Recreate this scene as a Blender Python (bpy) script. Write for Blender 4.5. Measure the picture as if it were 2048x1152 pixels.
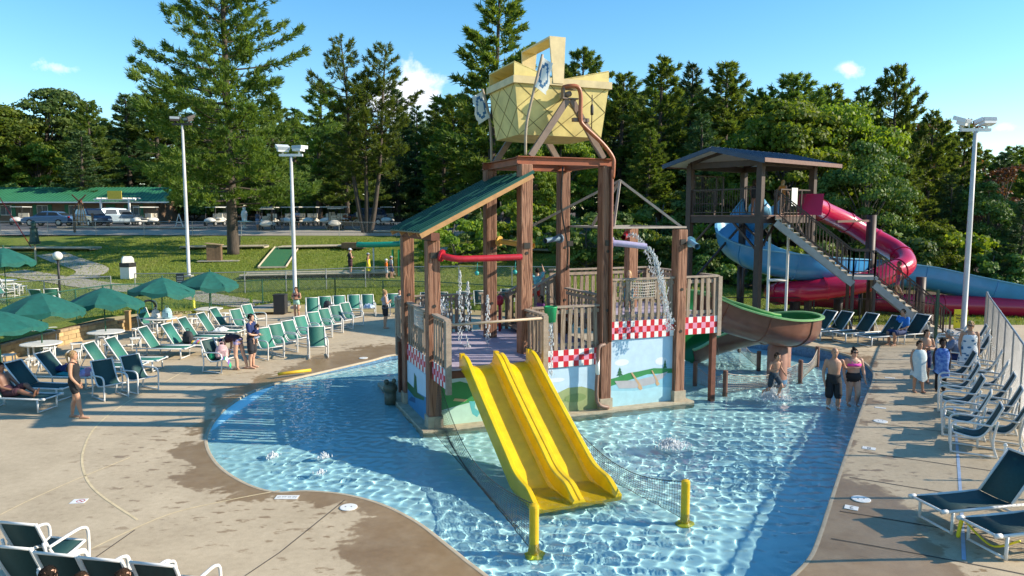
import bpy, bmesh, math, random
import numpy as np
from mathutils import Vector, Matrix, noise as mnoise
from mathutils.geometry import delaunay_2d_cdt
R = math.radians
scene = bpy.context.scene
for o in list(bpy.data.objects): bpy.data.objects.remove(o)
COL = scene.collection
random.seed(7); RNG = np.random.default_rng(7)

# ------------------------------------------------------------------ camera
CAM_H = 5.0; FPX = 1450.0; PITCH = math.atan(146 / 1450)
cd = bpy.data.cameras.new('camera'); cam = bpy.data.objects.new('camera', cd); COL.objects.link(cam)
cam.location = (0, 0, CAM_H); cam.rotation_euler = (math.pi / 2 - PITCH, 0, 0)
cd.sensor_width = 36.0; cd.lens = FPX / 2048 * 36.0; cd.clip_start = 0.1; cd.clip_end = 3000
scene.camera = cam

# ------------------------------------------------------------------ sky, sun, exposure
SUN_EL = R(26.5); SUN_DIR = Vector((math.cos(SUN_EL) * math.cos(R(-2)), math.cos(SUN_EL) * math.sin(R(-2)), math.sin(SUN_EL)))
world = bpy.data.worlds.new('World'); scene.world = world; world.use_nodes = True
wn = world.node_tree; wl = wn.links
bg = wn.nodes['Background']
sky = wn.nodes.new('ShaderNodeTexSky'); sky.sky_type = 'NISHITA'; sky.sun_disc = False
sky.sun_elevation = SUN_EL; sky.sun_rotation = math.atan2(SUN_DIR.x, SUN_DIR.y)
sky.air_density = 1.0; sky.dust_density = 0.15; sky.ozone_density = 2.2; sky.altitude = 200
SKY_STRENGTH = 0.145
bg.inputs[1].default_value = SKY_STRENGTH
hs = wn.nodes.new('ShaderNodeHueSaturation'); hs.inputs['Saturation'].default_value = 1.3; hs.inputs['Value'].default_value = 1.0
hs.inputs['Hue'].default_value = 0.492
wl.new(sky.outputs[0], hs.inputs['Color'])
# a few small fair-weather clouds low in the sky
tc = wn.nodes.new('ShaderNodeTexCoord')
nz = wn.nodes.new('ShaderNodeTexNoise'); nz.inputs['Scale'].default_value = 26; nz.inputs['Detail'].default_value = 7; nz.inputs['Roughness'].default_value = 0.62
wl.new(tc.outputs['Generated'], nz.inputs['Vector'])
def wmath(op, a, b=None, clamp=False):
    n = wn.nodes.new('ShaderNodeMath'); n.operation = op; n.use_clamp = clamp
    for i, v in enumerate((a, b)):
        if v is None: continue
        if isinstance(v, (int, float)): n.inputs[i].default_value = v
        else: wl.new(v, n.inputs[i])
    return n.outputs[0]
def pixdir(x, y):
    a = (x - 1024) / FPX; b = (576 - y) / FPX
    return Vector((a, math.cos(PITCH) + b * math.sin(PITCH), -math.sin(PITCH) + b * math.cos(PITCH)))
total = None
for (dx, el, wx, wy) in ((-31.6, 9.5, 1.7, .8), (-7.2, 10.0, 3.0, 2.6), (-9.5, 8.0, 5.0, 2.2), (24.6, 10.0, 1.3, .8), (33.6, 5.6, 1.2, .5), (-62, 9, 5, 1.8), (70, 8, 6, 2), (130, 11, 7, 2.2), (-140, 9, 6, 2)):
    c = Vector((math.sin(R(dx)) * math.cos(R(el)), math.cos(R(dx)) * math.cos(R(el)), math.sin(R(el))))
    sub = wn.nodes.new('ShaderNodeVectorMath'); sub.operation = 'SUBTRACT'; wl.new(tc.outputs['Generated'], sub.inputs[0]); sub.inputs[1].default_value = c
    scl = wn.nodes.new('ShaderNodeVectorMath'); scl.operation = 'MULTIPLY'; wl.new(sub.outputs[0], scl.inputs[0])
    scl.inputs[1].default_value = (1 / R(wx), 1 / R(wx), 1 / R(wy))
    ln = wn.nodes.new('ShaderNodeVectorMath'); ln.operation = 'LENGTH'; wl.new(scl.outputs[0], ln.inputs[0])
    blob = wmath('SUBTRACT', 1.0, ln.outputs['Value'], True)
    total = blob if total is None else wmath('ADD', total, blob)
cl = wmath('ADD', total, wmath('MULTIPLY', wmath('SUBTRACT', nz.outputs['Fac'], .5), 3.2))
cl = wmath('MULTIPLY', wmath('MULTIPLY', wmath('SUBTRACT', cl, .25), 1.3, True), wmath('MULTIPLY', total, 2.6, True), True)
mixc = wn.nodes.new('ShaderNodeMixRGB'); wl.new(wmath('MULTIPLY', cl, .8), mixc.inputs[0]); wl.new(hs.outputs[0], mixc.inputs[1]); mixc.inputs[2].default_value = (6.2, 6.0, 6.1, 1)
wl.new(mixc.outputs[0], bg.inputs[0])

sl = bpy.data.lights.new('sun', 'SUN'); sl.energy = 5.0; sl.angle = R(0.5); sl.color = (1.0, 0.88, 0.70)
sl.cycles.is_caustics_light = True
sun = bpy.data.objects.new('sun', sl); COL.objects.link(sun); sun.rotation_euler = SUN_DIR.to_track_quat('Z', 'Y').to_euler()
scene.view_settings.view_transform = 'Standard'; scene.view_settings.look = 'None'
scene.view_settings.exposure = 0.70; scene.view_settings.gamma = 1.0
scene.render.engine = 'CYCLES'
scene.cycles.use_denoising = True
try: scene.cycles.denoiser = 'OPENIMAGEDENOISE'
except Exception: pass
scene.cycles.max_bounces = 8; scene.cycles.transparent_max_bounces = 16; scene.cycles.caustics_refractive = True; scene.cycles.caustics_reflective = False
scene.cycles.sample_clamp_indirect = 4.0

# ------------------------------------------------------------------ helpers
def at(x, y, z):
    d = pixdir(x, y); t = (z - CAM_H) / d.z; return Vector((d.x * t, d.y * t, z))
def atY(x, y, Y):
    d = pixdir(x, y); t = Y / d.y; return Vector((d.x * t, Y, CAM_H + d.z * t))
def lerp(a, b, t): return a + (b - a) * t
def smooth(a, b, x):
    t = min(1, max(0, (x - a) / (b - a))); return t * t * (3 - 2 * t)
def pw(tab, x):
    if x <= tab[0][0]: return tab[0][1]
    for (x0, y0), (x1, y1) in zip(tab, tab[1:]):
        if x <= x1: return lerp(y0, y1, (x - x0) / (x1 - x0))
    return tab[-1][1]
def inpoly(p, poly):
    x, y = p; c = False; n = len(poly); j = n - 1
    for i in range(n):
        xi, yi = poly[i][0], poly[i][1]; xj, yj = poly[j][0], poly[j][1]
        if (yi > y) != (yj > y) and x < (xj - xi) * (y - yi) / (yj - yi) + xi: c = not c
        j = i
    return c
def polydist(P, poly):
    """P (n,2) numpy -> unsigned distance to the closed polygon"""
    best = np.full(len(P), 1e9)
    A = np.array([(p[0], p[1]) for p in poly]); B = np.roll(A, -1, axis=0)
    for a, b in zip(A, B):
        ab = b - a; t = np.clip(((P - a) @ ab) / max(1e-9, ab @ ab), 0, 1)
        d = np.hypot(*(P - (a + t[:, None] * ab)).T); best = np.minimum(best, d)
    return best
def catmull(pts, n=8, closed=False):
    pts = [Vector(p) for p in pts]; out = []; m = len(pts)
    rng = range(m) if closed else range(m - 1)
    for i in rng:
        g = (lambda k: pts[k % m]) if closed else (lambda k: pts[min(max(k, 0), m - 1)])
        p0, p1, p2, p3 = g(i - 1), g(i), g(i + 1), g(i + 2)
        for k in range(n):
            t = k / n
            out.append(0.5 * ((2 * p1) + (p2 - p0) * t + (2 * p0 - 5 * p1 + 4 * p2 - p3) * t * t + (3 * p1 - p0 - 3 * p2 + p3) * t ** 3))
    if not closed: out.append(pts[-1])
    return out
ORD = 'first second third fourth fifth sixth seventh eighth ninth tenth eleventh twelfth thirteenth fourteenth fifteenth sixteenth seventeenth eighteenth nineteenth twentieth'.split()
ORD += ['twenty-' + w for w in ORD[:9]] + ['thirtieth'] + ['thirty-' + w for w in ORD[:9]] + ['fortieth']

# ---- materials
MATS = {}
def mat(name, col, rough=.6, var=.12, vscale=6, bump=0, bscale=40, metal=0, spec=.5, col2=None, stretch=None, coat=0, alpha=None, trans=0, objvar=0):
    if name in MATS: return MATS[name]
    m = bpy.data.materials.new(name); m.use_nodes = True; nt = m.node_tree; L = nt.links
    b = nt.nodes['Principled BSDF']; b.inputs['Roughness'].default_value = rough; b.inputs['Metallic'].default_value = metal
    b.inputs['Specular IOR Level'].default_value = spec; b.inputs['Coat Weight'].default_value = coat
    t = nt.nodes.new('ShaderNodeTexCoord'); v = t.outputs['Object']
    if stretch:
        mp = nt.nodes.new('ShaderNodeMapping'); mp.inputs['Scale'].default_value = stretch; L.new(v, mp.inputs[0]); v = mp.outputs[0]
    n = nt.nodes.new('ShaderNodeTexNoise'); n.inputs['Scale'].default_value = vscale; n.inputs['Detail'].default_value = 6; n.inputs['Roughness'].default_value = .6; L.new(v, n.inputs['Vector'])
    r = nt.nodes.new('ShaderNodeValToRGB'); L.new(n.outputs['Fac'], r.inputs[0])
    c = Vector(col[:3]); c2 = Vector(col2[:3]) if col2 else None
    lo = c * (1 - var); hi = c * (1 + var)
    if c2: lo, hi = c, c2
    r.color_ramp.elements[0].position = .32; r.color_ramp.elements[1].position = .68
    r.color_ramp.elements[0].color = (*[max(0, x) for x in lo], 1); r.color_ramp.elements[1].color = (*[min(1, x) for x in hi], 1)
    out = r.outputs[0]
    if objvar:
        oi = nt.nodes.new('ShaderNodeObjectInfo'); h = nt.nodes.new('ShaderNodeHueSaturation'); mr = nt.nodes.new('ShaderNodeMapRange')
        mr.inputs['To Min'].default_value = 1 - objvar; mr.inputs['To Max'].default_value = 1 + objvar
        L.new(oi.outputs['Random'], mr.inputs['Value']); L.new(mr.outputs[0], h.inputs['Value']); L.new(out, h.inputs['Color']); out = h.outputs[0]
    L.new(out, b.inputs['Base Color'])
    if bump:
        n2 = nt.nodes.new('ShaderNodeTexNoise'); n2.inputs['Scale'].default_value = bscale; n2.inputs['Detail'].default_value = 4; L.new(v, n2.inputs['Vector'])
        bp = nt.nodes.new('ShaderNodeBump'); bp.inputs['Strength'].default_value = bump; bp.inputs['Distance'].default_value = .02; L.new(n2.outputs['Fac'], bp.inputs['Height']); L.new(bp.outputs[0], b.inputs['Normal'])
    if trans:
        b.inputs['Transmission Weight'].default_value = trans; b.inputs['IOR'].default_value = 1.33
    MATS[name] = m; return m
def leafmat(name, c1, c2, transl=.35, objvar=.25):
    if name in MATS: return MATS[name]
    m = bpy.data.materials.new(name); m.use_nodes = True; nt = m.node_tree; L = nt.links
    for n in list(nt.nodes):
        if n.type == 'BSDF_PRINCIPLED': nt.nodes.remove(n)
    a = nt.nodes.new('ShaderNodeAttribute'); a.attribute_name = 'leafvar'
    r = nt.nodes.new('ShaderNodeMixRGB'); L.new(a.outputs['Fac'], r.inputs[0]); r.inputs[1].default_value = (*c1, 1); r.inputs[2].default_value = (*c2, 1)
    oi = nt.nodes.new('ShaderNodeObjectInfo'); h = nt.nodes.new('ShaderNodeHueSaturation')
    mr = nt.nodes.new('ShaderNodeMapRange'); mr.inputs['To Min'].default_value = 1 - objvar; mr.inputs['To Max'].default_value = 1 + objvar; L.new(oi.outputs['Random'], mr.inputs['Value']); L.new(mr.outputs[0], h.inputs['Value'])
    mr2 = nt.nodes.new('ShaderNodeMapRange'); mr2.inputs['To Min'].default_value = .488; mr2.inputs['To Max'].default_value = .512; L.new(oi.outputs['Random'], mr2.inputs['Value']); L.new(mr2.outputs[0], h.inputs['Hue'])
    L.new(r.outputs[0], h.inputs['Color'])
    d = nt.nodes.new('ShaderNodeBsdfPrincipled'); d.inputs['Roughness'].default_value = .55; d.inputs['Specular IOR Level'].default_value = .3; L.new(h.outputs[0], d.inputs['Base Color'])
    t = nt.nodes.new('ShaderNodeBsdfTranslucent'); h2 = nt.nodes.new('ShaderNodeMixRGB'); h2.blend_type = 'MULTIPLY'; h2.inputs[0].default_value = 1; h2.inputs[2].default_value = (1.25, 1.2, .45, 1); L.new(h.outputs[0], h2.inputs[1]); L.new(h2.outputs[0], t.inputs['Color'])
    mx = nt.nodes.new('ShaderNodeMixShader'); mx.inputs[0].default_value = transl; L.new(d.outputs[0], mx.inputs[1]); L.new(t.outputs[0], mx.inputs[2])
    L.new(mx.outputs[0], nt.nodes['Material Output'].inputs['Surface'])
    MATS[name] = m; return m

# ---- mesh collector
class MB:
    def __init__(s): s.v = []; s.f = []; s.m = []
    def add(s, vs, fs, mi=0):
        o = len(s.v); s.v += [tuple(v) for v in vs]; s.f += [tuple(i + o for i in f) for f in fs]; s.m += [mi] * len(fs); return s
    def box(s, c, sz, rz=0, mi=0):
        c = Vector(c); x, y, z = sz[0] / 2, sz[1] / 2, sz[2] / 2; ca, sa = math.cos(rz), math.sin(rz)
        vs = [Vector((c.x + a * x * ca - b * y * sa, c.y + a * x * sa + b * y * ca, c.z + d * z)) for d in (-1, 1) for (a, b) in ((-1, -1), (1, -1), (1, 1), (-1, 1))]
        return s.add(vs, [(3, 2, 1, 0), (4, 5, 6, 7), (0, 1, 5, 4), (1, 2, 6, 5), (2, 3, 7, 6), (3, 0, 4, 7)], mi)
    def bar(s, p, q, w, h, up=(0, 0, 1), mi=0):
        p = Vector(p); q = Vector(q); t = (q - p).normalized(); up = Vector(up)
        if abs(t.dot(up)) > .98: up = Vector((0, 1, 0))
        a = t.cross(up).normalized(); b = a.cross(t).normalized()
        vs = [e + a * (i * w / 2) + b * (j * h / 2) for e in (p, q) for (i, j) in ((-1, -1), (1, -1), (1, 1), (-1, 1))]
        return s.add(vs, [(0, 1, 2, 3), (7, 6, 5, 4), (0, 4, 5, 1), (1, 5, 6, 2), (2, 6, 7, 3), (3, 7, 4, 0)], mi)
    def tube(s, pts, r, n=8, caps=True, mi=0, closed=False):
        pts = [Vector(p) for p in pts]; m = len(pts); rs = r if isinstance(r, (list, tuple)) else [r] * m
        vs = []; up = None
        for i, p in enumerate(pts):
            t = (pts[(i + 1) % m] - pts[i - 1]) if closed else (pts[min(i + 1, m - 1)] - pts[max(i - 1, 0)])
            t.normalize()
            if up is None: up = Vector((0, 0, 1)) if abs(t.z) < .9 else Vector((1, 0, 0))
            a = t.cross(up)
            if a.length < 1e-4: a = t.cross(Vector((0, 1, 0)))
            a.normalize(); b = a.cross(t).normalized(); up = b
            for k in range(n):
                an = 2 * math.pi * k / n; vs.append(p + (a * math.cos(an) + b * math.sin(an)) * rs[i])
        fs = []
        for i in range(m if closed else m - 1):
            for k in range(n):
                fs.append((i * n + k, i * n + (k + 1) % n, ((i + 1) % m) * n + (k + 1) % n, ((i + 1) % m) * n + k))
        if caps and not closed: fs += [tuple(range(n))[::-1], tuple((m - 1) * n + k for k in range(n))]
        return s.add(vs, fs, mi)
    def lathe(s, c, prof, n=16, mi=0):
        c = Vector(c); vs = []; m = len(prof)
        for (r, z) in prof:
            for k in range(n):
                an = 2 * math.pi * k / n; vs.append((c.x + r * math.cos(an), c.y + r * math.sin(an), c.z + z))
        fs = [(i * n + k, i * n + (k + 1) % n, (i + 1) * n + (k + 1) % n, (i + 1) * n + k) for i in range(m - 1) for k in range(n)]
        fs += [tuple(range(n))[::-1], tuple((m - 1) * n + k for k in range(n))]
        return s.add(vs, fs, mi)
    def ell(s, c, r, n=10, m=7, mi=0):
        c = Vector(c); r = (r, r, r) if isinstance(r, (int, float)) else r; vs = []; fs = []
        for j in range(1, m):
            th = math.pi * j / m
            for k in range(n):
                an = 2 * math.pi * k / n; vs.append((c.x + r[0] * math.sin(th) * math.cos(an), c.y + r[1] * math.sin(th) * math.sin(an), c.z + r[2] * math.cos(th)))
        vs += [(c.x, c.y, c.z + r[2]), (c.x, c.y, c.z - r[2])]; T = len(vs) - 2
        for j in range(m - 2):
            for k in range(n): fs.append((j * n + k, (j + 1) * n + k, (j + 1) * n + (k + 1) % n, j * n + (k + 1) % n))
        for k in range(n): fs += [(T, k, (k + 1) % n), (T + 1, (m - 2) * n + (k + 1) % n, (m - 2) * n + k)]
        return s.add(vs, fs, mi)
    def poly(s, pts, thick=None, nrm=(0, 0, 1), mi=0):
        n = len(pts); pts = [Vector(p) for p in pts]
        if not thick: return s.add(pts, [tuple(range(n))], mi)
        d = Vector(nrm) * thick
        vs = [p for p in pts] + [p - d for p in pts]
        return s.add(vs, [tuple(range(n)), tuple(range(n, 2 * n))[::-1]] + [(i, i + n, (i + 1) % n + n, (i + 1) % n) for i in range(n)], mi)
    def loft(s, secs, n=12, mi=0, caps=True):
        """secs: (centre, right vector, front vector) ellipses"""
        vs = []; m = len(secs)
        for (c, a, b) in secs:
            for k in range(n):
                an = 2 * math.pi * k / n; vs.append(Vector(c) + Vector(a) * math.cos(an) + Vector(b) * math.sin(an))
        fs = [(i * n + k, i * n + (k + 1) % n, (i + 1) * n + (k + 1) % n, (i + 1) * n + k) for i in range(m - 1) for k in range(n)]
        if caps: fs += [tuple(range(n))[::-1], tuple((m - 1) * n + k for k in range(n))]
        return s.add(vs, fs, mi)
    def build(s, name, mats, parent=None, sm=False, fix=False):
        me = bpy.data.meshes.new(name); me.from_pydata(s.v, [], s.f)
        mats = mats if isinstance(mats, (list, tuple)) else [mats]
        for m in mats: me.materials.append(m)
        if len(mats) > 1: me.polygons.foreach_set('material_index', s.m)
        if fix:
            b = bmesh.new(); b.from_mesh(me); bmesh.ops.recalc_face_normals(b, faces=b.faces); b.to_mesh(me); b.free()
        if sm: me.polygons.foreach_set('use_smooth', [True] * len(me.polygons))
        me.update()
        o = bpy.data.objects.new(name, me); COL.objects.link(o)
        if parent: o.parent = parent
        return o
def auto(o, deg=40):
    o.data.polygons.foreach_set('use_smooth', [True] * len(o.data.polygons))
    try: o.data.set_sharp_from_angle(angle=R(deg))
    except Exception: pass
    return o
def tag(o, label=None, cat=None, group=None, kind=None):
    if label: o['label'] = label
    if cat: o['category'] = cat
    if group: o['group'] = group
    if kind: o['kind'] = kind
    return o
def empty(name, loc=(0, 0, 0), rz=0, label=None, cat=None, group=None):
    o = bpy.data.objects.new(name, None); COL.objects.link(o); o.location = loc; o.rotation_euler = (0, 0, rz); o.empty_display_size = .2
    return tag(o, label, cat, group)
def children(o): return KIDS.get(o.name) or [c for c in bpy.data.objects if c.parent == o]
KIDS = {}
def copy_tree(o, parent=None, loc=None, rz=None, label=None, group=None, scale=None):
    c = o.copy(); COL.objects.link(c); c.parent = parent
    if o.name not in KIDS: KIDS[o.name] = [k for k in bpy.data.objects if k.parent == o]
    for k in KIDS[o.name]: copy_tree(k, c)
    if loc is not None: c.location = loc
    if rz is not None: c.rotation_euler = (0, 0, rz)
    if scale is not None: c.scale = (scale,) * 3 if isinstance(scale, (int, float)) else scale
    if label: c['label'] = label
    if group: c['group'] = group
    return c
def sheet(name, outer, holes, zfun, pts, material, attr=None):
    """triangulated ground sheet with exact outlines"""
    V = []; Ed = []
    for loop in [outer] + holes:
        s0 = len(V); V += [Vector((p[0], p[1])) for p in loop]; n = len(loop)
        Ed += [(s0 + i, s0 + (i + 1) % n) for i in range(n)]
    V += [Vector(p) for p in pts]
    vo, eo, fo, *_ = delaunay_2d_cdt(V, Ed, [], 0, 1e-5)
    fs = []
    for f in fo:
        c = sum((vo[i] for i in f), Vector((0, 0))) / len(f)
        if inpoly(c, outer) and not any(inpoly(c, h) for h in holes): fs.append(tuple(f))
    me = bpy.data.meshes.new(name); me.from_pydata([(v.x, v.y, zfun(v.x, v.y)) for v in vo], [], fs); me.materials.append(material)
    me.polygons.foreach_set('use_smooth', [True] * len(me.polygons))
    if attr:
        a = me.attributes.new(attr[0], 'FLOAT', 'POINT'); a.data.foreach_set('value', attr[1](np.array([(v.x, v.y) for v in vo])))
    me.update()
    b = bmesh.new(); b.from_mesh(me); bmesh.ops.recalc_face_normals(b, faces=b.faces)
    if sum(f.normal.z for f in b.faces) < 0: bmesh.ops.reverse_faces(b, faces=b.faces)
    b.to_mesh(me); b.free()
    o = bpy.data.objects.new(name, me); COL.objects.link(o); return o
def receiver(*objs):
    for o in objs:
        if o.type == 'MESH': o.cycles.is_caustics_receiver = True
        for c in [k for k in bpy.data.objects if k.parent == o]: receiver(c)
# ------------------------------------------------------------------ ground shapes
DECK_POLY = [(-17.2, 3), (-17.2, 21), (-17.0, 25), (-16.6, 29), (-16.0, 32), (-14.5, 34.6), (-12.5, 36), (-9, 36.3), (-4, 35.6), (2, 33.4), (8, 31.2), (13, 30.6), (18.5, 30.6), (23, 30.6), (23, 3)]
def deck_z(x, y):
    s = smooth(-1, 6.5, x); return lerp(.03 + .13 * smooth(20, 26, y), .34, s)
LAWN = [(-60, .1), (25, .15), (33, .3), (36, .5), (43.5, 1.3), (50, 2.15), (57, 3.0), (60, 3.4), (66, 3.75), (78, 4.0), (90, 4.4), (150, 6), (500, 9)]
RIGHT = [(-60, .2), (30, .3), (60, .7), (100, 2.2), (500, 7)]
def ter_z(x, y):
    s = smooth(7, 17, x - max(0, (y - 40)) * .12)
    z = lerp(pw(LAWN, y), pw(RIGHT, y), s)
    w = smooth(-14.6, -16.4, x) * smooth(37, 30, y) * smooth(10, 20, y)
    z += w * .62
    z += .10 * mnoise.noise(Vector((x * .09, y * .09, 3))) * smooth(33, 42, y)
    return z
pool_px = [(800, 707, .16), (740, 719, .16), (640, 739, .16), (560, 757, .14), (500, 780, .1), (450, 815, .05), (420, 855, .03), (415, 890, .03), (438, 930, .03), (490, 965, .03), (550, 983, .03), (615, 981, .03), (690, 988, .03), (765, 1008, .03), (835, 1043, .03), (893, 1087, .03), (940, 1125, .03), (975, 1152, .03)]
pool_raw = [at(*p) for p in pool_px]
pool_raw += [Vector((.2, 8.7, 0)), Vector((1.3, 8.1, 0)), Vector((2.5, 8.3, 0))]
pool_raw += [at(*p) for p in [(1560, 1150, .34), (1593, 1130, .34), (1622, 1098, .34), (1641, 1053, .34), (1653, 1018, .34), (1694, 898, .34), (1729, 800, .34), (1745, 760, .34), (1742, 738, .34), (1712, 716, .34), (1650, 698, .34), (1570, 684, .34), (1490, 673, .34), (1400, 667, .34)]]
pool_raw += [Vector((3.5, 27.2, 0)), Vector((1.5, 27.2, 0)), Vector((-1.5, 25.6, 0))]
POOL = [(p.x, p.y) for p in catmull([Vector((p.x, p.y, 0)) for p in pool_raw], 5, True)]
rngp = random.Random(3)
def poolfloor(x, y):
    # beach entry on the left, deepening to the right
    d = .02 + .05 * max(0, x + 6.7) * smooth(-6.8, -3.5, x) + .10 * smooth(-6.8, -5.6, x)
    return -min(.46, d)

# deck -------------------------------------------------------------
def concrete():
    m = bpy.data.materials.new('pool_deck_concrete'); m.use_nodes = True; nt = m.node_tree; L = nt.links; b = nt.nodes['Principled BSDF']
    tcn = nt.nodes.new('ShaderNodeTexCoord'); v = tcn.outputs['Object']
    def noi(sc, det=6, ro=.6, st=None):
        n = nt.nodes.new('ShaderNodeTexNoise'); n.inputs['Scale'].default_value = sc; n.inputs['Detail'].default_value = det; n.inputs['Roughness'].default_value = ro
        if st:
            mp = nt.nodes.new('ShaderNodeMapping'); mp.inputs['Scale'].default_value = st; mp.inputs['Rotation'].default_value = (0, 0, R(-20)); L.new(v, mp.inputs[0]); L.new(mp.outputs[0], n.inputs['Vector'])
        else: L.new(v, n.inputs['Vector'])
        return n.outputs['Fac']
    def M(op, a, bb=None, clamp=False):
        n = nt.nodes.new('ShaderNodeMath'); n.operation = op; n.use_clamp = clamp
        for i, x in enumerate((a, bb)):
            if x is None: continue
            if isinstance(x, (int, float)): n.inputs[i].default_value = x
            else: L.new(x, n.inputs[i])
        return n.outputs[0]
    r = nt.nodes.new('ShaderNodeValToRGB'); L.new(M('ADD', M('MULTIPLY', noi(.7), .6), M('MULTIPLY', noi(9), .4)), r.inputs[0])
    r.color_ramp.elements[0].position = .35; r.color_ramp.elements[1].position = .65
    r.color_ramp.elements[0].color = (.43, .34, .225, 1); r.color_ramp.elements[1].color = (.58, .47, .32, 1)
    a = nt.nodes.new('ShaderNodeAttribute'); a.attribute_name = 'wet'
    # ragged wet margin of the pool, then splashes and footprints beyond it
    w1 = M('MULTIPLY', M('ADD', M('ADD', a.outputs['Fac'], M('MULTIPLY', M('SUBTRACT', noi(1.1, 3), .5), 2.2)), M('MULTIPLY', M('SUBTRACT', noi(6, 5), .5), .9)), 7, True)
    near = M('MULTIPLY', M('ADD', a.outputs['Fac'], 4.2), .3, True)
    spl = M('MULTIPLY', M('SUBTRACT', M('ADD', noi(2.6, 5, .6, (1, 2.2, 1)), M('MULTIPLY', near, .055)), .640), 26, True)
    spl = M('MULTIPLY', spl, near)
    wet = M('MAXIMUM', w1, M('MULTIPLY', spl, .9))
    mx = nt.nodes.new('ShaderNodeMixRGB'); mx.blend_type = 'MULTIPLY'; L.new(M('MULTIPLY', wet, M('ADD', .55, M('MULTIPLY', noi(2.2, 5), .75)), True), mx.inputs[0]); L.new(r.outputs[0], mx.inputs[1]); mx.inputs[2].default_value = (.54, .435, .32, 1)
    # fine speckle
    mx2 = nt.nodes.new('ShaderNodeMixRGB'); mx2.blend_type = 'MULTIPLY'; mx2.inputs[0].default_value = .5; L.new(mx.outputs[0], mx2.inputs[1])
    r2 = nt.nodes.new('ShaderNodeValToRGB'); L.new(noi(60, 3), r2.inputs[0]); r2.color_ramp.elements[0].position = .3; r2.color_ramp.elements[0].color = (.72, .72, .72, 1); r2.color_ramp.elements[1].position = .6; L.new(r2.outputs[0], mx2.inputs[2])
    L.new(mx2.outputs[0], b.inputs['Base Color'])
    L.new(M('SUBTRACT', .85, M('MULTIPLY', wet, .50)), b.inputs['Roughness'])
    bp = nt.nodes.new('ShaderNodeBump'); bp.inputs['Strength'].default_value = .25; bp.inputs['Distance'].default_value = .01; L.new(noi(90, 3), bp.inputs['Height']); L.new(bp.outputs[0], b.inputs['Normal'])
    return m
def wetattr(P):
    d = polydist(P, POOL)
    w = np.full(len(P), .12)
    def bump(x, y, r, a):
        return a * np.clip(1 - np.hypot(P[:, 0] - x, P[:, 1] - y) / r, 0, 1) ** .7
    g = at(450, 930, .03); w += bump(g.x, g.y, 4.0, .75)
    g = at(870, 1120, .03); w += bump(g.x, g.y, 2.6, 2.2)
    g = at(760, 690, .16); w += bump(g.x, g.y, 5.0, 2.2)
    g = at(560, 745, .14); w += bump(g.x, g.y, 4.0, .9)
    g = at(1690, 1130, .34); w += bump(g.x, g.y, 3.6, 2.4)
    g = at(1690, 700, .34); w += bump(g.x, g.y, 3.0, .5)
    return (w - d).astype(np.float32)
gp = [(x + rngp.uniform(-.05, .05), y + rngp.uniform(-.05, .05)) for x in np.arange(-16.5, 22.5, .5) for y in np.arange(3.5, 36, .5) if inpoly((x, y), DECK_POLY) and not inpoly((x, y), POOL)]
deck = sheet('pool_deck', DECK_POLY, [POOL], deck_z, gp, concrete(), ('wet', wetattr)); tag(deck, kind='structure')
M_tile = mat('pool_tile', (.10, .20, .33), .25, .3, 14)
M_cope = mat('coping', (.42, .35, .25), .7, .15, 5)
mb = MB(); n = len(POOL)
ctr = Vector((sum(p[0] for p in POOL) / n, sum(p[1] for p in POOL) / n))
# pool wall under the deck edge: coping lip then tile
wall = MB(); lip = MB()
for i in range(n):
    p, q = POOL[i], POOL[(i + 1) % n]; zp, zq = deck_z(*p), deck_z(*q)
    wall.add([(p[0], p[1], zp - .001), (q[0], q[1], zq - .001), (q[0], q[1], -.62), (p[0], p[1], -.62)], [(0, 1, 2, 3)])
wo = wall.build('pool_wall', M_tile); tag(wo, kind='structure'); receiver(wo)
def offset(poly, d):
    out = []; m = len(poly)
    for i in range(m):
        a = Vector(poly[i - 1]); b = Vector(poly[(i + 1) % m]); t = (b - a).normalized(); nn = Vector((t.y, -t.x)); p = Vector(poly[i])
        if not hasattr(offset, 's'): offset.s = 1
        out.append((p.x + nn.x * d, p.y + nn.y * d))
    return out
area = sum(POOL[i][0] * POOL[(i + 1) % n][1] - POOL[(i + 1) % n][0] * POOL[i][1] for i in range(n))
SG = 1 if area > 0 else -1     # outward offset sign
inner = offset(POOL, -.012 * SG); outer_ = offset(POOL, .055 * SG)
rimm = MB(); vs = []
for i in range(n):
    for (pp, dz) in ((outer_[i], .004), (POOL[i], .007), (inner[i], .002), (inner[i], -.05)):
        vs.append((pp[0], pp[1], deck_z(*pp) + dz))
fs = [(i * 4 + k, ((i + 1) % n) * 4 + k, ((i + 1) % n) * 4 + k + 1, i * 4 + k + 1) for i in range(n) for k in range(3)]
rimm.add(vs, fs); ro = rimm.build('pool_coping', M_cope, sm=True, fix=True); tag(ro, kind='structure')

# pool floor ------------------------------------------------------
M_floor = mat('pool_floor_paint', (.50, .89, .97), .6, .05, 2.5)
fp = [(x, y) for x in np.arange(-7, 11.4, .6) for y in np.arange(7.5, 28, .6) if inpoly((x, y), POOL)]
pf = sheet('pool_floor', offset(POOL, .05 * SG), [], poolfloor, fp, M_floor); tag(pf, kind='structure'); receiver(pf)

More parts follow.
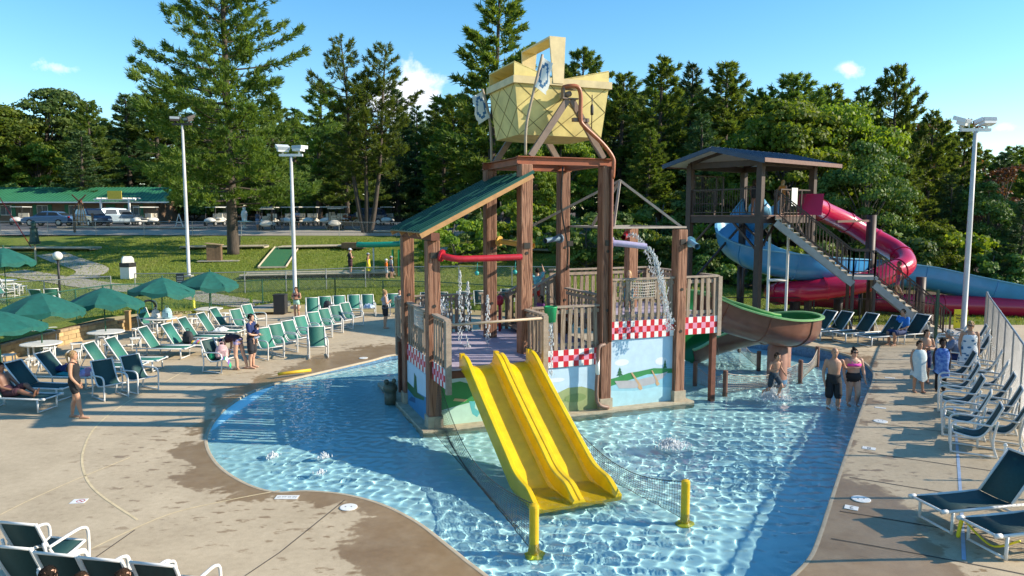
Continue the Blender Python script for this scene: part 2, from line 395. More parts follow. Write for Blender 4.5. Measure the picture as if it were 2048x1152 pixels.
# water with real ripples (light is focused by the surface itself) ----
def waves(X, Y):
    rg = np.random.default_rng(12); z = np.zeros_like(X)
    for i in range(22):
        a = rg.uniform(0, 2 * math.pi); l = rg.uniform(.135, .34); ph = rg.uniform(0, 6.28)
        z += .0165 * l * l * np.sin((X * math.cos(a) + Y * math.sin(a)) * 2 * math.pi / l + ph)
    for i in range(5):
        a = rg.uniform(0, 2 * math.pi); l = rg.uniform(.9, 1.8); ph = rg.uniform(0, 6.28)
        z += .0012 * l * np.sin((X * math.cos(a) + Y * math.sin(a)) * 2 * math.pi / l + ph)
    z *= .75 + .5 * np.sin(X * .7 + 1) * np.sin(Y * .6 + 2)
    for (bx, by, amp, lam, dec) in BUBBLERS:
        r = np.hypot(X - bx, Y - by)
        z += amp * np.sin(r * 2 * math.pi / lam) * np.exp(-r / dec)
    return z
b0 = at(1342, 890, 0); b1 = at(545, 912, 0); b2 = at(648, 914, 0); b3 = at(640, 945, 0); b4 = at(1690, 808, 0); b5 = at(1545, 795, 0)
BUBBLERS = [(b0.x, b0.y, .009, .42, 1.9), (b1.x, b1.y, .003, .2, .5), (b2.x, b2.y, .003, .2, .5), (b3.x, b3.y, .003, .2, .4), (b4.x, b4.y, .006, .3, .8), (b5.x, b5.y, .007, .3, .8)]
STEP = .026
xs = np.arange(-7.0, 11.2, STEP); ys = np.arange(8.0, 27.9, STEP)
GX, GY = np.meshgrid(xs, ys); Z = waves(GX, GY)
OUT = offset(POOL, .07 * SG)
def inside_grid(X, Y, poly):
    c = np.zeros(X.shape, bool); j = len(poly) - 1
    for i in range(len(poly)):
        xi, yi = poly[i]; xj, yj = poly[j]
        if yi != yj:
            c ^= ((yi > Y) != (yj > Y)) & (X < (xj - xi) * (Y - yi) / (yj - yi) + xi)
        j = i
    return c
ny, nx = GX.shape
cin = inside_grid(GX[:-1, :-1] + STEP / 2, GY[:-1, :-1] + STEP / 2, OUT)
jj, ii = np.nonzero(cin); a0 = jj * nx + ii
quads = np.stack([a0, a0 + 1, a0 + nx + 1, a0 + nx], 1)
used = np.unique(quads); remap = np.full(nx * ny, -1); remap[used] = np.arange(len(used)); quads = remap[quads]
co = np.stack([GX.ravel()[used], GY.ravel()[used], Z.ravel()[used]], 1)
wm = bpy.data.meshes.new('water'); wm.vertices.add(len(co)); wm.vertices.foreach_set('co', co.astype(np.float32).ravel())
wm.loops.add(quads.size); wm.loops.foreach_set('vertex_index', quads.ravel().astype(np.int32)); wm.polygons.add(len(quads))
wm.polygons.foreach_set('loop_start', np.arange(0, quads.size, 4, dtype=np.int32)); wm.polygons.foreach_set('loop_total', np.full(len(quads), 4, np.int32))
wm.polygons.foreach_set('use_smooth', np.ones(len(quads), bool)); wm.update(calc_edges=True)
mw = bpy.data.materials.new('water'); mw.use_nodes = True; bw = mw.node_tree.nodes['Principled BSDF']
bw.inputs['Transmission Weight'].default_value = 1; bw.inputs['Roughness'].default_value = 0; bw.inputs['IOR'].default_value = 1.33; bw.inputs['Base Color'].default_value = (.96, 1.0, 1.0, 1)
wm.materials.append(mw); water = bpy.data.objects.new('water', wm); COL.objects.link(water); tag(water, kind='structure'); water.cycles.is_caustics_caster = True

# lawn and terrain -------------------------------------------------
def grassmat():
    m = bpy.data.materials.new('lawn'); m.use_nodes = True; nt = m.node_tree; L = nt.links; b = nt.nodes['Principled BSDF']; b.inputs['Roughness'].default_value = .85; b.inputs['Specular IOR Level'].default_value = .2
    t = nt.nodes.new('ShaderNodeTexCoord')
    def noi(s): n = nt.nodes.new('ShaderNodeTexNoise'); n.inputs['Scale'].default_value = s; n.inputs['Detail'].default_value = 7; n.inputs['Roughness'].default_value = .65; L.new(t.outputs['Object'], n.inputs['Vector']); return n.outputs['Fac']
    r = nt.nodes.new('ShaderNodeValToRGB'); L.new(noi(.22), r.inputs[0]); e = r.color_ramp.elements; e[0].position = .3; e[0].color = (.13, .19, .026, 1); e[1].position = .72; e[1].color = (.28, .255, .07, 1); x = e.new(.5); x.color = (.195, .24, .038, 1)
    mx = nt.nodes.new('ShaderNodeMixRGB'); mx.blend_type = 'MULTIPLY'; mx.inputs[0].default_value = .8; L.new(r.outputs[0], mx.inputs[1]); r2 = nt.nodes.new('ShaderNodeValToRGB'); L.new(noi(5), r2.inputs[0]); r2.color_ramp.elements[0].position = .3; r2.color_ramp.elements[0].color = (.45, .5, .4, 1); r2.color_ramp.elements[1].position = .65; L.new(r2.outputs[0], mx.inputs[2])
    L.new(mx.outputs[0], b.inputs['Base Color'])
    bp = nt.nodes.new('ShaderNodeBump'); bp.inputs['Strength'].default_value = .8; bp.inputs['Distance'].default_value = .06; L.new(noi(16), bp.inputs['Height']); L.new(bp.outputs[0], b.inputs['Normal'])
    return m
tp = []
for x in np.arange(-48, 48, 1.5):
    for y in np.arange(-6, 95, 1.5):
        if not inpoly((x, y), DECK_POLY): tp.append((x + rngp.uniform(-.2, .2), y + rngp.uniform(-.2, .2)))
for x in np.arange(-400, 401, 25):
    for y in np.arange(-80, 600, 25):
        if not (-48 < x < 48 and -6 < y < 95): tp.append((x + rngp.uniform(-2, 2), y + rngp.uniform(-2, 2)))
lawn = sheet('lawn', [(-450, -100), (450, -100), (450, 650), (-450, 650)], [DECK_POLY], ter_z, tp, grassmat()); tag(lawn, kind='structure')
def drape(name, poly, dz, material, step=1.2):
    xs_ = [p[0] for p in poly]; ys_ = [p[1] for p in poly]
    pts = [(x, y) for x in np.arange(min(xs_), max(xs_), step) for y in np.arange(min(ys_), max(ys_), step) if inpoly((x, y), poly)]
    o = sheet(name, poly, [], lambda x, y: ter_z(x, y) + dz, pts, material); return tag(o, kind='structure')
def ribbon(pts, w):
    c = catmull([Vector((p[0], p[1], 0)) for p in pts], 5); l = []; r = []
    for i, p in enumerate(c):
        t = (c[min(i + 1, len(c) - 1)] - c[max(i - 1, 0)]).normalized(); nrm = Vector((-t.y, t.x, 0)) * (w / 2)
        l.append((p.x + nrm.x, p.y + nrm.y)); r.append((p.x - nrm.x, p.y - nrm.y))
    return l + r[::-1]
M_asph = mat('asphalt', (.085, .083, .088), .9, .25, .6, .3, 60)
M_gravel = mat('pale_gravel', (.36, .32, .26), .95, .3, 14, .6, 40)
M_path = mat('path_concrete', (.40, .36, .29), .9, .12, 3, .2, 50)
M_putt = mat('putting_carpet', (.02, .14, .05), .95, .2, 8, .3, 80)
drape('parking_lot', [(-70, 65.0), (-30, 64.4), (6, 64), (12, 65), (12, 84), (-70, 86)], .05, M_asph, 2)
drape('gravel_verge', [(-70, 59.6), (-30, 59.2), (6, 58.9), (6, 63.9), (-30, 64.3), (-70, 64.9)], .05, M_gravel, 1.5)
def gx(px_, py_):   # ground point of the terrain seen at a pixel (fixed-point search)
    z = .5
    for _ in range(30):
        p = at(px_, py_, z)
        if p.y <= 0 or p.y > 200: p = Vector((0, 60, 0)); break
        z = z * .5 + .5 * ter_z(p.x, p.y)
        z = min(z, 4.6)
    return Vector((p.x, p.y, ter_z(p.x, p.y)))
path_a = [gx(20, 545), gx(120, 560), gx(200, 572), gx(290, 580), gx(380, 590), gx(470, 605), gx(540, 614)]
path_a += [Vector((-12.2, 36.6, 0))]
drape('gravel_path', ribbon(path_a, 1.7), .03, M_gravel, .8)
drape('concrete_path', ribbon([gx(100, 508), gx(130, 520), gx(185, 540), gx(160, 556)], 1.8), .035, M_path, .8)
# blades of grass over the nearer lawn
def grass_blades():
    rg = np.random.default_rng(5); N = 70000
    Y = rg.uniform(29, 58, N) ** 1.0; X = rg.uniform(-34, 24, N)
    ok = []
    for x, y in zip(X, Y):
        if abs(x / y) > .8 or inpoly((x, y), DECK_POLY): continue
        ok.append((x, y, ter_z(x, y)))
    P = np.array(ok); n_ = len(P); K = 3
    an = rg.uniform(0, 6.28, (n_, K)); h = rg.uniform(.05, .13, (n_, K)); w = .02
    bx = P[:, None, 0] + rg.uniform(-.06, .06, (n_, K)); by = P[:, None, 1] + rg.uniform(-.06, .06, (n_, K)); bz = np.repeat(P[:, None, 2], K, 1) - .01
    v0 = np.stack([bx - w * np.cos(an), by - w * np.sin(an), bz], -1); v1 = np.stack([bx + w * np.cos(an), by + w * np.sin(an), bz], -1)
    v2 = np.stack([bx + rg.uniform(-.05, .05, (n_, K)), by + rg.uniform(-.05, .05, (n_, K)), bz + h], -1)
    V = np.stack([v0, v1, v2], 2).reshape(-1, 3)
    return V, rg.random(n_ * K).astype(np.float32)
def trimesh(name, V, var, material, parent=None, extra=None):
    n_ = len(V) // 3; me = bpy.data.meshes.new(name); me.vertices.add(len(V)); me.vertices.foreach_set('co', V.astype(np.float32).ravel())
    me.loops.add(len(V)); me.loops.foreach_set('vertex_index', np.arange(len(V), dtype=np.int32)); me.polygons.add(n_)
    me.polygons.foreach_set('loop_start', np.arange(0, len(V), 3, dtype=np.int32)); me.polygons.foreach_set('loop_total', np.full(n_, 3, np.int32)); me.update(calc_edges=True)
    a = me.attributes.new('leafvar', 'FLOAT', 'FACE'); a.data.foreach_set('value', var); me.materials.append(material)
    o = bpy.data.objects.new(name, me); COL.objects.link(o)
    if parent: o.parent = parent
    return o
V, var = grass_blades()
g = trimesh('grass', V, var, leafmat('grass_blade', (.14, .215, .022), (.29, .31, .06), .3, 0)); tag(g, 'short mown green grass blades over the lawn', 'grass', kind='stuff')

# deck joints, blue tape, markers ----------------------------------
M_joint = mat('joint_dark', (.07, .06, .05), .9, .2)
def strip(name, pts, w, dz, material, parent=None, zf=deck_z):
    m_ = MB(); pts = [Vector((p[0], p[1], 0)) for p in pts]
    dense = []
    for a_, b_ in zip(pts, pts[1:]):
        k_ = max(1, int((b_ - a_).length / .5)); dense += [a_.lerp(b_, i / k_) for i in range(k_)]
    dense.append(pts[-1]); vs_ = []
    for i, p in enumerate(dense):
        t = (dense[min(i + 1, len(dense) - 1)] - dense[max(i - 1, 0)]).normalized(); nn_ = Vector((-t.y, t.x, 0)) * (w / 2)
        for q in (p + nn_, p - nn_): vs_.append((q.x, q.y, zf(q.x, q.y) + dz))
    m_.add(vs_, [(2 * i, 2 * i + 1, 2 * i + 3, 2 * i + 2) for i in range(len(dense) - 1)])
    return m_.build(name, material, parent, fix=True)
edgeA = at(1653, 1018, .34); edgeB = at(1729, 800, .34); ed = (edgeB - edgeA).normalized(); en = Vector((ed.y, -ed.x, 0))
for (px_, py_) in [(1729, 801), (1715, 842), (1695, 900), (1677, 951), (1655, 1015), (1636, 1066)]:
    p = at(px_, py_, .34); strip('expansion_joint', [p + en * .18, p + en * 5.5], .03, .004, M_joint, deck)
for yy in (22.6, 24.6, 26.6): strip('expansion_joint', [(10.9 + (yy - 22) * .2, yy), (16 + (yy - 22) * .3, yy - .6)], .03, .004, M_joint, deck)
M_jl = mat('joint_pale', (.62, .50, .30), .8, .15)
strip('expansion_joint', catmull([at(*p, .03) for p in ((380, 740), (262, 800), (195, 850), (167, 900), (168, 945), (195, 985), (275, 1040))], 5), .045, .004, M_jl, deck)
strip('expansion_joint', catmull([at(*p, .03) for p in ((560, 981), (450, 1002), (340, 1028), (220, 1080), (120, 1130))], 4), .035, .004, M_jl, deck)
strip('expansion_joint', catmull([at(*p, .03) for p in ((0, 1030), (60, 1000), (150, 960), (260, 915))], 4), .03, .004, M_jl, deck)
strip('expansion_joint', [at(690, 1000, .03), at(560, 1105, .03), at(490, 1152, .03)], .02, .004, M_joint, deck)
strip('expansion_joint', [at(420, 745, .1), at(640, 690, .16), at(800, 660, .16)], .03, .004, M_jl, deck)
strip('expansion_joint', [at(270, 1060, .03), at(170, 1130, .03)], .02, .004, M_joint, deck)
M_tape = mat('blue_tape', (.34, .44, .60), .5, .1)
tape = strip('deck_tape', [at(1909, 815, .34), at(1912, 868, .34), at(1918, 940, .34), at(1922, 1002, .34), at(1926, 1078, .34), at(1928, 1120, .34)], .05, .005, M_tape)
tag(tape, 'long pale blue tape line stuck along the deck beside the chairs', 'tape')
M_white = mat('white_plastic', (.78, .78, .75), .4, .05)
M_ink = mat('black_ink', (.02, .02, .02), .6, 0)
def text_mesh(txt, size, material, name='lettering', bold=0, align='CENTER'):
    c = bpy.data.curves.new('t', 'FONT'); c.body = txt; c.size = size; c.align_x = align; c.align_y = 'CENTER'; c.offset = bold; c.resolution_u = 3
    o = bpy.data.objects.new('t', c); COL.objects.link(o); bpy.context.view_layer.update()
    me = bpy.data.meshes.new_from_object(o.evaluated_get(bpy.context.evaluated_depsgraph_get())); bpy.data.objects.remove(o)
    me.materials.clear(); me.materials.append(material); o = bpy.data.objects.new(name, me); COL.objects.link(o); return o
def marker(pos, rz, w, h, txt, size, label, dz=.006):
    m_ = MB(); m_.box((0, 0, 0), (w, h, .006)); o = m_.build('depth_marker', M_white); o.location = (pos.x, pos.y, deck_z(pos.x, pos.y) + dz); o.rotation_euler = (0, 0, rz)
    if txt:
        t = text_mesh(txt, size, M_ink); t.parent = o; t.location = (0, 0, .0045); tag(t, kind='stuff')
    tag(o, label, 'depth marker'); return o
p = at(574, 995, .03); marker(p, R(0), .40, .17, 'O FT O IN', .075, 'white plate lettered O FT O IN on deck at the beach entry')
p = at(1703, 1014, .34); marker(p, R(150), .2, .17, '2', .15, 'white number plate beside the round skimmer lid nearest the camera')
p = at(1738, 897, .34); marker(p, R(150), .24, .17, '8', .16, 'white plate with figure 8 midway along the straight pool edge')
p = at(1761, 816, .34); marker(p, R(150), .24, .1, '', .1, 'small blank white tile plate at the straight pool edge far end')
p = at(1780, 756, .34); marker(p, R(150), .26, .12, '', .1, 'small white plate on deck in front of the towel children')
p = at(592, 741, .14); marker(p, R(20), .5, .16, 'NO DIVING', .07, 'white NO DIVING plate on the deck behind the yellow edge bar')
def nodive(pos, rz):
    o = marker(pos, rz, .24, .2, '', .1, 'small white no diving plate among wet footprints')
    m_ = MB(); n_ = 20
    vs_ = [(r_ * math.cos(6.283 * k / n_), r_ * math.sin(6.283 * k / n_), 0) for r_ in (.07, .055) for k in range(n_)]
    m_.add(vs_, [(k, (k + 1) % n_, n_ + (k + 1) % n_, n_ + k) for k in range(n_)]); m_.bar((-.045, .045, 0), (.045, -.045, 0), .014, .002)
    q = m_.build('symbol', mat('sign_red', (.5, .03, .04), .5, .05), o); q.location = (0.03, 0, .0048)
nodive(at(158, 1003, .03), R(8))
def skimmer(px_, py_, z, label):
    p = at(px_, py_, z); m_ = MB(); m_.lathe((0, 0, 0), [(.15, 0), (.15, .008), (.138, .012), (.02, .013)], 24); o = m_.build('skimmer_lid', M_white); o.location = (p.x, p.y, deck_z(p.x, p.y) + .003)
    
    for s_ in (-1, 1): k = MB(); k.lathe((.05 * s_, 0, .012), [(.012, 0), (.012, .004)], 8); k.build('finger_hole', M_joint, o)
    tag(o, label, 'skimmer lid')
skimmer(697, 1015, .03, 'round white skimmer lid beside the O FT O IN plate')
skimmer(1722, 998, .34, 'round white skimmer lid on the right deck nearest the camera')
skimmer(1761, 843, .34, 'round white skimmer lid midway along the right deck')
skimmer(798, 660, .16, 'white round lid on wet deck near the woman in shorts')
skimmer(727, 715, .16, 'white round lid on wet deck beside the far pool edge')
# yellow foam edge bar
a_, b_ = at(556, 752, .14), at(622, 744, .15); mb = MB(); mb.tube([Vector((a_.x, a_.y, .20)), Vector((a_.x, a_.y, .20)).lerp(Vector((b_.x, b_.y, .21)), .5), Vector((b_.x, b_.y, .21))], .05, 8)
o = mb.build('edge_bar', mat('safety_yellow', (.72, .45, .02), .5, .1), sm=True); tag(o, 'long yellow foam bar lying along the pool edge', 'foam bar')
# ------------------------------------------------------------------ play tower
A0 = at(868, 857, 0); H0 = at(1352, 803, 0); TANG = math.atan2(H0.y - A0.y, H0.x - A0.x)
tower = empty('play_tower', (A0.x, A0.y, 0), TANG, 'brown timber water play tower with green roof standing in the pool', 'play tower')
def T(u, v, z): return Vector((A0.x + u * math.cos(TANG) - v * math.sin(TANG), A0.y + u * math.sin(TANG) + v * math.cos(TANG), z))
def timber(name, c1, c2, c3, sc=(9, 9, .55)):
    m = bpy.data.materials.new(name); m.use_nodes = True; nt = m.node_tree; L = nt.links; b = nt.nodes['Principled BSDF']; b.inputs['Roughness'].default_value = .75
    t = nt.nodes.new('ShaderNodeTexCoord'); oi = nt.nodes.new('ShaderNodeObjectInfo')
    ad = nt.nodes.new('ShaderNodeVectorMath'); ad.operation = 'ADD'; L.new(t.outputs['Object'], ad.inputs[0]); sc_ = nt.nodes.new('ShaderNodeVectorMath'); sc_.operation = 'SCALE'; sc_.inputs[0].default_value = (3, 7, 31); L.new(oi.outputs['Random'], sc_.inputs['Scale']); L.new(sc_.outputs[0], ad.inputs[1])
    mp = nt.nodes.new('ShaderNodeMapping'); mp.inputs['Scale'].default_value = sc; L.new(ad.outputs[0], mp.inputs[0])
    n = nt.nodes.new('ShaderNodeTexNoise'); n.inputs['Scale'].default_value = 1.0; n.inputs['Detail'].default_value = 3; n.inputs['Distortion'].default_value = 1.1; L.new(mp.outputs[0], n.inputs['Vector'])
    w = nt.nodes.new('ShaderNodeMath'); w.operation = 'MULTIPLY'; w.inputs[1].default_value = 26; L.new(n.outputs['Fac'], w.inputs[0]); s = nt.nodes.new('ShaderNodeMath'); s.operation = 'SINE'; L.new(w.outputs[0], s.inputs[0])
    mr = nt.nodes.new('ShaderNodeMapRange'); mr.inputs['From Min'].default_value = -1; L.new(s.outputs[0], mr.inputs['Value'])
    r = nt.nodes.new('ShaderNodeValToRGB'); L.new(mr.outputs[0], r.inputs[0]); e = r.color_ramp.elements; e[0].color = (*c1, 1); e[1].color = (*c3, 1); x = e.new(.35); x.color = (*c2, 1)
    h = nt.nodes.new('ShaderNodeHueSaturation'); v = nt.nodes.new('ShaderNodeMapRange'); v.inputs['To Min'].default_value = .82; v.inputs['To Max'].default_value = 1.15; L.new(oi.outputs['Random'], v.inputs['Value']); L.new(v.outputs[0], h.inputs['Value']); L.new(r.outputs[0], h.inputs['Color'])
    L.new(h.outputs[0], b.inputs['Base Color'])
    bp = nt.nodes.new('ShaderNodeBump'); bp.inputs['Strength'].default_value = .35; bp.inputs['Distance'].default_value = .015; L.new(mr.outputs[0], bp.inputs['Height']); L.new(bp.outputs[0], b.inputs['Normal'])
    MATS[name] = m; return m
M_post = timber('carved_timber', (.14, .055, .03), (.25, .115, .065), (.31, .155, .095))
M_pick = timber('weathered_picket', (.19, .135, .09), (.29, .215, .155), (.34, .26, .195), (14, 14, .7))
M_rail = mat('weathered_rail', (.33, .26, .20), .85, .2, 10)
M_beam = mat('dark_red_beam', (.17, .06, .035), .7, .2, 6)
M_steel = mat('primer_steel', (.30, .085, .035), .55, .22, 3)
M_ltan = mat('trim_tan', (.50, .27, .11), .7, .15, 6)
M_base = mat('footing_stain', (.42, .36, .26), .85, .2, 5, .2)
M_bolt = mat('bolt_dark', (.03, .025, .02), .5, 0)
POSTS = {'A': (0, 0, 0, 4.42), 'B': (0, 2.45, 0, 4.45), 'C': (2.3, 0, 0, 6.2), 'D': (2.3, 2.45, 0, 6.2), 'E': (4.5, 2.45, 0, 6.2), 'F': (4.5, 0, 0, 6.2), 'H': (6.73, 0, 0, 4.62), 'G': (6.73, 2.45, 0, 4.62)}
for k, (u, v, z0, z1) in POSTS.items():
    m_ = MB(); s_ = .30
    # chamfered square timber
    c_ = .018; h_ = s_ / 2
    ring = [(h_ - c_, -h_), (h_, -h_ + c_), (h_, h_ - c_), (h_ - c_, h_), (-h_ + c_, h_), (-h_, h_ - c_), (-h_, -h_ + c_), (-h_ + c_, -h_)]
    vs = [(x, y, z) for z in (-.5, z1 - .015) for (x, y) in ring] + [(x * .94, y * .94, z1) for (x, y) in ring]
    m_.add(vs, [(i + 8 * j, (i + 1) % 8 + 8 * j, (i + 1) % 8 + 8 * (j + 1), i + 8 * (j + 1)) for j in range(2) for i in range(8)] + [tuple(range(16, 24))])
    o = m_.build('post', M_post, tower); o.location = (u, v, 0)
    for zz in (z1 * .42, z1 * .66):
        b_ = MB(); b_.lathe((0, 0, 0), [(.04, 0), (.04, .012)], 10); q = b_.build('bolt_cap', M_bolt, o); q.location = (0, -h_ - .001, zz); q.rotation_euler = (R(90), 0, 0)
    if k in 'AFHB':
        f_ = MB(); f_.box((0, 0, -.1), (.36, .36, .86)); q = f_.build('footing', M_base, o)
# concrete plinth
m_ = MB(); m_.poly([(-.34, -.3, .05), (7.1, -.3, .05), (7.1, 5.0, .05), (-.34, 5.0, .05)], .6); plinth = m_.build('plinth', M_base, tower)
# ground-storey walls with painted panels
DZ1, DZ2 = 1.65, 2.28
PAL = {'sky': (.50, .66, .78), 'cloud': (.72, .76, .8), 'green': (.035, .24, .07), 'dgreen': (.02, .12, .045), 'lake': (.28, .55, .66), 'lake2': (.38, .64, .72), 'hill': (.30, .36, .16), 'olive': (.20, .28, .10), 'canoe': (.42, .42, .44), 'wood': (.55, .36, .2), 'deep': (.05, .22, .42), 'navy': (.02, .10, .22), 'teal': (.10, .45, .48), 'mint': (.45, .68, .58)}
PM = {k: mat('paint_' + k, v, .55, .07, 5) for k, v in PAL.items()}
def mural(name, w, h, layers, origin, rz, parent=tower):
    """layers: (colour, [(x, z) 0..1]) painted one over the other"""
    m_ = MB(); mats = list(dict.fromkeys(['sky'] + [l[0] for l in layers])); m_.add([(0, 0, 0), (w, 0, 0), (w, 0, h), (0, 0, h)], [(0, 1, 2, 3)], 0)
    for i, (c, pl) in enumerate(layers):
        m_.add([(x * w, -.0015 * (i + 1), z * h) for (x, z) in pl], [tuple(range(len(pl)))], mats.index(c))
    o = m_.build(name, [PM[k] for k in mats], parent); o.location = origin; o.rotation_euler = (0, 0, rz); return o
def blob(cx, cy, rx, ry, n=14, sq=0): return [(cx + rx * math.cos(6.283 * k / n) * (1 + sq * math.sin(3 * k)), cy + ry * math.sin(6.283 * k / n)) for k in range(n)]
def pinetree(cx, base, w, h): return [(cx - .06 * w, base), (cx - .06 * w, base + .1 * h), (cx - .5 * w, base + .1 * h), (cx - .2 * w, base + .4 * h), (cx - .35 * w, base + .4 * h), (cx - .12 * w, base + .7 * h), (cx - .2 * w, base + .7 * h), (cx, base + h), (cx + .2 * w, base + .7 * h), (cx + .12 * w, base + .7 * h), (cx + .35 * w, base + .4 * h), (cx + .2 * w, base + .4 * h), (cx + .5 * w, base + .1 * h), (cx + .06 * w, base + .1 * h), (cx + .06 * w, base)]
wallm = mat('wall_panel', (.42, .56, .66), .6, .08, 4)
wb = MB(); wb.box((1.15, .04, .62), (2.0, .06, 1.2)); wb.build('wall_panel', wallm, tower)
wb = MB(); wb.box((3.4, .04, .62), (1.9, .06, 1.2)); wb.build('wall_panel', wallm, tower)
wb = MB(); wb.box((5.615, .04, .93), (1.93, .06, 1.78)); wb.build('wall_panel', wallm, tower)
wb = MB(); wb.box((-.04, 1.225, .62), (.06, 2.15, 1.2)); wb.build('wall_panel', wallm, tower)
wb = MB(); wb.box((6.77, 1.225, .93), (.06, 2.15, 1.78)); wb.build('wall_panel', wallm, tower)
mural('painted_panel', 1.93, 1.74, [
    ('cloud', blob(.2, .66, .11, .05)), ('cloud', blob(.82, .63, .1, .06)),
    ('green', [(0, .30), (0, .42), (.12, .44), (.3, .49), (.45, .50), (.7, .53), (1, .50), (1, .42), (.6, .44)]), ('dgreen', pinetree(.17, .45, .1, .14)), ('dgreen', pinetree(.88, .5, .07, .15)),
    ('lake', [(0, 0), (1, 0), (1, .43), (.6, .445), (0, .31)]), ('lake2', [(0, .0), (1, 0), (1, .2), (.75, .24), (.4, .21), (0, .25)]),
    ('canoe', [(.09, .39), (.16, .27), (.4, .25), (.7, .29), (.86, .37), (.93, .46), (.7, .41), (.4, .37)]),
    ('wood', [(.34, .49), (.36, .50), (.5, .29), (.53, .23), (.49, .21), (.45, .25), (.46, .29)]), ('wood', [(.66, .50), (.68, .50), (.77, .33), (.8, .27), (.76, .25), (.73, .29), (.74, .33)])],
    (4.65, -.004, .05), 0)
mural('painted_panel', 1.9, 1.14, [('cloud', blob(.36, .74, .14, .05)), ('hill', [(0, 0), (1, 0), (1, .36), (.9, .46), (.75, .54), (.55, .54), (.35, .42), (.15, .3), (0, .26)]), ('olive', [(.0, 0), (.25, 0), (.45, .22), (.72, .30), (.72, .32), (.4, .27), (0, .12)]), ('dgreen', pinetree(.24, .30, .06, .16)), ('dgreen', pinetree(.29, .34, .05, .12)), ('olive', blob(.66, .3, .16, .10))], (2.45, -.004, .05), 0)
mural('painted_panel', 2.0, 1.14, [('green', [(0, .32), (0, .85), (.25, .9), (.55, .72), (1, .66), (1, .5), (.4, .44)]), ('mint', [(0, 0), (1, 0), (1, .55), (.45, .46), (0, .3)]), ('teal', [(.36, .46), (.44, .44), (.43, .3), (.5, .2), (.46, .1), (.4, .18), (.38, .3)]), ('wood', [(.16, .5), (.3, .46), (.34, .5), (.28, .52), (.18, .55)])], (.15, -.004, .05), 0)
mural('painted_panel', 2.1, 1.14, [('deep', [(0, 0), (1, 0), (1, .55), (0, .4)]), ('dgreen', [(.0, .35), (.35, .3), (.8, .42), (.84, .5), (.5, .46), (.46, .8), (.36, .86), (.33, .5), (0, .52)]), ('navy', [(.05, .1), (.4, .18), (.4, .3), (.2, .25)])], (-.074, 2.3, .05), R(-90))
# deck boards: each plank its own piece
M_lav = mat('lavender_deck_paint', (.42, .37, .46), .55, .18, 5, objvar=.06)
for i in range(34):
    v0 = -1.2 + i * .145; m_ = MB(); m_.box((0, 0, 0), (4.5 if v0 > -.05 else 2.3, .137, .04)); o = m_.build('deck_board', M_lav, tower); o.location = ((2.25 if v0 > -.05 else 1.15), v0 + .07, DZ1 - .022)
for i in range(25):
    v0 = .0 + i * .145; m_ = MB(); m_.box((0, 0, 0), (3.5, .137, .04)); o = m_.build('deck_board', M_lav, tower); o.location = (6.28, v0 + .07, DZ2 - .022)
m_ = MB(); m_.box((2.25, 1.97, DZ1 - .14), (4.4, 3.8, .16)); m_.box((1.15, -.6, DZ1 - .14), (2.3, 1.14, .16)); m_.box((6.3, 1.85, DZ2 - .14), (3.5, 3.6, .16)); m_.build('deck_frame', M_beam, tower)
# checkered skirt boards
CK = [mat('check_red', (.55, .012, .025), .45, .06), mat('check_white', (.78, .76, .74), .45, .04), mat('check_pink', (.72, .30, .42), .45, .05)]
def skirt(p0, p1, z0, h, n, nrm):
    m_ = MB(); p0 = Vector((*p0, 0)); p1 = Vector((*p1, 0)); nv = Vector((*nrm, 0)); rows = 3
    for i in range(n):
        for j in range(rows):
            a = p0.lerp(p1, i / n) + nv * .02; b = p0.lerp(p1, (i + 1) / n) + nv * .02; za, zb = z0 + h * j / rows, z0 + h * (j + 1) / rows
            mi = (0 if (i + j) % 2 == 0 else 1) if j != 1 else (0 if (i + j) % 2 == 0 else 2)
            m_.add([(a.x, a.y, za), (b.x, b.y, za), (b.x, b.y, zb), (a.x, a.y, zb)], [(0, 1, 2, 3)], mi)
    m_.bar((p0 + p1) / 2 * 0 + p0 + Vector((0, 0, z0 + h / 2)), p1 + Vector((0, 0, z0 + h / 2)), .03, h - .002, mi=1)
    return m_.build('checkered_skirt', CK, tower)
skirt((4.66, -.03), (6.57, -.03), DZ2 - .47, .47, 16, (0, -1)); skirt((6.90, -.03), (8.0, -.03), DZ2 - .47, .47, 8, (0, -1))
skirt((2.48, -.03), (4.34, -.03), DZ1 - .43, .43, 13, (0, -1)); skirt((-.05, 2.3), (-.05, .16), DZ1 - .43, .43, 14, (-1, 0)); skirt((-.05, -.16), (-.05, -1.2), DZ1 - .43, .43, 8, (-1, 0))
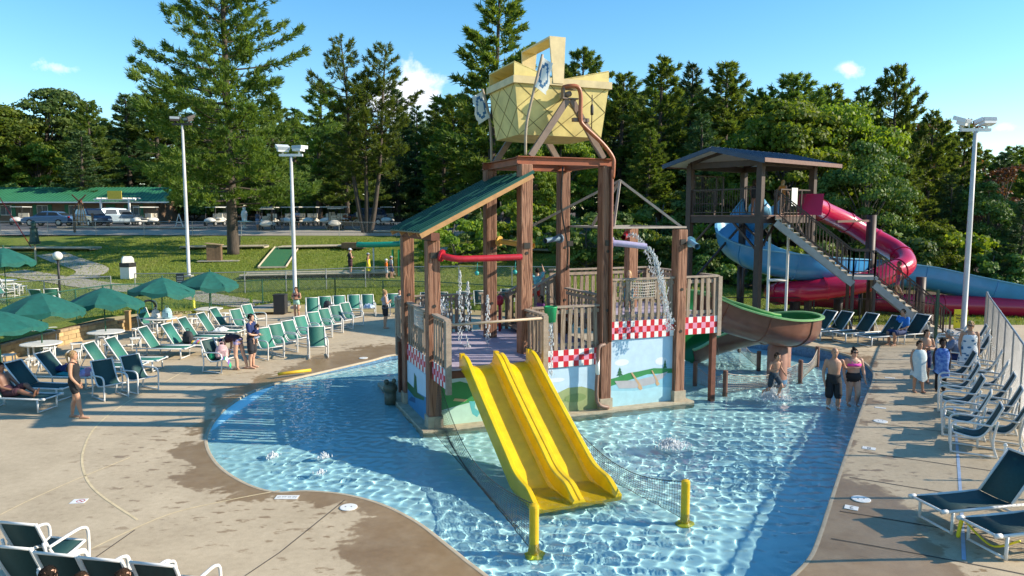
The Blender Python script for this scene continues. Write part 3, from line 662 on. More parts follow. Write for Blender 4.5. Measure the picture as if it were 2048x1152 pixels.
# railings, each picket its own board
pk = MB(); pk.box((0, 0, .5), (.105, .028, 1.0)); pk_proto = None
rr = random.Random(5)
def railing(p0, p1, zb, h=1.08, step=.185, z1=None, gap=None, tilt=.035, side=1):
    global pk_proto
    p0 = Vector((*p0, 0)); p1 = Vector((*p1, 0)); L_ = (p1 - p0).length; d = (p1 - p0).normalized(); z1 = zb if z1 is None else z1
    ang_ = math.atan2(d.y, d.x); nn = Vector((d.y, -d.x, 0))
    m_ = MB(); a = p0 + Vector((0, 0, zb + h)); b = p1 + Vector((0, 0, z1 + h)); m_.bar(a, b, .14, .045); m_.build('top_rail', M_rail, tower)
    m_ = MB(); m_.bar(p0 + Vector((0, 0, zb + h - .13)), p1 + Vector((0, 0, z1 + h - .13)), .035, .09); m_.build('cross_rail', M_rail, tower)
    m_ = MB(); m_.bar(p0 + Vector((0, 0, zb + .12)), p1 + Vector((0, 0, z1 + .12)), .035, .09); m_.build('cross_rail', M_rail, tower)
    n_ = max(2, int(L_ / step))
    for i in range(n_):
        t = (i + .5) / n_
        full = not (gap and gap[0] < t < gap[1])
        p = p0.lerp(p1, t) + nn * (.032 * side); zz = lerp(zb, z1, t)
        if pk_proto is None: pk_proto = pk.build('picket', M_pick, tower); o = pk_proto
        else: o = pk_proto.copy(); COL.objects.link(o)
        o.location = (p.x, p.y, zz + .0); o.rotation_euler = (0, rr.uniform(-tilt, tilt), ang_); o.scale = (rr.uniform(.85, 1.1), 1, (h - .03) if full else h * .52)
    if gap:
        for t in gap:
            m_ = MB(); q = p0.lerp(p1, t); m_.bar(q + Vector((0, 0, zb + h * .5)), q + Vector((0, 0, zb + h)), .05, .08); m_.build('net_frame', M_rail, tower)
        a = p0.lerp(p1, gap[0]); b = p0.lerp(p1, gap[1]); m_ = MB(); m_.bar(a + Vector((0, 0, zb + h * .53)), b + Vector((0, 0, zb + h * .53)), .05, .05); m_.build('net_frame', M_rail, tower)
        m_ = MB(); k_ = 11
        for i in range(k_ + 1):
            c = a.lerp(b, i / k_) + nn * .03; s_ = .05 * math.sin(math.pi * i / k_)
            m_.tube([c + Vector((0, 0, zb + h * .55)), c + nn * s_ + Vector((0, 0, zb + h * .75)), c + Vector((0, 0, zb + h * .97))], .011, 4, mi=0)
        for j in range(7):
            zz = zb + h * (.57 + .4 * j / 6); s_ = .05 * math.sin(math.pi * j / 6)
            m_.tube([a + nn * .03 + Vector((0, 0, zz)), a.lerp(b, .5) + nn * (.03 + s_) + Vector((0, 0, zz - .02)), b + nn * .03 + Vector((0, 0, zz))], .011, 4)
        tag(m_.build('cargo_net', mat('rope_grey', (.55, .5, .44), .9, .1), tower), kind='stuff')
railing((4.66, 0), (6.57, 0), DZ2 + .0, gap=(.31, .70)); railing((6.9, 0), (8.0, 0), DZ2)
railing((2.48, 0), (4.34, 0), DZ1); railing((0, 2.3), (0, .16), DZ1, gap=(.3, .72)); railing((0, -.16), (0, -1.2), DZ1); railing((2.3, -.16), (2.3, -1.2), DZ1, side=-1)
railing((4.3, 3.7), (2.4, 3.7), DZ1, side=-1); railing((2.2, 3.7), (0.1, 3.7), DZ1, side=-1, gap=(.3, .7)); railing((0, 3.65), (0, 2.65), DZ1)
railing((4.6, 3.6), (6.6, 3.6), DZ2, side=-1); railing((6.6, 3.6), (8, 3.6), DZ2, side=-1); railing((8, 0.1), (8, .75), DZ2, side=-1); railing((8, 2.1), (8, 3.5), DZ2)
railing((3.2, 2.65), (4.45, 2.65), DZ1 + .05, z1=DZ2, h=1.05); railing((4.5, .2), (4.5, 2.2), DZ1 + .3, h=1.0); railing((3.2, 3.55), (4.45, 3.55), DZ1 + .05, z1=DZ2, h=1.05)
for i in range(4):
    m_ = MB(); m_.box((0, 0, 0), (.3, .85, .05)); o = m_.build('step', M_pick, tower); o.location = (3.35 + i * .3, 3.1, DZ1 + .13 * (i + 1))
for (u, v, zt) in ((0, -1.22, DZ1), (2.3, -1.22, DZ1), (8.02, -.02, DZ2), (8.02, 3.6, DZ2), (0, 3.7, DZ1)):
    m_ = MB(); m_.box((0, 0, 0), (.12, .12, 1.62)); o = m_.build('rail_post', M_rail, tower); o.location = (u, v, zt + .26)
for (u, v, zt) in ((8.0, 3.6, DZ2), (7.95, .1, DZ2), (2.3, 3.6, DZ1), (4.4, 3.6, DZ1), (.05, 3.6, DZ1)):
    m_ = MB(); m_.box((0, 0, 0), (.14, .14, zt + .3)); o = m_.build('leg', M_beam, tower); o.location = (u, v, (zt - .35) / 2 - .15)
m_ = MB(); m_.tube([(0.0, -1.24, DZ1 + .98), (2.3, -1.24, DZ1 + 1.02)], .03, 8); m_.build('slide_bar', mat('tan_pipe', (.46, .36, .26), .5, .1), tower, sm=True)
# lean-to roof
M_roof = mat('green_metal_roof', (.012, .085, .065), .35, .12, 2)
m_ = MB(); u0, z0, u1, z1 = -.36, 4.62, 2.42, 6.02
m_.poly([(u0, -.3, z0), (u1, -.3, z1), (u1, 2.8, z1), (u0, 2.8, z0)], .035, (-.45, 0, .89)); m_.build('roof', M_roof, tower)
rf = tower.children[-1] if tower.children else None
for i in range(12):
    v = -.26 + i * .277; m_ = MB(); m_.bar((u0, v, z0 + .02), (u1, v, z1 + .02), .025, .035); m_.build('roof_seam', M_roof, tower)
m_ = MB(); m_.bar((u0 + .02, -.27, z0 - .09), (u1 - .02, -.27, z1 - .09), .04, .12); m_.build('roof_trim', M_ltan, tower)
m_ = MB(); m_.bar((u0 + .02, 2.77, z0 - .09), (u1 - .02, 2.77, z1 - .09), .04, .12); m_.build('roof_trim', M_ltan, tower)
for v in (.35, 1.2, 2.1):
    m_ = MB(); m_.bar((u0 + .1, v, z0 - .08), (u1 - .05, v, z1 - .08), .06, .12); m_.build('rafter', M_ltan, tower)
m_ = MB(); m_.bar((0, -.3, 4.51), (0, 2.75, 4.51), .2, .17); m_.build('eave_beam', M_beam, tower)
# steel ring on top of the four tall posts
def ibeam(p, q):
    m_ = MB(); p = Vector(p); q = Vector(q)
    m_.bar(p + Vector((0, 0, .085)), q + Vector((0, 0, .085)), .16, .02); m_.bar(p - Vector((0, 0, .085)), q - Vector((0, 0, .085)), .16, .02); m_.bar(p, q, .02, .15); return m_.build('ring_beam', M_steel, tower)
zr = 6.30
ibeam((2.1, 0, zr), (4.72, 0, zr)); ibeam((2.1, 2.45, zr), (4.72, 2.45, zr)); ibeam((2.3, .09, zr + .003), (2.3, 2.36, zr + .003)); ibeam((4.5, .09, zr + .003), (4.5, 2.36, zr + .003))
M_fr = mat('frame_brown', (.20, .14, .11), .6, .15)
for v in (0.0, 2.45):
    m_ = MB(); m_.bar((2.45, v, 6.4), (3.42, v, 7.78), .15, .09, (0, 1, 0)); m_.build('tilt_frame', M_fr, tower)
    m_ = MB(); m_.bar((4.42, v, 6.4), (3.52, v, 7.78), .15, .09, (0, 1, 0)); m_.build('tilt_frame', M_fr, tower)
    m_ = MB(); m_.box((3.47, v, 7.80), (.42, .16, .03)); m_.box((3.3, v, 7.93), (.05, .14, .26)); m_.box((3.47, v, 8.02), (.3, .12, .03)); m_.build('bearing_bracket', M_fr, tower)
m_ = MB(); m_.tube([(3.42, -.1, 7.9), (3.42, 2.55, 7.9)], .07, 12); m_.build('axle', M_fr, tower, sm=True)
m_ = MB(); m_.box((3.75, -.05, 7.3), (.42, .12, .09)); m_.build('pipe_clamp', M_fr, tower)
M_pipe = mat('orange_brown_pipe', (.33, .10, .04), .4, .12)
m_ = MB(); m_.tube([(4.58, -.19, 1.8), (4.56, -.19, 6.12)], .045, 8); m_.build('riser_pipe', M_beam, tower, sm=True)
m_ = MB(); m_.tube(catmull([(4.58, -.2, 5.9), (4.60, -.2, 6.2), (4.58, -.18, 6.42), (4.3, -.16, 6.75), (3.78, -.15, 7.16), (3.70, -.15, 7.35), (3.70, -.15, 7.85), (3.62, -.15, 8.06), (3.42, -.12, 8.08), (3.3, 0, 8.06)], 4), .052, 10); m_.build('supply_pipe', M_pipe, tower, sm=True)
m_ = MB(); m_.tube(catmull([(4.55, -.2, .1), (4.2, -.24, .3), (4.2, -.24, 1.15), (4.2, -.26, 1.6), (4.26, -.24, 1.72), (4.42, -.2, 1.74)], 4), .05, 8); m_.build('stand_pipe', mat('pvc_brown', (.2, .12, .09), .5, .1), tower, sm=True)
m_ = MB(); m_.tube([(4.2, -.24, 1.0), (4.2, -.24, 1.45)], .056, 8); m_.build('pipe_sleeve', M_white, tower, sm=True)
m_ = MB(); m_.tube([(4.0, -.16, 7.1), (4.0, -.17, 7.9)], .012, 6); m_.lathe((4.0, -.17, 7.42), [(.035, 0), (.04, .05), (.04, .2), (.02, .26)], 10); m_.build('air_valve', M_bolt, tower, sm=True)
m_ = MB(); m_.tube(catmull([(3.45, .3, 6.2), (3.42, .3, 5.2), (3.6, .3, 4.2), (3.62, .4, 3.6)], 5), .02, 6); m_.build('hose', M_bolt, tower, sm=True)
# bare pyramid of struts over the side platform
M_strut = mat('grey_strut', (.36, .31, .27), .5, .12)
fz = 4.68
for (p, q) in (((4.62, .0, fz), (6.9, 0, fz)), ((4.62, 2.45, fz), (6.9, 2.45, fz)), ((6.73, .05, fz + .003), (6.73, 2.4, fz + .003)), ((4.66, .05, fz + .003), (4.66, 2.4, fz + .003))):
    m_ = MB(); m_.bar(p, q, .10, .05); m_.build('platform_frame', M_strut, tower)
apex = (5.25, .6, 5.9)
for p in ((4.75, .02, fz), (6.8, .02, fz), (5.4, 2.4, fz), (3.2, 2.4, 4.55)):
    m_ = MB(); m_.bar(p, apex, .06, .06); m_.build('strut', M_strut, tower)
# spouts
def spout(path, r, col, name, flange=True):
    m_ = MB(); pts = catmull(path, 4) if len(path) > 2 else [Vector(p) for p in path]; n_ = 14
    m_.tube(pts, r, n_, caps=False); m_.tube(pts[::-1], r * .86, n_, caps=False)
    e = len(pts) - 1
    o = m_.build('spout', col, tower, sm=True)
    if flange:
        d = (pts[1] - pts[0]).normalized(); f_ = MB(); f_.tube([pts[0], pts[0] + d * .05], r * 1.9, 14); f_.build('flange', col, o, sm=False)
    return o
M_sr = mat('spout_red', (.42, .015, .03), .4, .15); M_sy = mat('spout_yellow', (.55, .33, .07), .45, .12); M_sg = mat('spout_slate', (.10, .16, .22), .4, .1); M_sl = mat('spout_lavender', (.42, .38, .56), .4, .1); M_sb = mat('spout_blue', (.22, .42, .52), .4, .1)
spout([(.17, -.12, 4.08), (.3, -.22, 4.04), (.55, -.3, 4.0), (1.2, -.3, 4.0), (2.1, -.3, 4.01)], .075, M_sr, 'red')
spout([(2.46, 2.2, 4.3), (3.05, 1.2, 4.2)], .075, M_sy, 'yellow'); spout([(4.34, 2.3, 4.35), (3.7, 1.9, 4.3)], .07, M_sg, 'slate')
spout([(4.66, -.02, 4.30), (5.0, -.12, 4.27), (5.55, -.25, 4.2)], .08, M_sl, 'lavender'); spout([(6.98, -.1, 4.3), (6.75, -.75, 4.2)], .075, M_sb, 'blue')
spout([(6.6, 2.45, 4.4), (6.2, 2.0, 4.36)], .07, M_sr, 'far red')
for (u, v, z) in ((2.3, -.17, 4.27), (4.5, -.17, 4.3), (4.66, 2.28, 4.2), (.0, -.17, 4.08), (6.73, -.17, 4.3)):
    m_ = MB(); m_.box((u, v + .01, z), (.16, .02, .14)); m_.build('spout_plate', M_bolt, tower)
# ropes with floats and the green bucket
M_rope = mat('rope', (.5, .44, .34), .9, .1)
for (u, v) in ((1.0, -.3), (1.95, -.3)):
    m_ = MB(); m_.tube([(u, v, 3.93), (u - .02, v, 3.72)], .008, 4); m_.ell((u - .02, v, 3.66), .055); m_.build('pull_float', mat('float_teal', (.02, .3, .28), .4, .1), tower, sm=True)
bk = empty('hanging_bucket', T(2.85, -.32, 2.42), TANG, 'green plastic bucket hanging in front of the picket rail', 'bucket')
m_ = MB(); m_.lathe((0, 0, 0), [(.13, 0), (.155, .34), (.17, .36), (.17, .38), (.15, .38), (.12, .02)], 20); m_.build('pail', mat('bucket_green', (.015, .30, .11), .4, .08), bk, sm=True)
m_ = MB(); m_.tube(catmull([(-.15, 0, .37), (-.1, 0, .55), (0, 0, .62), (.1, 0, .55), (.15, 0, .37)], 4), .01, 6); m_.build('handle', M_bolt, bk, sm=True)
m_ = MB(); m_.tube([(0, 0, .6), (0, .3, .80)], .014, 6); m_.build('hook', M_bolt, bk)
# shower head shelf / water cannon
m_ = MB(); m_.tube([(.5, 2.2, DZ1 + .9), (.5, 1.8, DZ1 + 1.0)], .09, 12); m_.tube([(.5, 2.0, DZ1), (.5, 2.0, DZ1 + .9)], .05, 8); m_.build('water_cannon', mat('cannon_blue', (.03, .32, .48), .35, .1), tower, sm=True)
m_ = MB(); m_.ell((2.9, 3.3, DZ1 + .9), (.13, .13, .16)); m_.tube([(2.9, 3.3, DZ1), (2.9, 3.3, DZ1 + .8)], .04, 8); m_.build('water_cannon', M_sr, tower, sm=True)

# ------------------------------------------------------------------ tipping basket
bsk = empty('tipping_basket', T(3.42, 1.15, 6.94), TANG, 'giant pale yellow picnic basket shaped tipping tank above the tower', 'tipping basket')
M_by = mat('basket_yellow', (.66, .54, .20), .5, .18, 2.2, .08, 20); M_bl = mat('basket_cream', (.62, .50, .27), .5, .14, 3); M_bline = mat('basket_line', (.20, .15, .045), .7, .2)
m_ = MB(); bu, bv, tu, tv, hh = 1.12, .80, 1.27, .90, 1.26
bot = [(-bu, -bv, 0), (bu, -bv, 0), (bu, bv, 0), (-bu, bv, 0)]; top = [(-tu, -tv, hh), (tu, -tv, hh), (tu, tv, hh), (-tu, tv, hh)]
sag = [(-bu * .4, -bv * .55, -.07), (bu * .4, -bv * .55, -.07), (bu * .4, bv * .55, -.07), (-bu * .4, bv * .55, -.07)]
m_.add(bot + top + sag, [(0, 1, 5, 4), (1, 2, 6, 5), (2, 3, 7, 6), (3, 0, 4, 7), (11, 10, 9, 8), (0, 8, 9, 1), (1, 9, 10, 2), (2, 10, 11, 3), (3, 11, 8, 0)]); m_.build('body', M_by, bsk)
for (p, q, w) in (((-1.33, -.93), (1.33, -.93), 0), ((-1.33, .93), (1.33, .93), 0), ((-1.30, -.90), (-1.30, .90), 1), ((1.30, -.90), (1.30, .90), 1)):
    m_ = MB(); m_.bar((*p, hh + .02), (*q, hh + .02), .06, .17); m_.build('rim', M_bl, bsk)
# lattice lines on the four faces
def face_pt(k, s, t):
    q = [(0, 1, 5, 4), (1, 2, 6, 5), (2, 3, 7, 6), (3, 0, 4, 7)][k]; P = bot + top
    a, b, c, d = [Vector(P[i]) for i in q]; nrm = (b - a).cross(d - a).normalized()
    return a.lerp(b, s).lerp(d.lerp(c, s), t) + nrm * .004
for k, cells in ((0, 3), (1, 2), (2, 3), (3, 2)):
    for i in range(-2, cells * 1 + 1):
        for sgn in (1, -1):
            s0, s1 = (i / cells, (i + 2) / cells); t0, t1 = 0, 1
            if s0 < 0: t0 = (0 - s0) / (s1 - s0); s0 = 0
            if s1 > 1: t1 = t0 + (1 - s0) / (2 / cells); s1 = 1
            t1 = min(t1, 1)
            if s1 - s0 < .02: continue
            a, b = (face_pt(k, s0, t0), face_pt(k, s1, t1)) if sgn > 0 else (face_pt(k, 1 - s0, t0), face_pt(k, 1 - s1, t1))
            nr = (face_pt(k, 1, 0) - face_pt(k, 0, 0)).cross(face_pt(k, 0, 1) - face_pt(k, 0, 0)).normalized()
            m_ = MB(); m_.bar(a, b, .014, .006, nr); m_.build('lattice_strip', M_bline, bsk)
# handle: two tapered boards and a top board
for sv in (-1, 1):
    y0, y1 = sv * .975, sv * .90; m_ = MB()
    fr = [(-.30, y0, hh - .02), (-.02, y0, hh - .02), (.06, y1, 2.36), (-.37, y1, 2.36)]; m_.poly(fr, .05, (0, sv, 0)); m_.build('handle_board', M_bl, bsk, fix=True)
m_ = MB(); m_.box((-.155, 0, 2.335), (.43, 1.74, .05)); m_.build('handle_board', M_bl, bsk)
# lids propped open outwards
for (ua, ub, za, zb) in ((-.28, -1.28, hh + .12, hh + .45), (.05, 1.28, hh + .12, hh + .40)):
    m_ = MB(); v = .88
    m_.poly([(ua, -v, za), (ub, -v, zb), (ub, v, zb), (ua, v, za)], .03, (0, 0, 1))
    for s_ in (-1, 1): m_.poly([(ua, s_ * v, za - .1), (ub, s_ * v, hh + .1), (ub, s_ * v, zb - .01), (ua, s_ * v, za - .01)], .03, (0, s_, 0))
    m_.build('lid', M_by, bsk, fix=True)
m_ = MB(); m_.tube([(0, -.93, .97), (0, -.80, .97)], .1, 12); m_.build('hub', M_bl, bsk, sm=True)
# flags
M_cloth = mat('flag_cloth', (.72, .76, .76), .8, .06); M_emb = mat('flag_blue', (.06, .18, .36), .8, .1)
def flag(path, pole_at, w, h, dirx, label):
    base = T(*path[0]); e = empty('flag', base, 0, label, 'flag')
    P = [T(*p) - base for p in path]; m_ = MB(); m_.tube(catmull(P, 5), .032, 8); m_.build('flag_pole', mat('pole_tan', (.36, .29, .22), .7, .2), e, sm=True)
    top = P[-1]; low = P[-2].lerp(P[-1], .25); ax = (top - low).normalized()
    vs = []; nx_, ny_ = 12, 10; rg = random.Random(4)
    jag = [rg.uniform(.85, 1.04) for _ in range(ny_ + 1)]
    for j in range(ny_ + 1):
        for i in range(nx_ + 1):
            s_ = i / nx_ * jag[j]; p = top - ax * (.04 + h * j / ny_) + Vector(dirx) * (w * s_) + Vector((0, 0, -.55 * w * s_)) + Vector((0, 1, 0)) * (.05 * math.sin(4 * s_ + j * .4)); vs.append(p)
    m_ = MB(); fs = [(j * (nx_ + 1) + i, j * (nx_ + 1) + i + 1, (j + 1) * (nx_ + 1) + i + 1, (j + 1) * (nx_ + 1) + i) for j in range(ny_) for i in range(nx_)]
    mi = []
    m_.add(vs, fs)
    for k, f in enumerate(fs):
        i, j = k % nx_, k // nx_; r_ = math.hypot((i + .5) / nx_ - .48, ((j + .5) / ny_ - .5) * .9); m_.m[k] = 1 if .24 < r_ < .36 else 0
    m_.build('cloth', [M_cloth, M_emb], e, sm=True)
flag([(2.35, 2.45, 6.42), (2.32, 2.4, 7.1), (2.22, 2.3, 7.7), (2.05, 2.3, 8.3)], 0, .36, .72, (-.9, -.3, 0), 'ragged white flag with blue ring at the shaded basket end')
flag([(2.3, -.05, 6.42), (2.3, -.1, 7.1), (2.42, -.2, 7.8), (2.62, -.3, 8.72)], 0, .32, .72, (.9, .2, 0), 'ragged white flag with blue ring before the lit basket face')

# ------------------------------------------------------------------ yellow double slide
M_slide = mat('slide_yellow', (.74, .50, .006), .3, .12, 3.5, coat=.25)
slide = empty('double_slide', T(1.16, -1.15, 0), TANG, 'bright yellow two-lane fibreglass slide ending in the pool', 'slide')
prof = [(0, 1.68), (-.18, 1.66), (-.4, 1.56), (-.75, 1.34), (-1.4, .96), (-2.1, .57), (-2.7, .24), (-3.0, .07), (-3.3, -.02), (-3.75, -.05), (-4.08, -.06)]
pc = catmull([Vector((0, a, b)) for a, b in prof], 4)
def lane(cx, w=.80):
    hw = w / 2; m_ = MB(); vs = []; sec = []
    for i, p in enumerate(pc):
        t = i / (len(pc) - 1); wh = .30 * min(1, .9 + .1 * t * 5) * (1 - .62 * smooth(.86, 1, t)) * (.55 + .45 * smooth(0, .06, t)) ; wb = .06
        sec = [(-hw, wh - .02), (-hw + .02, wh), (-hw + .09, wh), (-hw + .11, wh - .02), (-hw + .13, .05), (-hw + .18, .004), (0, -.006), (hw - .18, .004), (hw - .13, .05), (hw - .11, wh - .02), (hw - .09, wh), (hw - .02, wh), (hw, wh - .02), (hw, -.10), (hw - .04, -.13), (-hw + .04, -.13), (-hw, -.10)]
        vs += [(cx + x, p.y, p.z + z) for (x, z) in sec]
    n_ = len(sec); fs = [(i * n_ + k, i * n_ + (k + 1) % n_, (i + 1) * n_ + (k + 1) % n_, (i + 1) * n_ + k) for i in range(len(pc) - 1) for k in range(n_)] + [tuple(range(n_))[::-1], tuple((len(pc) - 1) * n_ + k for k in range(n_))]
    m_.add(vs, fs); o = m_.build('lane', M_slide, slide, fix=True); auto(o, 35); return o
lane(-.425, .85); lane(.427, .85)
for x in (-.80, 0, .80):
    m_ = MB(); m_.box((x, .06, 1.79), (.10, .12, .34)); 
    m_.lathe((0, 0, 0), [(.001, 0), (.001, .001)], 6); m_.build('head_block', M_slide, slide)
    m_ = MB(); m_.lathe((0, 0, 0), [(.022, 0), (.022, .006)], 10); q = m_.build('bolt', M_white, slide); q.location = (x, -.003, 1.86); q.rotation_euler = (R(90), 0, 0)
receiver(slide)
def bollard(px_, py_, h, label):
    p = at(px_, py_, 0); e = empty('yellow_bollard', (p.x, p.y, -.45), 0, label, 'bollard')
    m_ = MB(); m_.lathe((0, 0, 0), [(.075, 0), (.075, h + .40), (.068, h + .435), (.03, h + .452), (.001, h + .455)], 18); m_.build('pipe', mat('bollard_yellow', (.68, .42, .01), .35, .08), e, sm=False); auto(e.children[0] if e.children else bpy.data.objects[-1], 50) if False else None
    m_ = MB(); m_.lathe((0, 0, 0), [(.16, 0), (.16, .02), (.1, .04), (.08, .05)], 16); m_.build('base_plate', mat('bollard_base', (.45, .5, .02), .4, .1), e)
    receiver(e); return Vector((p.x, p.y, h))
bp1 = bollard(1068, 1086, .62, 'yellow bollard post standing in the pool nearest the camera'); bp2 = bollard(1370, 1026, .58, 'yellow bollard post right of the slide end')
# nets beside the slide
M_net = mat('dark_net', (.06, .06, .055), .9, .1); M_netl = mat('tan_net', (.45, .40, .33), .9, .12)
def net(name, a0, a1, b0, b1, nu, nv, r, material, sag=.15, ropes=True, parent=None, side=Vector((0, 0, 0)), topsag=.0):
    """net hung between edge a0-a1 (top, bottom) and edge b0-b1"""
    m_ = MB(); a0, a1, b0, b1 = map(Vector, (a0, a1, b0, b1))
    def P(s_, t_):
        sg = math.sin(math.pi * s_)
        return a0.lerp(b0, s_).lerp(a1.lerp(b1, s_), t_) + Vector((0, 0, -topsag * sg * (1 - t_))) + side * (sag * sg * math.sin(math.pi * min(1, t_ + .2)))
    for i in range(nu + 1):
        m_.tube([P(i / nu, j / 6) for j in range(7)], r, 3, caps=False)
    for j in range(nv + 1):
        m_.tube([P(i / 12, j / nv) for i in range(13)], r * (2.6 if j in (0, nv) and ropes else 1), 3 if j not in (0, nv) else 5, caps=False)
    return m_.build(name, material, parent)
sn = net('slide_net', T(.05, -.25, 1.25), T(-.1, -.35, .02), bp1 + Vector((0, .05, -.03)), bp1 + Vector((-.05, .05, -.85)), 62, 20, .0032, M_net, .35, True, None, Vector((-.5, -.3, 0)), .55); tag(sn, 'dark sagging net from tower corner post to nearest yellow bollard', 'net')
sn = net('slide_net', T(2.05, -3.0, .75), T(2.05, -3.0, -.05), bp2 + Vector((-.05, 0, -.03)), bp2 + Vector((-.05, 0, -.8)), 50, 12, .0032, M_net, .2, True, None, Vector((.2, -.3, 0)), .35); tag(sn, 'dark sagging net from slide side to right yellow bollard', 'net')

# ------------------------------------------------------------------ brown flume slide leaving the upper deck
M_flo = mat('flume_brown', (.17, .075, .05), .32, .18, 2.5, coat=.2); M_fli = mat('flume_green', (.014, .17, .04), .3, .12, 2); M_flr = mat('flume_rim', (.22, .42, .17), .4, .1)
fpth = catmull([T(7.7, 1.0, 2.3), T(8.3, .8, 2.18), T(9.0, .55, 1.9), Vector((7.35, 20.6, 1.62)), Vector((8.15, 21.0, 1.48)), Vector((8.85, 22.0, 1.36)), Vector((8.9, 23.2, 1.2)), Vector((8.2, 24.4, .9)), Vector((7.0, 24.8, .5)), Vector((6.0, 24.6, .12))], 6)
for p_ in fpth[18:19]: pass
def flume_sections(path, rad, prof, roll=None):
    out = []
    for i, p in enumerate(path):
        t = (path[min(i + 1, len(path) - 1)] - path[max(i - 1, 0)]); t.normalize(); side = t.cross(Vector((0, 0, 1))).normalized(); up = side.cross(t).normalized()
        if roll: side, up = side * math.cos(roll(i / (len(path) - 1))) - up * math.sin(roll(i / (len(path) - 1))), up * math.cos(roll(i / (len(path) - 1))) + side * math.sin(roll(i / (len(path) - 1)))
        out.append([p + side * (x * rad) + up * (z * rad) for (x, z) in prof])
    return out
def sweep(secs, closed=False):
    m_ = MB(); n_ = len(secs[0]); vs = [v for s_ in secs for v in s_]; kk = n_ if closed else n_ - 1
    m_.add(vs, [(i * n_ + k, i * n_ + (k + 1) % n_, (i + 1) * n_ + (k + 1) % n_, (i + 1) * n_ + k) for i in range(len(secs) - 1) for k in range(kk)]); return m_
upr = [(math.cos(a) * (1 if True else 1), .5 + math.sin(a)) for a in [math.pi + math.pi * k / 16 for k in range(17)]]
upr = [(-1.02, 1.0)] + upr + [(1.02, 1.0)]
FROLL = lambda t: .08 * smooth(.02, .2, t) * (1 - smooth(.34, .6, t)) - .22 * smooth(.5, .7, t)
flume = empty('flume_slide', (0, 0, 0), 0, 'short curving brown flume with green lining and rim by the tower', 'slide')
o = sweep(flume_sections(fpth, .56, [(x * 1.05, z - .05) for x, z in upr], FROLL)).build('shell', M_flo, flume, sm=True)
o = sweep(flume_sections(fpth, .54, upr, FROLL)).build('lining', M_fli, flume, sm=True)
for s_ in (-1, 1):
    o = sweep(flume_sections(fpth, .56, [(s_ * 1.0, .96), (s_ * 1.2, .96), (s_ * 1.2, 1.04), (s_ * 1.0, 1.04)], FROLL), True).build('rim', M_flr, flume)
for i in range(8, len(fpth) - 4, 8):
    m_ = MB(); sc_ = flume_sections(fpth, .605, [(x * 1.0, z - .03) for x, z in upr], FROLL)[i]; m_.tube(sc_, .022, 5); m_.build('joint_rib', M_flo, flume)
M_ped = mat('pedestal_brown', (.30, .15, .11), .5, .12)
for (q, zt) in ((Vector((7.95, 21.4, 0)), 1.05), (Vector((8.75, 23.2, 0)), .8)):
    m_ = MB(); m_.lathe((q.x, q.y, -.5), [(.29, 0), (.29, zt + .5), (.22, zt + .62)], 22); o = m_.build('pedestal', M_ped, flume, sm=False); auto(o, 40); receiver(o)
    m_ = MB(); m_.lathe((q.x, q.y, -.02), [(.305, 0), (.305, .14)], 22); m_.build('pedestal_band', M_tile, flume)
# post-and-net barrier round the splash zone
barrier = empty('net_barrier', (0, 0, 0), 0, 'low brown posts with tan rope nets around the flume landing', 'net barrier')
NP = [(1390, 764, .62), (1450, 784, .62), (1600, 760, .62), (1634, 728, .60)]
NP2 = [(1398, 711, .6), (1478, 700, .6), (1517, 735, .55)]
def npost(x, y, h):
    p = at(x, y, 0); m_ = MB(); m_.lathe((p.x, p.y, -.5), [(.07, 0), (.07, h + .48), (.06, h + .5)], 12); o = m_.build('post', mat('net_post', (.17, .085, .06), .7, .2), barrier); receiver(o); return p, h
PL = [npost(*q) for q in NP]; PL2 = [npost(*q) for q in NP2]
for S_ in (PL, PL2):
    for (p, h), (q, h2) in zip(S_, S_[1:]):
        nu = int((q - p).length / .075)
        o = net('rope_net', p + Vector((0, 0, h - .08)), p + Vector((0, 0, -.1)), q + Vector((0, 0, h2 - .08)), q + Vector((0, 0, -.1)), nu, 9, .0045, M_netl, .1, True, barrier, Vector((0, -1, 0)), .22); tag(o, kind='stuff'); receiver(o)
# ------------------------------------------------------------------ falling and splashing water
mdrop = bpy.data.materials.new('water_drops'); mdrop.use_nodes = True; b_ = mdrop.node_tree.nodes['Principled BSDF']; b_.inputs['Base Color'].default_value = (.85, .9, .93, 1); b_.inputs['Roughness'].default_value = .08; b_.inputs['Transmission Weight'].default_value = .4; b_.inputs['IOR'].default_value = 1.33
M_foam = mat('foam', (.82, .86, .88), .35, .03, trans=.25)
def drops(name, gen, n_, rmin, rmax, label, seed=1):
    rg = random.Random(seed); m_ = MB()
    for _ in range(n_):
        p, s_ = gen(rg); r_ = rg.uniform(rmin, rmax) * s_; m_.ell(p, (r_, r_, r_ * rg.uniform(1, 4.5)), 5, 4)
    o = m_.build(name, M_foam if 'splash' in name else mdrop, sm=True); tag(o, label, 'water', kind='stuff'); return o
def stream(p0, vel, width0, width1, tmax, seed, n_, label, rmin=.005, rmax=.013):
    p0 = Vector(p0); vel = Vector(vel)
    def gen(rg):
        t = tmax * rg.random() ** .8; w = lerp(width0, width1, t / tmax)
        return p0 + vel * t + Vector((0, 0, -4.9 * t * t)) + Vector((rg.gauss(0, w), rg.gauss(0, w), rg.gauss(0, w))), 1
    return drops('water_stream', gen, n_, rmin, rmax, label, seed)
e0 = T(5.55, -.25, 4.16); ud = T(1, 0, 0) - T(0, 0, 0); vd = T(0, 1, 0) - T(0, 0, 0)
stream(e0, ud * .9 - vd * .35, .014, .06, .66, 1, 900, 'water pouring from the lavender spout')
stream(T(6.3, 2.0, 4.36), -vd * .4 + ud * 1.3 + Vector((0, 0, 1.2)), .015, .06, .75, 2, 260, 'thin water arc from the far red spout', .006, .014)
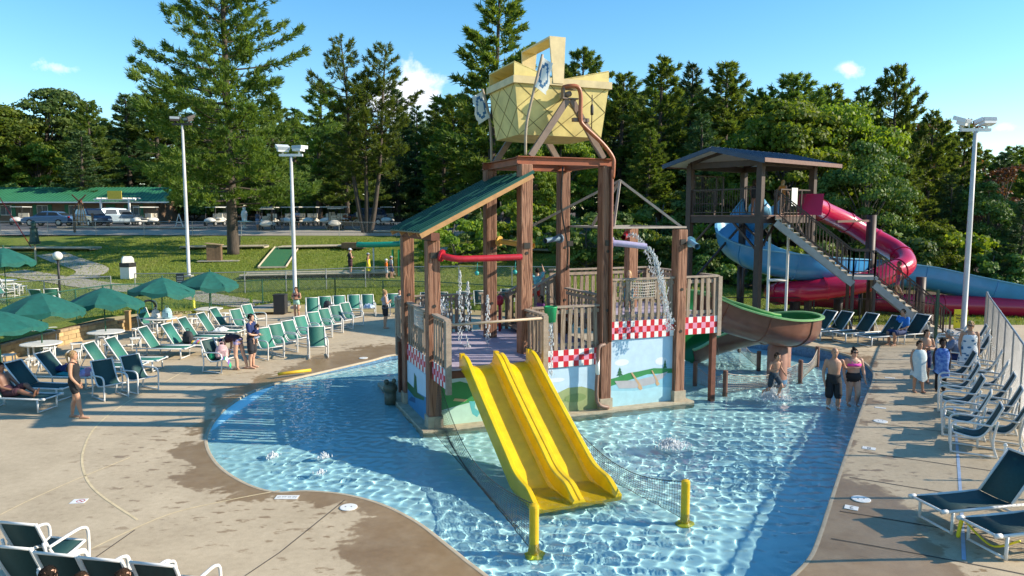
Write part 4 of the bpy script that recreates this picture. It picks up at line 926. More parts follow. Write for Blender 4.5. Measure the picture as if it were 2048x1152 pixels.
stream(T(2.85, -.36, 2.45), Vector((0, -.05, 0)), .02, .05, .7, 4, 180, 'water dripping out of the green bucket', .006, .016)
for i, (u, v) in enumerate(((.95, .9), (1.25, 1.2), (1.6, .7))): stream(T(u, v, 3.6 - .3 * i), Vector((0, 0, 0)), .008, .05, .62, 10 + i, 170, 'water jet falling onto the lavender deck, ' + ORD[i] + ' jet from the red spout', .006, .016)
stream(T(.6, 1.6, 2.5), Vector((.2, -.3, 2.2)), .03, .16, .5, 15, 260, 'splash rising beside the blue water cannon', .006, .018)
def foam(px_, py_, r_, h_, n_, label, seed, z=0):
    c = at(px_, py_, z)
    def gen(rg):
        a = rg.uniform(0, 6.283); q = r_ * abs(rg.gauss(0, .45)); return Vector((c.x + q * math.cos(a), c.y + q * math.sin(a), max(.0, rg.gauss(0, .5) * h_ * math.exp(-(q / r_) ** 2 * 2)))), 1
    return drops('water_splash', gen, n_, .005, .015, label, seed)
foam(1342, 890, .34, .10, 1900, 'white bubbling water jet right of the yellow slide', 21); foam(545, 912, .14, .07, 160, 'small bubbling jet nearest the beach entry', 22); foam(648, 914, .14, .07, 160, 'small bubbling jet further from the beach edge', 23); foam(640, 946, .12, .05, 110, 'small bubbling jet closest to the lettered plate', 24)
foam(1545, 797, .45, .3, 1500, 'splash kicked up by the running boy', 25); foam(1664, 812, .18, .10, 260, 'splash round the feet of the man in black shorts', 26); foam(1706, 806, .22, .14, 320, 'splash round the feet of the woman in pink', 27)
# ------------------------------------------------------------------ trees
M_bark = mat('pine_bark', (.075, .058, .045), .9, .35, 5, .6, 16, stretch=(3, 3, .6))
M_bark2 = mat('grey_bark', (.11, .095, .08), .9, .3, 5, .5, 16, stretch=(3, 3, .6))
LF_pine = leafmat('pine_needles', (.066, .130, .034), (.205, .270, .052), .48)
LF_spruce = leafmat('spruce_needles', (.036, .085, .036), (.115, .18, .06), .2)
LF_dec = leafmat('broad_leaves', (.08, .155, .022), (.235, .30, .036), .5)
LF_decd = leafmat('dark_leaves', (.052, .115, .026), (.155, .225, .045), .3)
LF_rust = leafmat('rusty_leaves', (.10, .045, .025), (.20, .08, .04), .3)
def rand_unit(rg, n): v = rg.normal(size=(n, 3)); return v / np.linalg.norm(v, axis=1)[:, None]
def tufts(rg, C, D, k, ln, wd, spread):
    """k thin triangles at each centre C, pointing roughly along D"""
    n = len(C); d = D[:, None, :] + rg.normal(size=(n, k, 3)) * spread; d /= np.linalg.norm(d, axis=2)[..., None]
    L_ = ln * rg.uniform(.6, 1.2, (n, k, 1)); s_ = np.cross(d, rg.normal(size=(n, k, 3))); s_ /= np.linalg.norm(s_, axis=2)[..., None]
    b = C[:, None, :] + rg.normal(size=(n, k, 3)) * ln * .16
    w = wd * rg.uniform(.6, 1.3, (n, k, 1))
    V = np.stack([b - s_ * w, b + s_ * w, b + d * L_], 2)
    return V.reshape(-1, 3)
def pine_mesh(seed, h, base, rmax, nb, shape, tuft_l, tuft_w, k, dens, trunks=1, gaps=.15, droop=-.05):
    rg = np.random.default_rng(seed); rp = random.Random(seed); Vs = []; var = []; wood = MB()
    stems = []
    for s_ in range(trunks):
        off = 0 if trunks == 1 else (s_ - (trunks - 1) / 2) * .55
        ang = rp.uniform(0, 6.28); top = Vector((off * 3.0 + rp.uniform(-.3, .3), rp.uniform(-.6, .6), h * (1 if s_ == 0 else rp.uniform(.82, .97))))
        pts = [Vector((off * .4, 0, -.3)), Vector((off * 1.3, 0, h * .15)), Vector((off * 2.2, 0, h * .4)), top * .75 + Vector((off * .2, 0, 0)), top]
        r0 = h * .017 * (1.15 if trunks == 1 else .8); c = catmull(pts, 4); wood.tube(c, [max(.02, r0 * (1 - i / (len(c) - 1)) ** .8 + .015) for i in range(len(c))], 9); stems.append(c)
    for c in stems:
        H = c[-1].z
        def trunk_at(z):
            for a, b in zip(c, c[1:]):
                if b.z >= z: return a.lerp(b, (z - a.z) / max(.001, b.z - a.z))
            return c[-1]
        for i in range(nb):
            t = (i + rp.random()) / nb; z = lerp(base, H * .985, t); prof = shape(t)
            if rp.random() < gaps * (.4 if t > .8 else 1): continue
            Lb = rmax * prof * rp.uniform(.45, 1.18) + .35; az = i * 2.4 + rp.uniform(-.5, .5)
            if trunks > 1: Lb *= .62
            d = Vector((math.cos(az), math.sin(az), 0)); rise = lerp(droop, .75, t ** 2) + rp.uniform(-.1, .15)
            p0 = trunk_at(z); p1 = p0 + d * Lb * .55 + Vector((0, 0, Lb * .55 * rise)); p2 = p0 + d * Lb + Vector((0, 0, Lb * (rise + .12)))
            br = catmull([p0, p1, p2], 4); wood.tube(br, [max(.012, .011 * Lb + .012) * (1 - .8 * j / (len(br) - 1)) for j in range(len(br))], 4, caps=False)
            side = Vector((-d.y, d.x, 0)); nt = max(3, int(dens * Lb))
            C = []; D = []
            for j in range(nt):
                s_ = rp.uniform(.22, 1.0) ** .8; p = br[min(len(br) - 1, int(s_ * (len(br) - 1)))].lerp(br[min(len(br) - 1, int(s_ * (len(br) - 1)) + 1)], (s_ * (len(br) - 1)) % 1)
                off = rp.uniform(-1, 1) * Lb * .34 * (1.15 - s_) ; q = p + side * off + d * abs(off) * .5 + Vector((0, 0, rp.gauss(0, .05) * Lb * .5 + .05))
                C.append(q); dd = (d * .8 + side * (off * .8 / max(.3, Lb * .3)) + Vector((0, 0, .55))).normalized(); D.append(dd)
            C = np.array([tuple(x) for x in C]); D = np.array([tuple(x) for x in D])
            T_ = tufts(rg, C, D, k, tuft_l, tuft_w, .55); Vs.append(T_); var.append(np.repeat(np.clip(rg.normal(.45 + .2 * (rp.random() - .5), .22, len(C)), 0, 1), k))
        # leader
    return np.concatenate(Vs), np.concatenate(var).astype(np.float32), wood
def dec_mesh(seed, h, rx, base, leaf, n_clump, per, flat=.8):
    rg = np.random.default_rng(seed); rp = random.Random(seed); wood = MB(); Vs = []; var = []
    c = catmull([Vector((0, 0, -.3)), Vector((rp.uniform(-.2, .2), 0, h * .25)), Vector((rp.uniform(-.4, .4), rp.uniform(-.3, .3), h * .55)), Vector((0, 0, h * .85))], 4); r0 = h * .02
    wood.tube(c, [max(.03, r0 * (1 - .85 * i / (len(c) - 1))) for i in range(len(c))], 9)
    cz = (h + base) / 2; rz = (h - base) / 2
    for i in range(n_clump):
        u = rand_unit(rg, 1)[0]; q = rp.uniform(.45, 1) ** .5; p = np.array([u[0] * rx * q, u[1] * rx * q, cz + u[2] * rz * q]); 
        p[:2] *= (1 - .25 * max(0, u[2])); R_ = rx * rp.uniform(.16, .34)
        pv = Vector(p); st = c[min(len(c) - 1, int(max(.2, min(.9, (p[2] - .25 * h) / h)) * len(c)))]; wood.tube(catmull([st, st.lerp(pv, .5) + Vector((0, 0, .15 * R_)), pv], 3), [r0 * .3, r0 * .25, r0 * .2, r0 * .17, r0 * .12, r0 * .1, .015][:7], 4, caps=False)
        n_ = rand_unit(rg, per); n_[:, 2] = np.abs(n_[:, 2]) * .9 - .25 * rg.random(per); rad = R_ * rg.uniform(.55, 1.08, (per, 1)); C = p + n_ * rad * np.array([1, 1, flat])
        nn = n_ + rg.normal(size=(per, 3)) * .55; nn /= np.linalg.norm(nn, axis=1)[:, None]
        t = np.cross(nn, rg.normal(size=(per, 3))); t /= np.linalg.norm(t, axis=1)[:, None]; b = np.cross(nn, t); l = leaf * rg.uniform(.6, 1.3, (per, 1))
        V1 = np.stack([C - t * l * .5, C + b * l * .42, C + t * l * .6], 1); V2 = np.stack([C - t * l * .5, C + t * l * .6, C - b * l * .42], 1)
        Vs.append(np.concatenate([V1, V2], 1).reshape(-1, 3)); base_v = rp.uniform(.25, .75); var.append(np.repeat(np.clip(rg.normal(base_v, .2, per), 0, 1), 2))
    return np.concatenate(Vs), np.concatenate(var).astype(np.float32), wood
def tree_obj(name, mesh3, leaf, bark, label=None, cat='tree', group=None):
    V, var, wood = mesh3; e = empty(name, (0, 0, 0), 0, label, cat, group); wood.build('trunk', bark, e, sm=True); trimesh('crown', V, var, leaf, e); return e
pine_shape = lambda t: (.55 + .45 * math.sin(min(1, t * 2.2) * 1.57)) * (1 - t ** 1.6) ** .8
cone_shape = lambda t: (1 - t) ** .9 + .03
tall_shape = lambda t: (.35 + .65 * math.sin(max(0, t) * 3.0)) * (1 - t ** 3) ** .7
# the big pine of the lawn
gp_ = Vector((-19.6, 51, 0)); gp_.z = ter_z(gp_.x, gp_.y)
bigshape = lambda t: (.74 + .26 * math.sin(min(1, t * 3) * 1.57)) * (1 - t ** 1.35) ** .9
t0 = tree_obj('pine_tree', pine_mesh(31, 21.5, 3.2, 7.3, 165, bigshape, .38, .042, 12, 12, 1, .12, -.02), LF_pine, M_bark, 'huge spreading pine on the lawn beside the brown wooden box', 'pine tree'); t0.location = gp_; t0.rotation_euler = (0, 0, 1.1)
# triple-stemmed pine near the golf carts
gp_ = gx(735, 490); t1 = tree_obj('pine_tree', pine_mesh(32, 16.0, 4.4, 5.6, 74, tall_shape, .36, .038, 10, 10, 3, .2, .02), LF_pine, M_bark, 'slender three-stemmed pine in the lawn in front of the golf carts', 'pine tree'); t1.location = gp_
# prototypes for the woods
protoP = [tree_obj('pine_tree', pine_mesh(40 + i, 22, 3.0 + (i % 3), 4.6 + .5 * (i % 3), 110, (pine_shape, tall_shape, cone_shape, tall_shape, pine_shape)[i], .55, .085, 8, 11, 1, .10), LF_pine, M_bark) for i in range(5)]
protoS = [tree_obj('spruce_tree', pine_mesh(50 + i, 20, 1.5, 3.6 + .4 * i, 110, cone_shape, .5, .09, 8, 10, 1, .06, -.25), LF_spruce, M_bark) for i in range(2)]
protoD = [tree_obj('leafy_tree', dec_mesh(60 + i, 14, 5.2, 1.6, .30, 84, 330), (LF_dec, LF_decd, LF_dec)[i], M_bark2) for i in range(3)]
protoR = tree_obj('rusty_tree', dec_mesh(70, 11, 3.0, 2.5, .22, 26, 90), LF_rust, M_bark2)
protoB = [tree_obj('bush', dec_mesh(80 + i, 2.2, 1.6, .1, .16, 22, 150), (LF_dec, LF_decd)[i], M_bark2) for i in range(2)]
usedp = set()
def put(proto, hproto, px_, top, Y, label, group, cat=None, wide=1.0, base_z=None):
    x = (px_ - 1024) / FPX * Y * 1.01; z0 = ter_z(x, Y) if base_z is None else base_z
    zt = atY(px_, top, Y).z; s_ = (zt - z0) / hproto
    if proto.name not in usedp: usedp.add(proto.name); o = proto; o.location = (x, Y, z0); o.scale = (s_ * wide, s_ * wide, s_)
    else: o = copy_tree(proto, None, (x, Y, z0), None, None, None, (s_ * wide, s_ * wide, s_))
    o.rotation_euler = (0, 0, rr.uniform(0, 6.28)); tag(o, label, cat or {'pine_tree': 'pine tree', 'spruce_tree': 'spruce', 'leafy_tree': 'tree', 'rusty_tree': 'tree', 'bush': 'bush'}[proto.name.split('.')[0]], group); return o
# front edge of the woods: (pixel column, pixel row of the top, distance, kind, variant, breadth, label)
W = [(20, 205, 93, 'D', 0, 1.35, 'broad sunlit leafy tree behind the green roofed building'), (120, 182, 98, 'D', 1, 1.2, 'dark leafy tree with thin top rising behind the broad sunlit one'), (205, 205, 88, 'P', 0, 1.2, 'dark pine between the leafy trees and the huge lawn pine'), (275, 190, 96, 'S', 0, 1.5, 'dark spruce just left of the huge lawn pine'), (95, 285, 90, 'D', 2, 1.1, 'round leafy tree overhanging the green metal roof'), (330, 175, 100, 'P', 1, 1.5, 'dark pine hidden behind the huge lawn pine trunk'),
     (555, 195, 86, 'P', 2, 1.4, 'pine just right of the huge lawn pine'), (645, 165, 80, 'P', 0, 1.35, 'sunlit pine between huge pine and triple-stemmed pine'), (600, 225, 92, 'S', 1, 1.5, 'dark spruce above the parked golf carts'), (800, 178, 84, 'S', 0, 1.25, 'dark spruce with feathery top below the white cloud'), (835, 212, 92, 'S', 1, 1.2, 'narrow spruce right of the white cloud'), (905, 190, 84, 'P', 1, 1.35, 'full pine left of the yellow basket'), (985, -25, 66, 'P', 0, 1.18, 'very tall pine towering behind the yellow basket'), (1155, 100, 86, 'P', 1, 1.1, 'pine top showing behind the basket handle'), (1075, 160, 90, 'P', 2, 1.4, 'pine mostly hidden by the yellow basket'),
     (1235, 148, 72, 'P', 1, 1.2, 'dark pine just right of the yellow basket'), (1310, 118, 66, 'P', 0, 1.2, 'sunlit yellowish pine above the strut pyramid'), (1375, 128, 72, 'S', 0, 1.1, 'narrow dark spruce beside the sunlit yellowish pine'), (1440, 128, 66, 'P', 2, 1.3, 'pointed pine above the slide tower roof ridge'), (1490, 180, 70, 'P', 0, 1.2, 'pine over the slide tower roof'), (1570, 150, 70, 'P', 1, 1.2, 'feathery pine right of the slide tower roof ridge'), (1640, 172, 72, 'P', 2, 1.2, 'dark pine behind the sunlit leafy trees'), (1560, 200, 52, 'D', 0, 1.0, 'bright sunlit leafy tree over the slide tower roof'), (1650, 195, 54, 'D', 2, .95, 'brightest yellow green leafy tree above the red tube slide'), (1700, 180, 76, 'S', 1, 1.2, 'dark pointed spruce left of the tall flat-topped pine'), (1768, 130, 56, 'P', 1, .75, 'tall flat-topped pine with bare lower trunk'), (1840, 222, 60, 'P', 0, 1.0, 'pine right of the flat-topped pine'), (1720, 290, 46, 'D', 1, .9, 'lower leafy tree behind the red tube bend'), (1905, 255, 62, 'P', 2, 1.1, 'pine behind the right light pole'), (1865, 220, 70, 'R', 0, 1.0, 'rust coloured dying tree left of the right light pole'), (1985, 320, 56, 'R', 0, 1.1, 'reddish brown dead tree right of the right light pole'), (2050, 270, 60, 'P', 0, 1.1, 'pine at the far right picture edge'), (1960, 370, 50, 'D', 1, 1.0, 'dark leafy tree low at the right wood edge'), (1800, 330, 48, 'P', 2, 1.3, 'green pine between the tube slide and the right light pole'), (1890, 350, 50, 'S', 0, 1.3, 'dark spruce left of the right light pole base'), (1860, 440, 44, 'D', 2, .9, 'sunlit rounded leafy tree right of the red tube bend'), (2030, 400, 44, 'S', 1, 1.4, 'dark spruce above the blue flume end'), (1480, 260, 54, 'P', 1, 1.3, 'pine seen under the slide tower roof'), (1400, 230, 58, 'S', 1, 1.3, 'dark spruce left of the slide tower'), (1290, 260, 62, 'P', 2, 1.4, 'pine behind the strut pyramid'), (1120, 250, 64, 'D', 2, 1.0, 'sunlit leafy tree framed by the tall tower posts'), (1060, 300, 60, 'D', 0, .9, 'low leafy tree seen between the tower posts'), (890, 250, 70, 'P', 0, 1.5, 'pine above the lean-to roof'), (700, 240, 78, 'P', 2, 1.5, 'pine behind the triple stems'), (430, 200, 92, 'P', 2, 1.5, 'pine behind the huge pine crown'), (180, 262, 84, 'S', 1, 1.6, 'dark spruce behind the building roof end')]
HP = {'P': 22, 'S': 20, 'D': 14, 'R': 11}
for (x, tp_, Y, k, vv, wd, lb) in W:
    pr = {'P': protoP, 'S': protoS, 'D': protoD, 'R': [protoR]}[k]; put(pr[(vv + (3 if k == 'P' and x % 20 == 0 and vv < 2 else 0)) % len(pr)], HP[k], x, tp_, Y, lb, 'trees along the edge of the woods', None, wd)
# deeper rows
rr2 = random.Random(9)
for i in range(84):
    x = -260 + i * 31 + rr2.uniform(-14, 14); Y = rr2.uniform(88, 118)
    if x > 1180: Y = rr2.uniform(66, 96)
    skyl = pw([(-300, 215), (0, 225), (200, 225), (600, 230), (800, 245), (950, 215), (1250, 175), (1500, 190), (1700, 215), (1900, 270), (2100, 320), (2400, 330)], x)
    pr = (protoP + protoS)[rr2.randrange(7)]; put(pr, 22 if pr in protoP else 20, x, skyl + rr2.uniform(-12, 35), Y, 'dark conifer deep in the woods behind the front row of trees', 'conifers deep in the woods', None, 1.5)
# outside the picture, so that the woods go on
for i in range(14):
    a_ = R((-1 if i % 2 else 1) * (48 + 6 * (i // 2))); d_ = rr2.uniform(70, 95); pr = protoP[i % 5]; o = copy_tree(pr, None, (math.sin(a_) * d_, math.cos(a_) * d_, ter_z(math.sin(a_) * d_, math.cos(a_) * d_)), rr2.uniform(0, 6), None, None, rr2.uniform(.9, 1.2)); tag(o, 'dark conifer deep in the woods behind the front row of trees', 'pine tree', 'conifers deep in the woods')
# undergrowth
BUSH = [(1160, 500, 44, 'shrub seen through the tower between the tall posts')]
for i in range(38):
    x = 900 + i * 31 + rr2.uniform(-10, 10); Y = rr2.uniform(46, 60) if x < 1350 else rr2.uniform(41, 50); pr = protoB[rr2.randrange(2)]
    put(pr, 2.2, x, atY_top if False else 1, 1, '', '') if False else None
    X_ = (x - 1024) / FPX * Y; s_ = rr2.uniform(.8, 1.9)
    if pr.name not in usedp: usedp.add(pr.name); o = pr; o.location = (X_, Y, ter_z(X_, Y) - .1); o.scale = (s_,) * 3
    else: o = copy_tree(pr, None, (X_, Y, ter_z(X_, Y) - .1), None, None, None, s_)
    o.rotation_euler = (0, 0, rr2.uniform(0, 6)); tag(o, 'low bush at the shaded wood edge behind the slides, %s from the left' % ORD[i], 'bush', 'undergrowth bushes at the wood edge')
for i in range(26):
    x = -40 + i * 36; Y = rr2.uniform(86, 92); pr = protoB[1]; X_ = (x - 1024) / FPX * Y; o = copy_tree(pr, None, (X_, Y, ter_z(X_, Y) - .1), rr2.uniform(0, 6), None, None, rr2.uniform(1.4, 2.4)); tag(o, 'low bush at the wood edge behind the parked carts, %s from the left' % ORD[i], 'bush', 'undergrowth bushes behind the car park')
for pr in protoP + protoS + protoD + [protoR] + protoB:
    if pr.name not in usedp: print('UNUSED', pr.name)
# dead leaf litter under the trees on the shaded side
M_duff = mat('pine_duff', (.085, .055, .035), .95, .4, 1.2, .5, 25)
drape('wood_floor', [(3, 50), (14, 43), (26, 40), (60, 38), (120, 40), (160, 130), (-120, 150), (-110, 88), (-30, 87), (12, 86), (8, 62)], .04, M_duff, 4)
# ------------------------------------------------------------------ covered slide tower on the right
M_brn = mat('dark_brown_steel', (.055, .034, .028), .55, .2, 4); M_brnl = mat('brown_trim', (.17, .09, .07), .6, .15)
M_bluer = mat('blue_metal_roof', (.018, .045, .10), .35, .12, 2); M_soff = mat('soffit_grey', (.55, .55, .55), .7, .08)
Nn = Vector((9.85, 29.0, 0)); ra = R(39); du = Vector((math.cos(ra), math.sin(ra), 0)); dv = Vector((-math.sin(ra), math.cos(ra), 0)); LU, LV = 4.0, 3.4; PZ = 5.0
st = empty('slide_tower', (Nn.x, Nn.y, .3), ra, 'dark brown covered platform tower with blue roof and long outdoor stairs', 'slide tower')
PZ -= .3
for (u, v) in ((0, 0), (LU, 0), (0, LV), (LU, LV)):
    m_ = MB(); m_.box((0, 0, 3.35), (.24, .24, 6.9)); o = m_.build('post', M_brn, st); o.location = (u, v, 0)
m_ = MB(); m_.box((LU / 2, LV / 2, PZ - .03), (LU + .2, LV + .2, .06)); m_.build('platform_floor', M_brnl, st)
for (p, q) in (((-.1, 0), (LU + .1, 0)), ((-.1, LV), (LU + .1, LV)), ((0, .1), (0, LV - .1)), ((LU, .1), (LU, LV - .1))):
    m_ = MB(); m_.bar((*p, PZ - .2), (*q, PZ - .2), .14, .26); m_.build('floor_beam', M_brn, st)
    m_ = MB(); m_.bar((*p, 6.78), (*q, 6.78), .14, .24); m_.build('roof_beam', M_brn, st)
for (p, q) in (((0, 0, PZ - 1.5), (1.2, 0, PZ - .3)), ((LU, 0, PZ - 1.5), (LU - 1.2, 0, PZ - .3)), ((0, 0, PZ - 1.5), (0, 1.2, PZ - .3)), ((0, LV, PZ - 1.5), (0, LV - 1.2, PZ - .3)), ((0, LV, 1.6), (LU, LV, PZ - .4)), ((LU, 0, 1.6), (LU, LV, PZ - .4))):
    m_ = MB(); m_.bar(p, q, .08, .08); m_.build('brace', M_brn, st)
# gable roof, ridge along u
zr_, ze = 7.44, 6.84; ov = .75
for s_ in (-1, 1):
    m_ = MB(); vmid = LV / 2; ve = vmid + s_ * (LV / 2 + ov)
    P_ = [(-ov - .2, vmid, zr_), (LU + ov + .2, vmid, zr_), (LU + ov + .2, ve, ze), (-ov - .2, ve, ze)]
    nz_ = Vector((0, s_ * (zr_ - ze), abs(ve - vmid))).normalized()
    m_.poly(P_, .05, nz_); o = m_.build('roof_slope', M_bluer, st, fix=True)
    k_ = MB(); k_.poly([Vector(p) - nz_ * .055 for p in P_], .02, nz_); k_.build('soffit', M_soff, st, fix=True)
    for i in range(15):
        u_ = -ov - .15 + i * (LU + 2 * ov + .3) / 14; k_ = MB(); k_.bar(Vector((u_, vmid, zr_)) + nz_ * .012, Vector((u_, ve, ze)) + nz_ * .012, .03, .035, nz_); k_.build('roof_seam', M_bluer, st)
    k_ = MB(); k_.bar((-ov - .22, ve, ze - .05), (LU + ov + .22, ve, ze - .05), .04, .16); k_.build('fascia', M_brnl, st)
    for u_ in (-ov - .22, LU + ov + .22):
        k_ = MB(); k_.bar((u_, vmid, zr_ - .09), (u_, ve, ze - .09), .05, .16); k_.build('barge_board', M_bluer, st)
for u_ in (0, LU):
    k_ = MB(); k_.bar((u_, 0, 6.9), (u_, LV / 2, 7.30), .1, .12); k_.bar((u_, LV, 6.9), (u_, LV / 2, 7.30), .1, .12); k_.build('truss', M_brn, st)
def srail(parent, p, q, h=1.05, step=.12, name='railing', material=None):
    """steel railing: rails and bars in one part"""
    m_ = MB(); p = Vector(p); q = Vector(q); up = Vector((0, 0, 1)); n_ = max(2, int((q - p).length / step)); mt = material or M_brn
    m_.bar(p + up * h, q + up * h, .05, .05); m_.bar(p + up * .1, q + up * .1, .04, .04)
    for i in range(n_ + 1): c = p.lerp(q, i / n_); m_.tube([c + up * .1, c + up * h], .012, 4, caps=False)
    for i in range(int((q - p).length / 1.6) + 2):
        c = p.lerp(q, min(1, i * 1.6 / (q - p).length)); m_.bar(c, c + up * (h + .02), .05, .05)
    o = m_.build(name, mt, parent); tag(o, kind='stuff'); return o
srail(st, (0, .15, PZ), (0, LV - .15, PZ)); srail(st, (.15, LV, PZ), (LU - 2.2, LV, PZ)); srail(st, (1.5, 0, PZ), (LU - .1, 0, PZ)); srail(st, (LU, .2, PZ), (LU, 1.1, PZ)); srail(st, (LU, 2.6, PZ), (LU, LV, PZ), 1.3); srail(st, (.3, LV, PZ + .4), (2.4, LV, PZ + .4), 1.3)
m_ = MB(); m_.box((2.5, -.03, PZ + .75), (.45, .02, .75)); m_.build('rule_board', M_white, st)
# stairs: two straight flights with a landing, in world space relative to tower
stairs = empty('stairs', (0, 0, 0), 0, 'long two-flight grey plank stairs climbing to the slide tower', 'stairs')
M_conc = mat('stringer_grey', (.36, .35, .33), .8, .12, 4); M_tread = mat('plank_tread', (.46, .39, .29), .8, .2, 7, objvar=.1)
sA = Vector((10.5, 29.0, 5.0)); sD = at(1898, 676, .36); sB = sA.lerp(sD, .46); sB.z = 2.62; sC = sA.lerp(sD, .58); sC.z = 2.62; wv = Vector((-(sD.y - sA.y), sD.x - sA.x, 0)).normalized(); SW = 1.25
def flight(p, q, n_):
    for i in range(n_):
        c = p.lerp(q, (i + .5) / n_); t = (q - p) / n_; hd = Vector((t.x, t.y, 0)); top = p.z + (q.z - p.z) * (i + 1) / n_
        m_ = MB(); c0 = Vector((c.x, c.y, top)) + wv * (SW / 2); m_.bar(c0 - wv * (SW / 2), c0 + wv * (SW / 2), hd.length * 1.08, .05); m_.build('step', M_tread, stairs)
        m_ = MB(); c1 = Vector((c.x, c.y, top + abs(t.z) / 2)) + wv * (SW / 2) - hd * .5; m_.bar(c1 - wv * (SW / 2), c1 + wv * (SW / 2), .025, abs(t.z) - .03); m_.build('riser', M_tread, stairs)
    for s_ in (0, 1):
        m_ = MB(); o_ = wv * (s_ * (SW + .06) - .03); dz_ = Vector((0, 0, -.30)); m_.bar(p + o_ + dz_, q + o_ + dz_, .06, .26); m_.build('stringer', M_conc, stairs)
        a, b = p + wv * (s_ * SW), q + wv * (s_ * SW); srail(stairs, a, b, 1.0, .16, 'handrail')
flight(sA, sB, 13); flight(sC, sD, 12)
m_ = MB(); c = (sB + sC) / 2 + wv * (SW / 2); m_.box((c.x, c.y, c.z - .06), (1.0, SW + .1, .12), math.atan2(sC.y - sB.y, sC.x - sB.x)); m_.build('landing', M_conc, stairs)
srail(stairs, sB, sC, 1.0, .16, 'handrail'); srail(stairs, sB + wv * SW, sC + wv * SW, 1.0, .16, 'handrail')
for c in (sB, sC):
    for s_ in (0, 1):
        m_ = MB(); q = c + wv * (s_ * SW); m_.box((q.x, q.y, 1.35), (.1, .1, 2.5)); m_.build('leg', M_brn, stairs)
m_ = MB(); m_.box((sD.x + .3, sD.y + .6, .42), (.9, 1.6, .2)); m_.build('base_slab', M_conc, stairs)
# red tube slide
M_red = mat('tube_red', (.45, .008, .055), .25, .10, 1.5, coat=.3); M_blu = mat('flume_blue', (.05, .27, .56), .28, .10, 1.5, coat=.3); M_blui = mat('flume_pale_blue', (.16, .42, .64), .3, .08, 1.5)
tubep = catmull([(12.9, 31.6, 5.45), (13.9, 32.6, 5.15), (15.4, 33.5, 4.65), (16.6, 33.6, 4.0), (17.4, 32.8, 3.35), (17.2, 31.7, 2.85), (16.2, 31.1, 2.5), (15.2, 31.0, 2.15), (13.2, 31.1, 1.8), (12.0, 32.0, 1.6), (12.2, 33.4, 1.35), (13.8, 34.4, 1.15), (16.0, 34.4, .98), (18.5, 34.0, .85), (21, 33.6, .8), (23.5, 33.2, .75)], 6)
tsl = empty('tube_slide', (0, 0, 0), 0, 'red enclosed spiral tube slide winding down from the covered tower', 'tube slide')
m_ = MB(); m_.tube(tubep, .46, 20, caps=False); m_.build('tube', M_red, tsl, sm=True)
m_ = MB(); m_.tube(tubep[::-1], .44, 20, caps=False); m_.build('tube_lining', M_red, tsl, sm=True)
for i in range(5, len(tubep) - 2, 7):
    m_ = MB(); m_.tube([tubep[i] - (tubep[i + 1] - tubep[i]).normalized() * .04, tubep[i] + (tubep[i + 1] - tubep[i]).normalized() * .04], .495, 20); o = m_.build('tube_flange', M_red, tsl); auto(o)
m_ = MB(); m_.poly([(12.1, 31.0, 5.0), (13.0, 30.6, 5.0), (13.2, 30.9, 5.9), (12.3, 31.3, 5.9)], .06, (-.4, -.9, 0)); m_.build('entry_shield', M_red, tsl, fix=True)
for (x, y, zt) in ((15.9, 32.2, 5.0), (14.6, 32.2, 1.6), (17.9, 31.6, 2.3), (12.6, 32.4, 1.1), (16.9, 34.2, .5)):
    m_ = MB(); m_.tube([(x, y, .1), (x, y, zt)], .20 if zt > 1.5 else .1, 12); m_.build('support_column', M_brn, tsl, sm=True)
m_ = MB(); m_.bar((14.0, 31.4, 4.72), (16.0, 32.2, 4.75), .12, .1); m_.build('support_arm', M_brnl, tsl)
# blue open flume
bpth = catmull([(11.4, 33.1, 5.15), (11.5, 34.7, 4.7), (10.9, 35.3, 4.15), (10.55, 34.0, 3.5), (11.1, 32.4, 3.0), (12.3, 31.6, 2.75), (14.0, 31.9, 2.55), (15.7, 33.0, 2.4), (17.4, 34.2, 2.2), (19.6, 34.4, 2.0), (22.0, 34.0, 1.5), (24.5, 33.6, 1.0), (27, 33.3, .7)], 7)
bsl = empty('open_flume', (0, 0, 0), 0, 'pale blue open flume slide curling under the covered tower', 'slide')
arc = [(math.cos(a) * 1.0, math.sin(a) * 1.0 + .35) for a in [math.pi * (1.0 + k / 16) for k in range(17)]]; arc = [(-1.02, .75)] + arc + [(1.02, .75)]
sweep(flume_sections(bpth, .80, [(x * 1.04, z - .04) for x, z in arc])).build('shell', M_blu, bsl, sm=True); sweep(flume_sections(bpth, .78, arc)).build('lining', M_blui, bsl, sm=True)
for s_ in (-1, 1): sweep(flume_sections(bpth, .80, [(s_ * 1.0, .72), (s_ * 1.14, .72), (s_ * 1.14, .78), (s_ * 1.0, .78)]), True).build('rim', M_blui, bsl)
for i in range(8, len(bpth) - 3, 9):
    m_ = MB(); m_.tube(flume_sections(bpth[i - 1:i + 2], .845, [(x, z - .02) for x, z in arc])[1], .025, 5); m_.build('joint_rib', M_blu, bsl)
m_ = MB(); m_.add([], []); m_.loft([((11.0, 32.4, 5.0), (.55, 0, 0), (0, .3, 0)), ((11.0, 32.4, 5.35), (.5, 0, 0), (0, .25, 0)), ((10.95, 32.4, 5.75), (.22, 0, 0), (0, .12, 0))], 12); m_.build('entry_hood', M_blui, bsl, sm=True)
for (x, y, zt) in ((10.6, 33.6, 2.6), (12.6, 31.8, 1.9), (16.2, 33.4, 1.5), (20.5, 34.3, 1.2), (23.6, 33.8, .6)):
    m_ = MB(); m_.tube([(x, y, .1), (x, y, zt)], .13, 10); m_.build('support_column', M_brn, bsl, sm=True)
for (x, dx) in ((1535, 0), (1572, .0)):
    m_ = MB(); q = atY(x, 600, 30.0); m_.tube(catmull([(q.x, 30.0, .3), (q.x, 30.0, 2.6), (q.x, 30.0, 4.6)], 3), .06, 8); m_.build('water_pipe', M_white, bsl, sm=True)
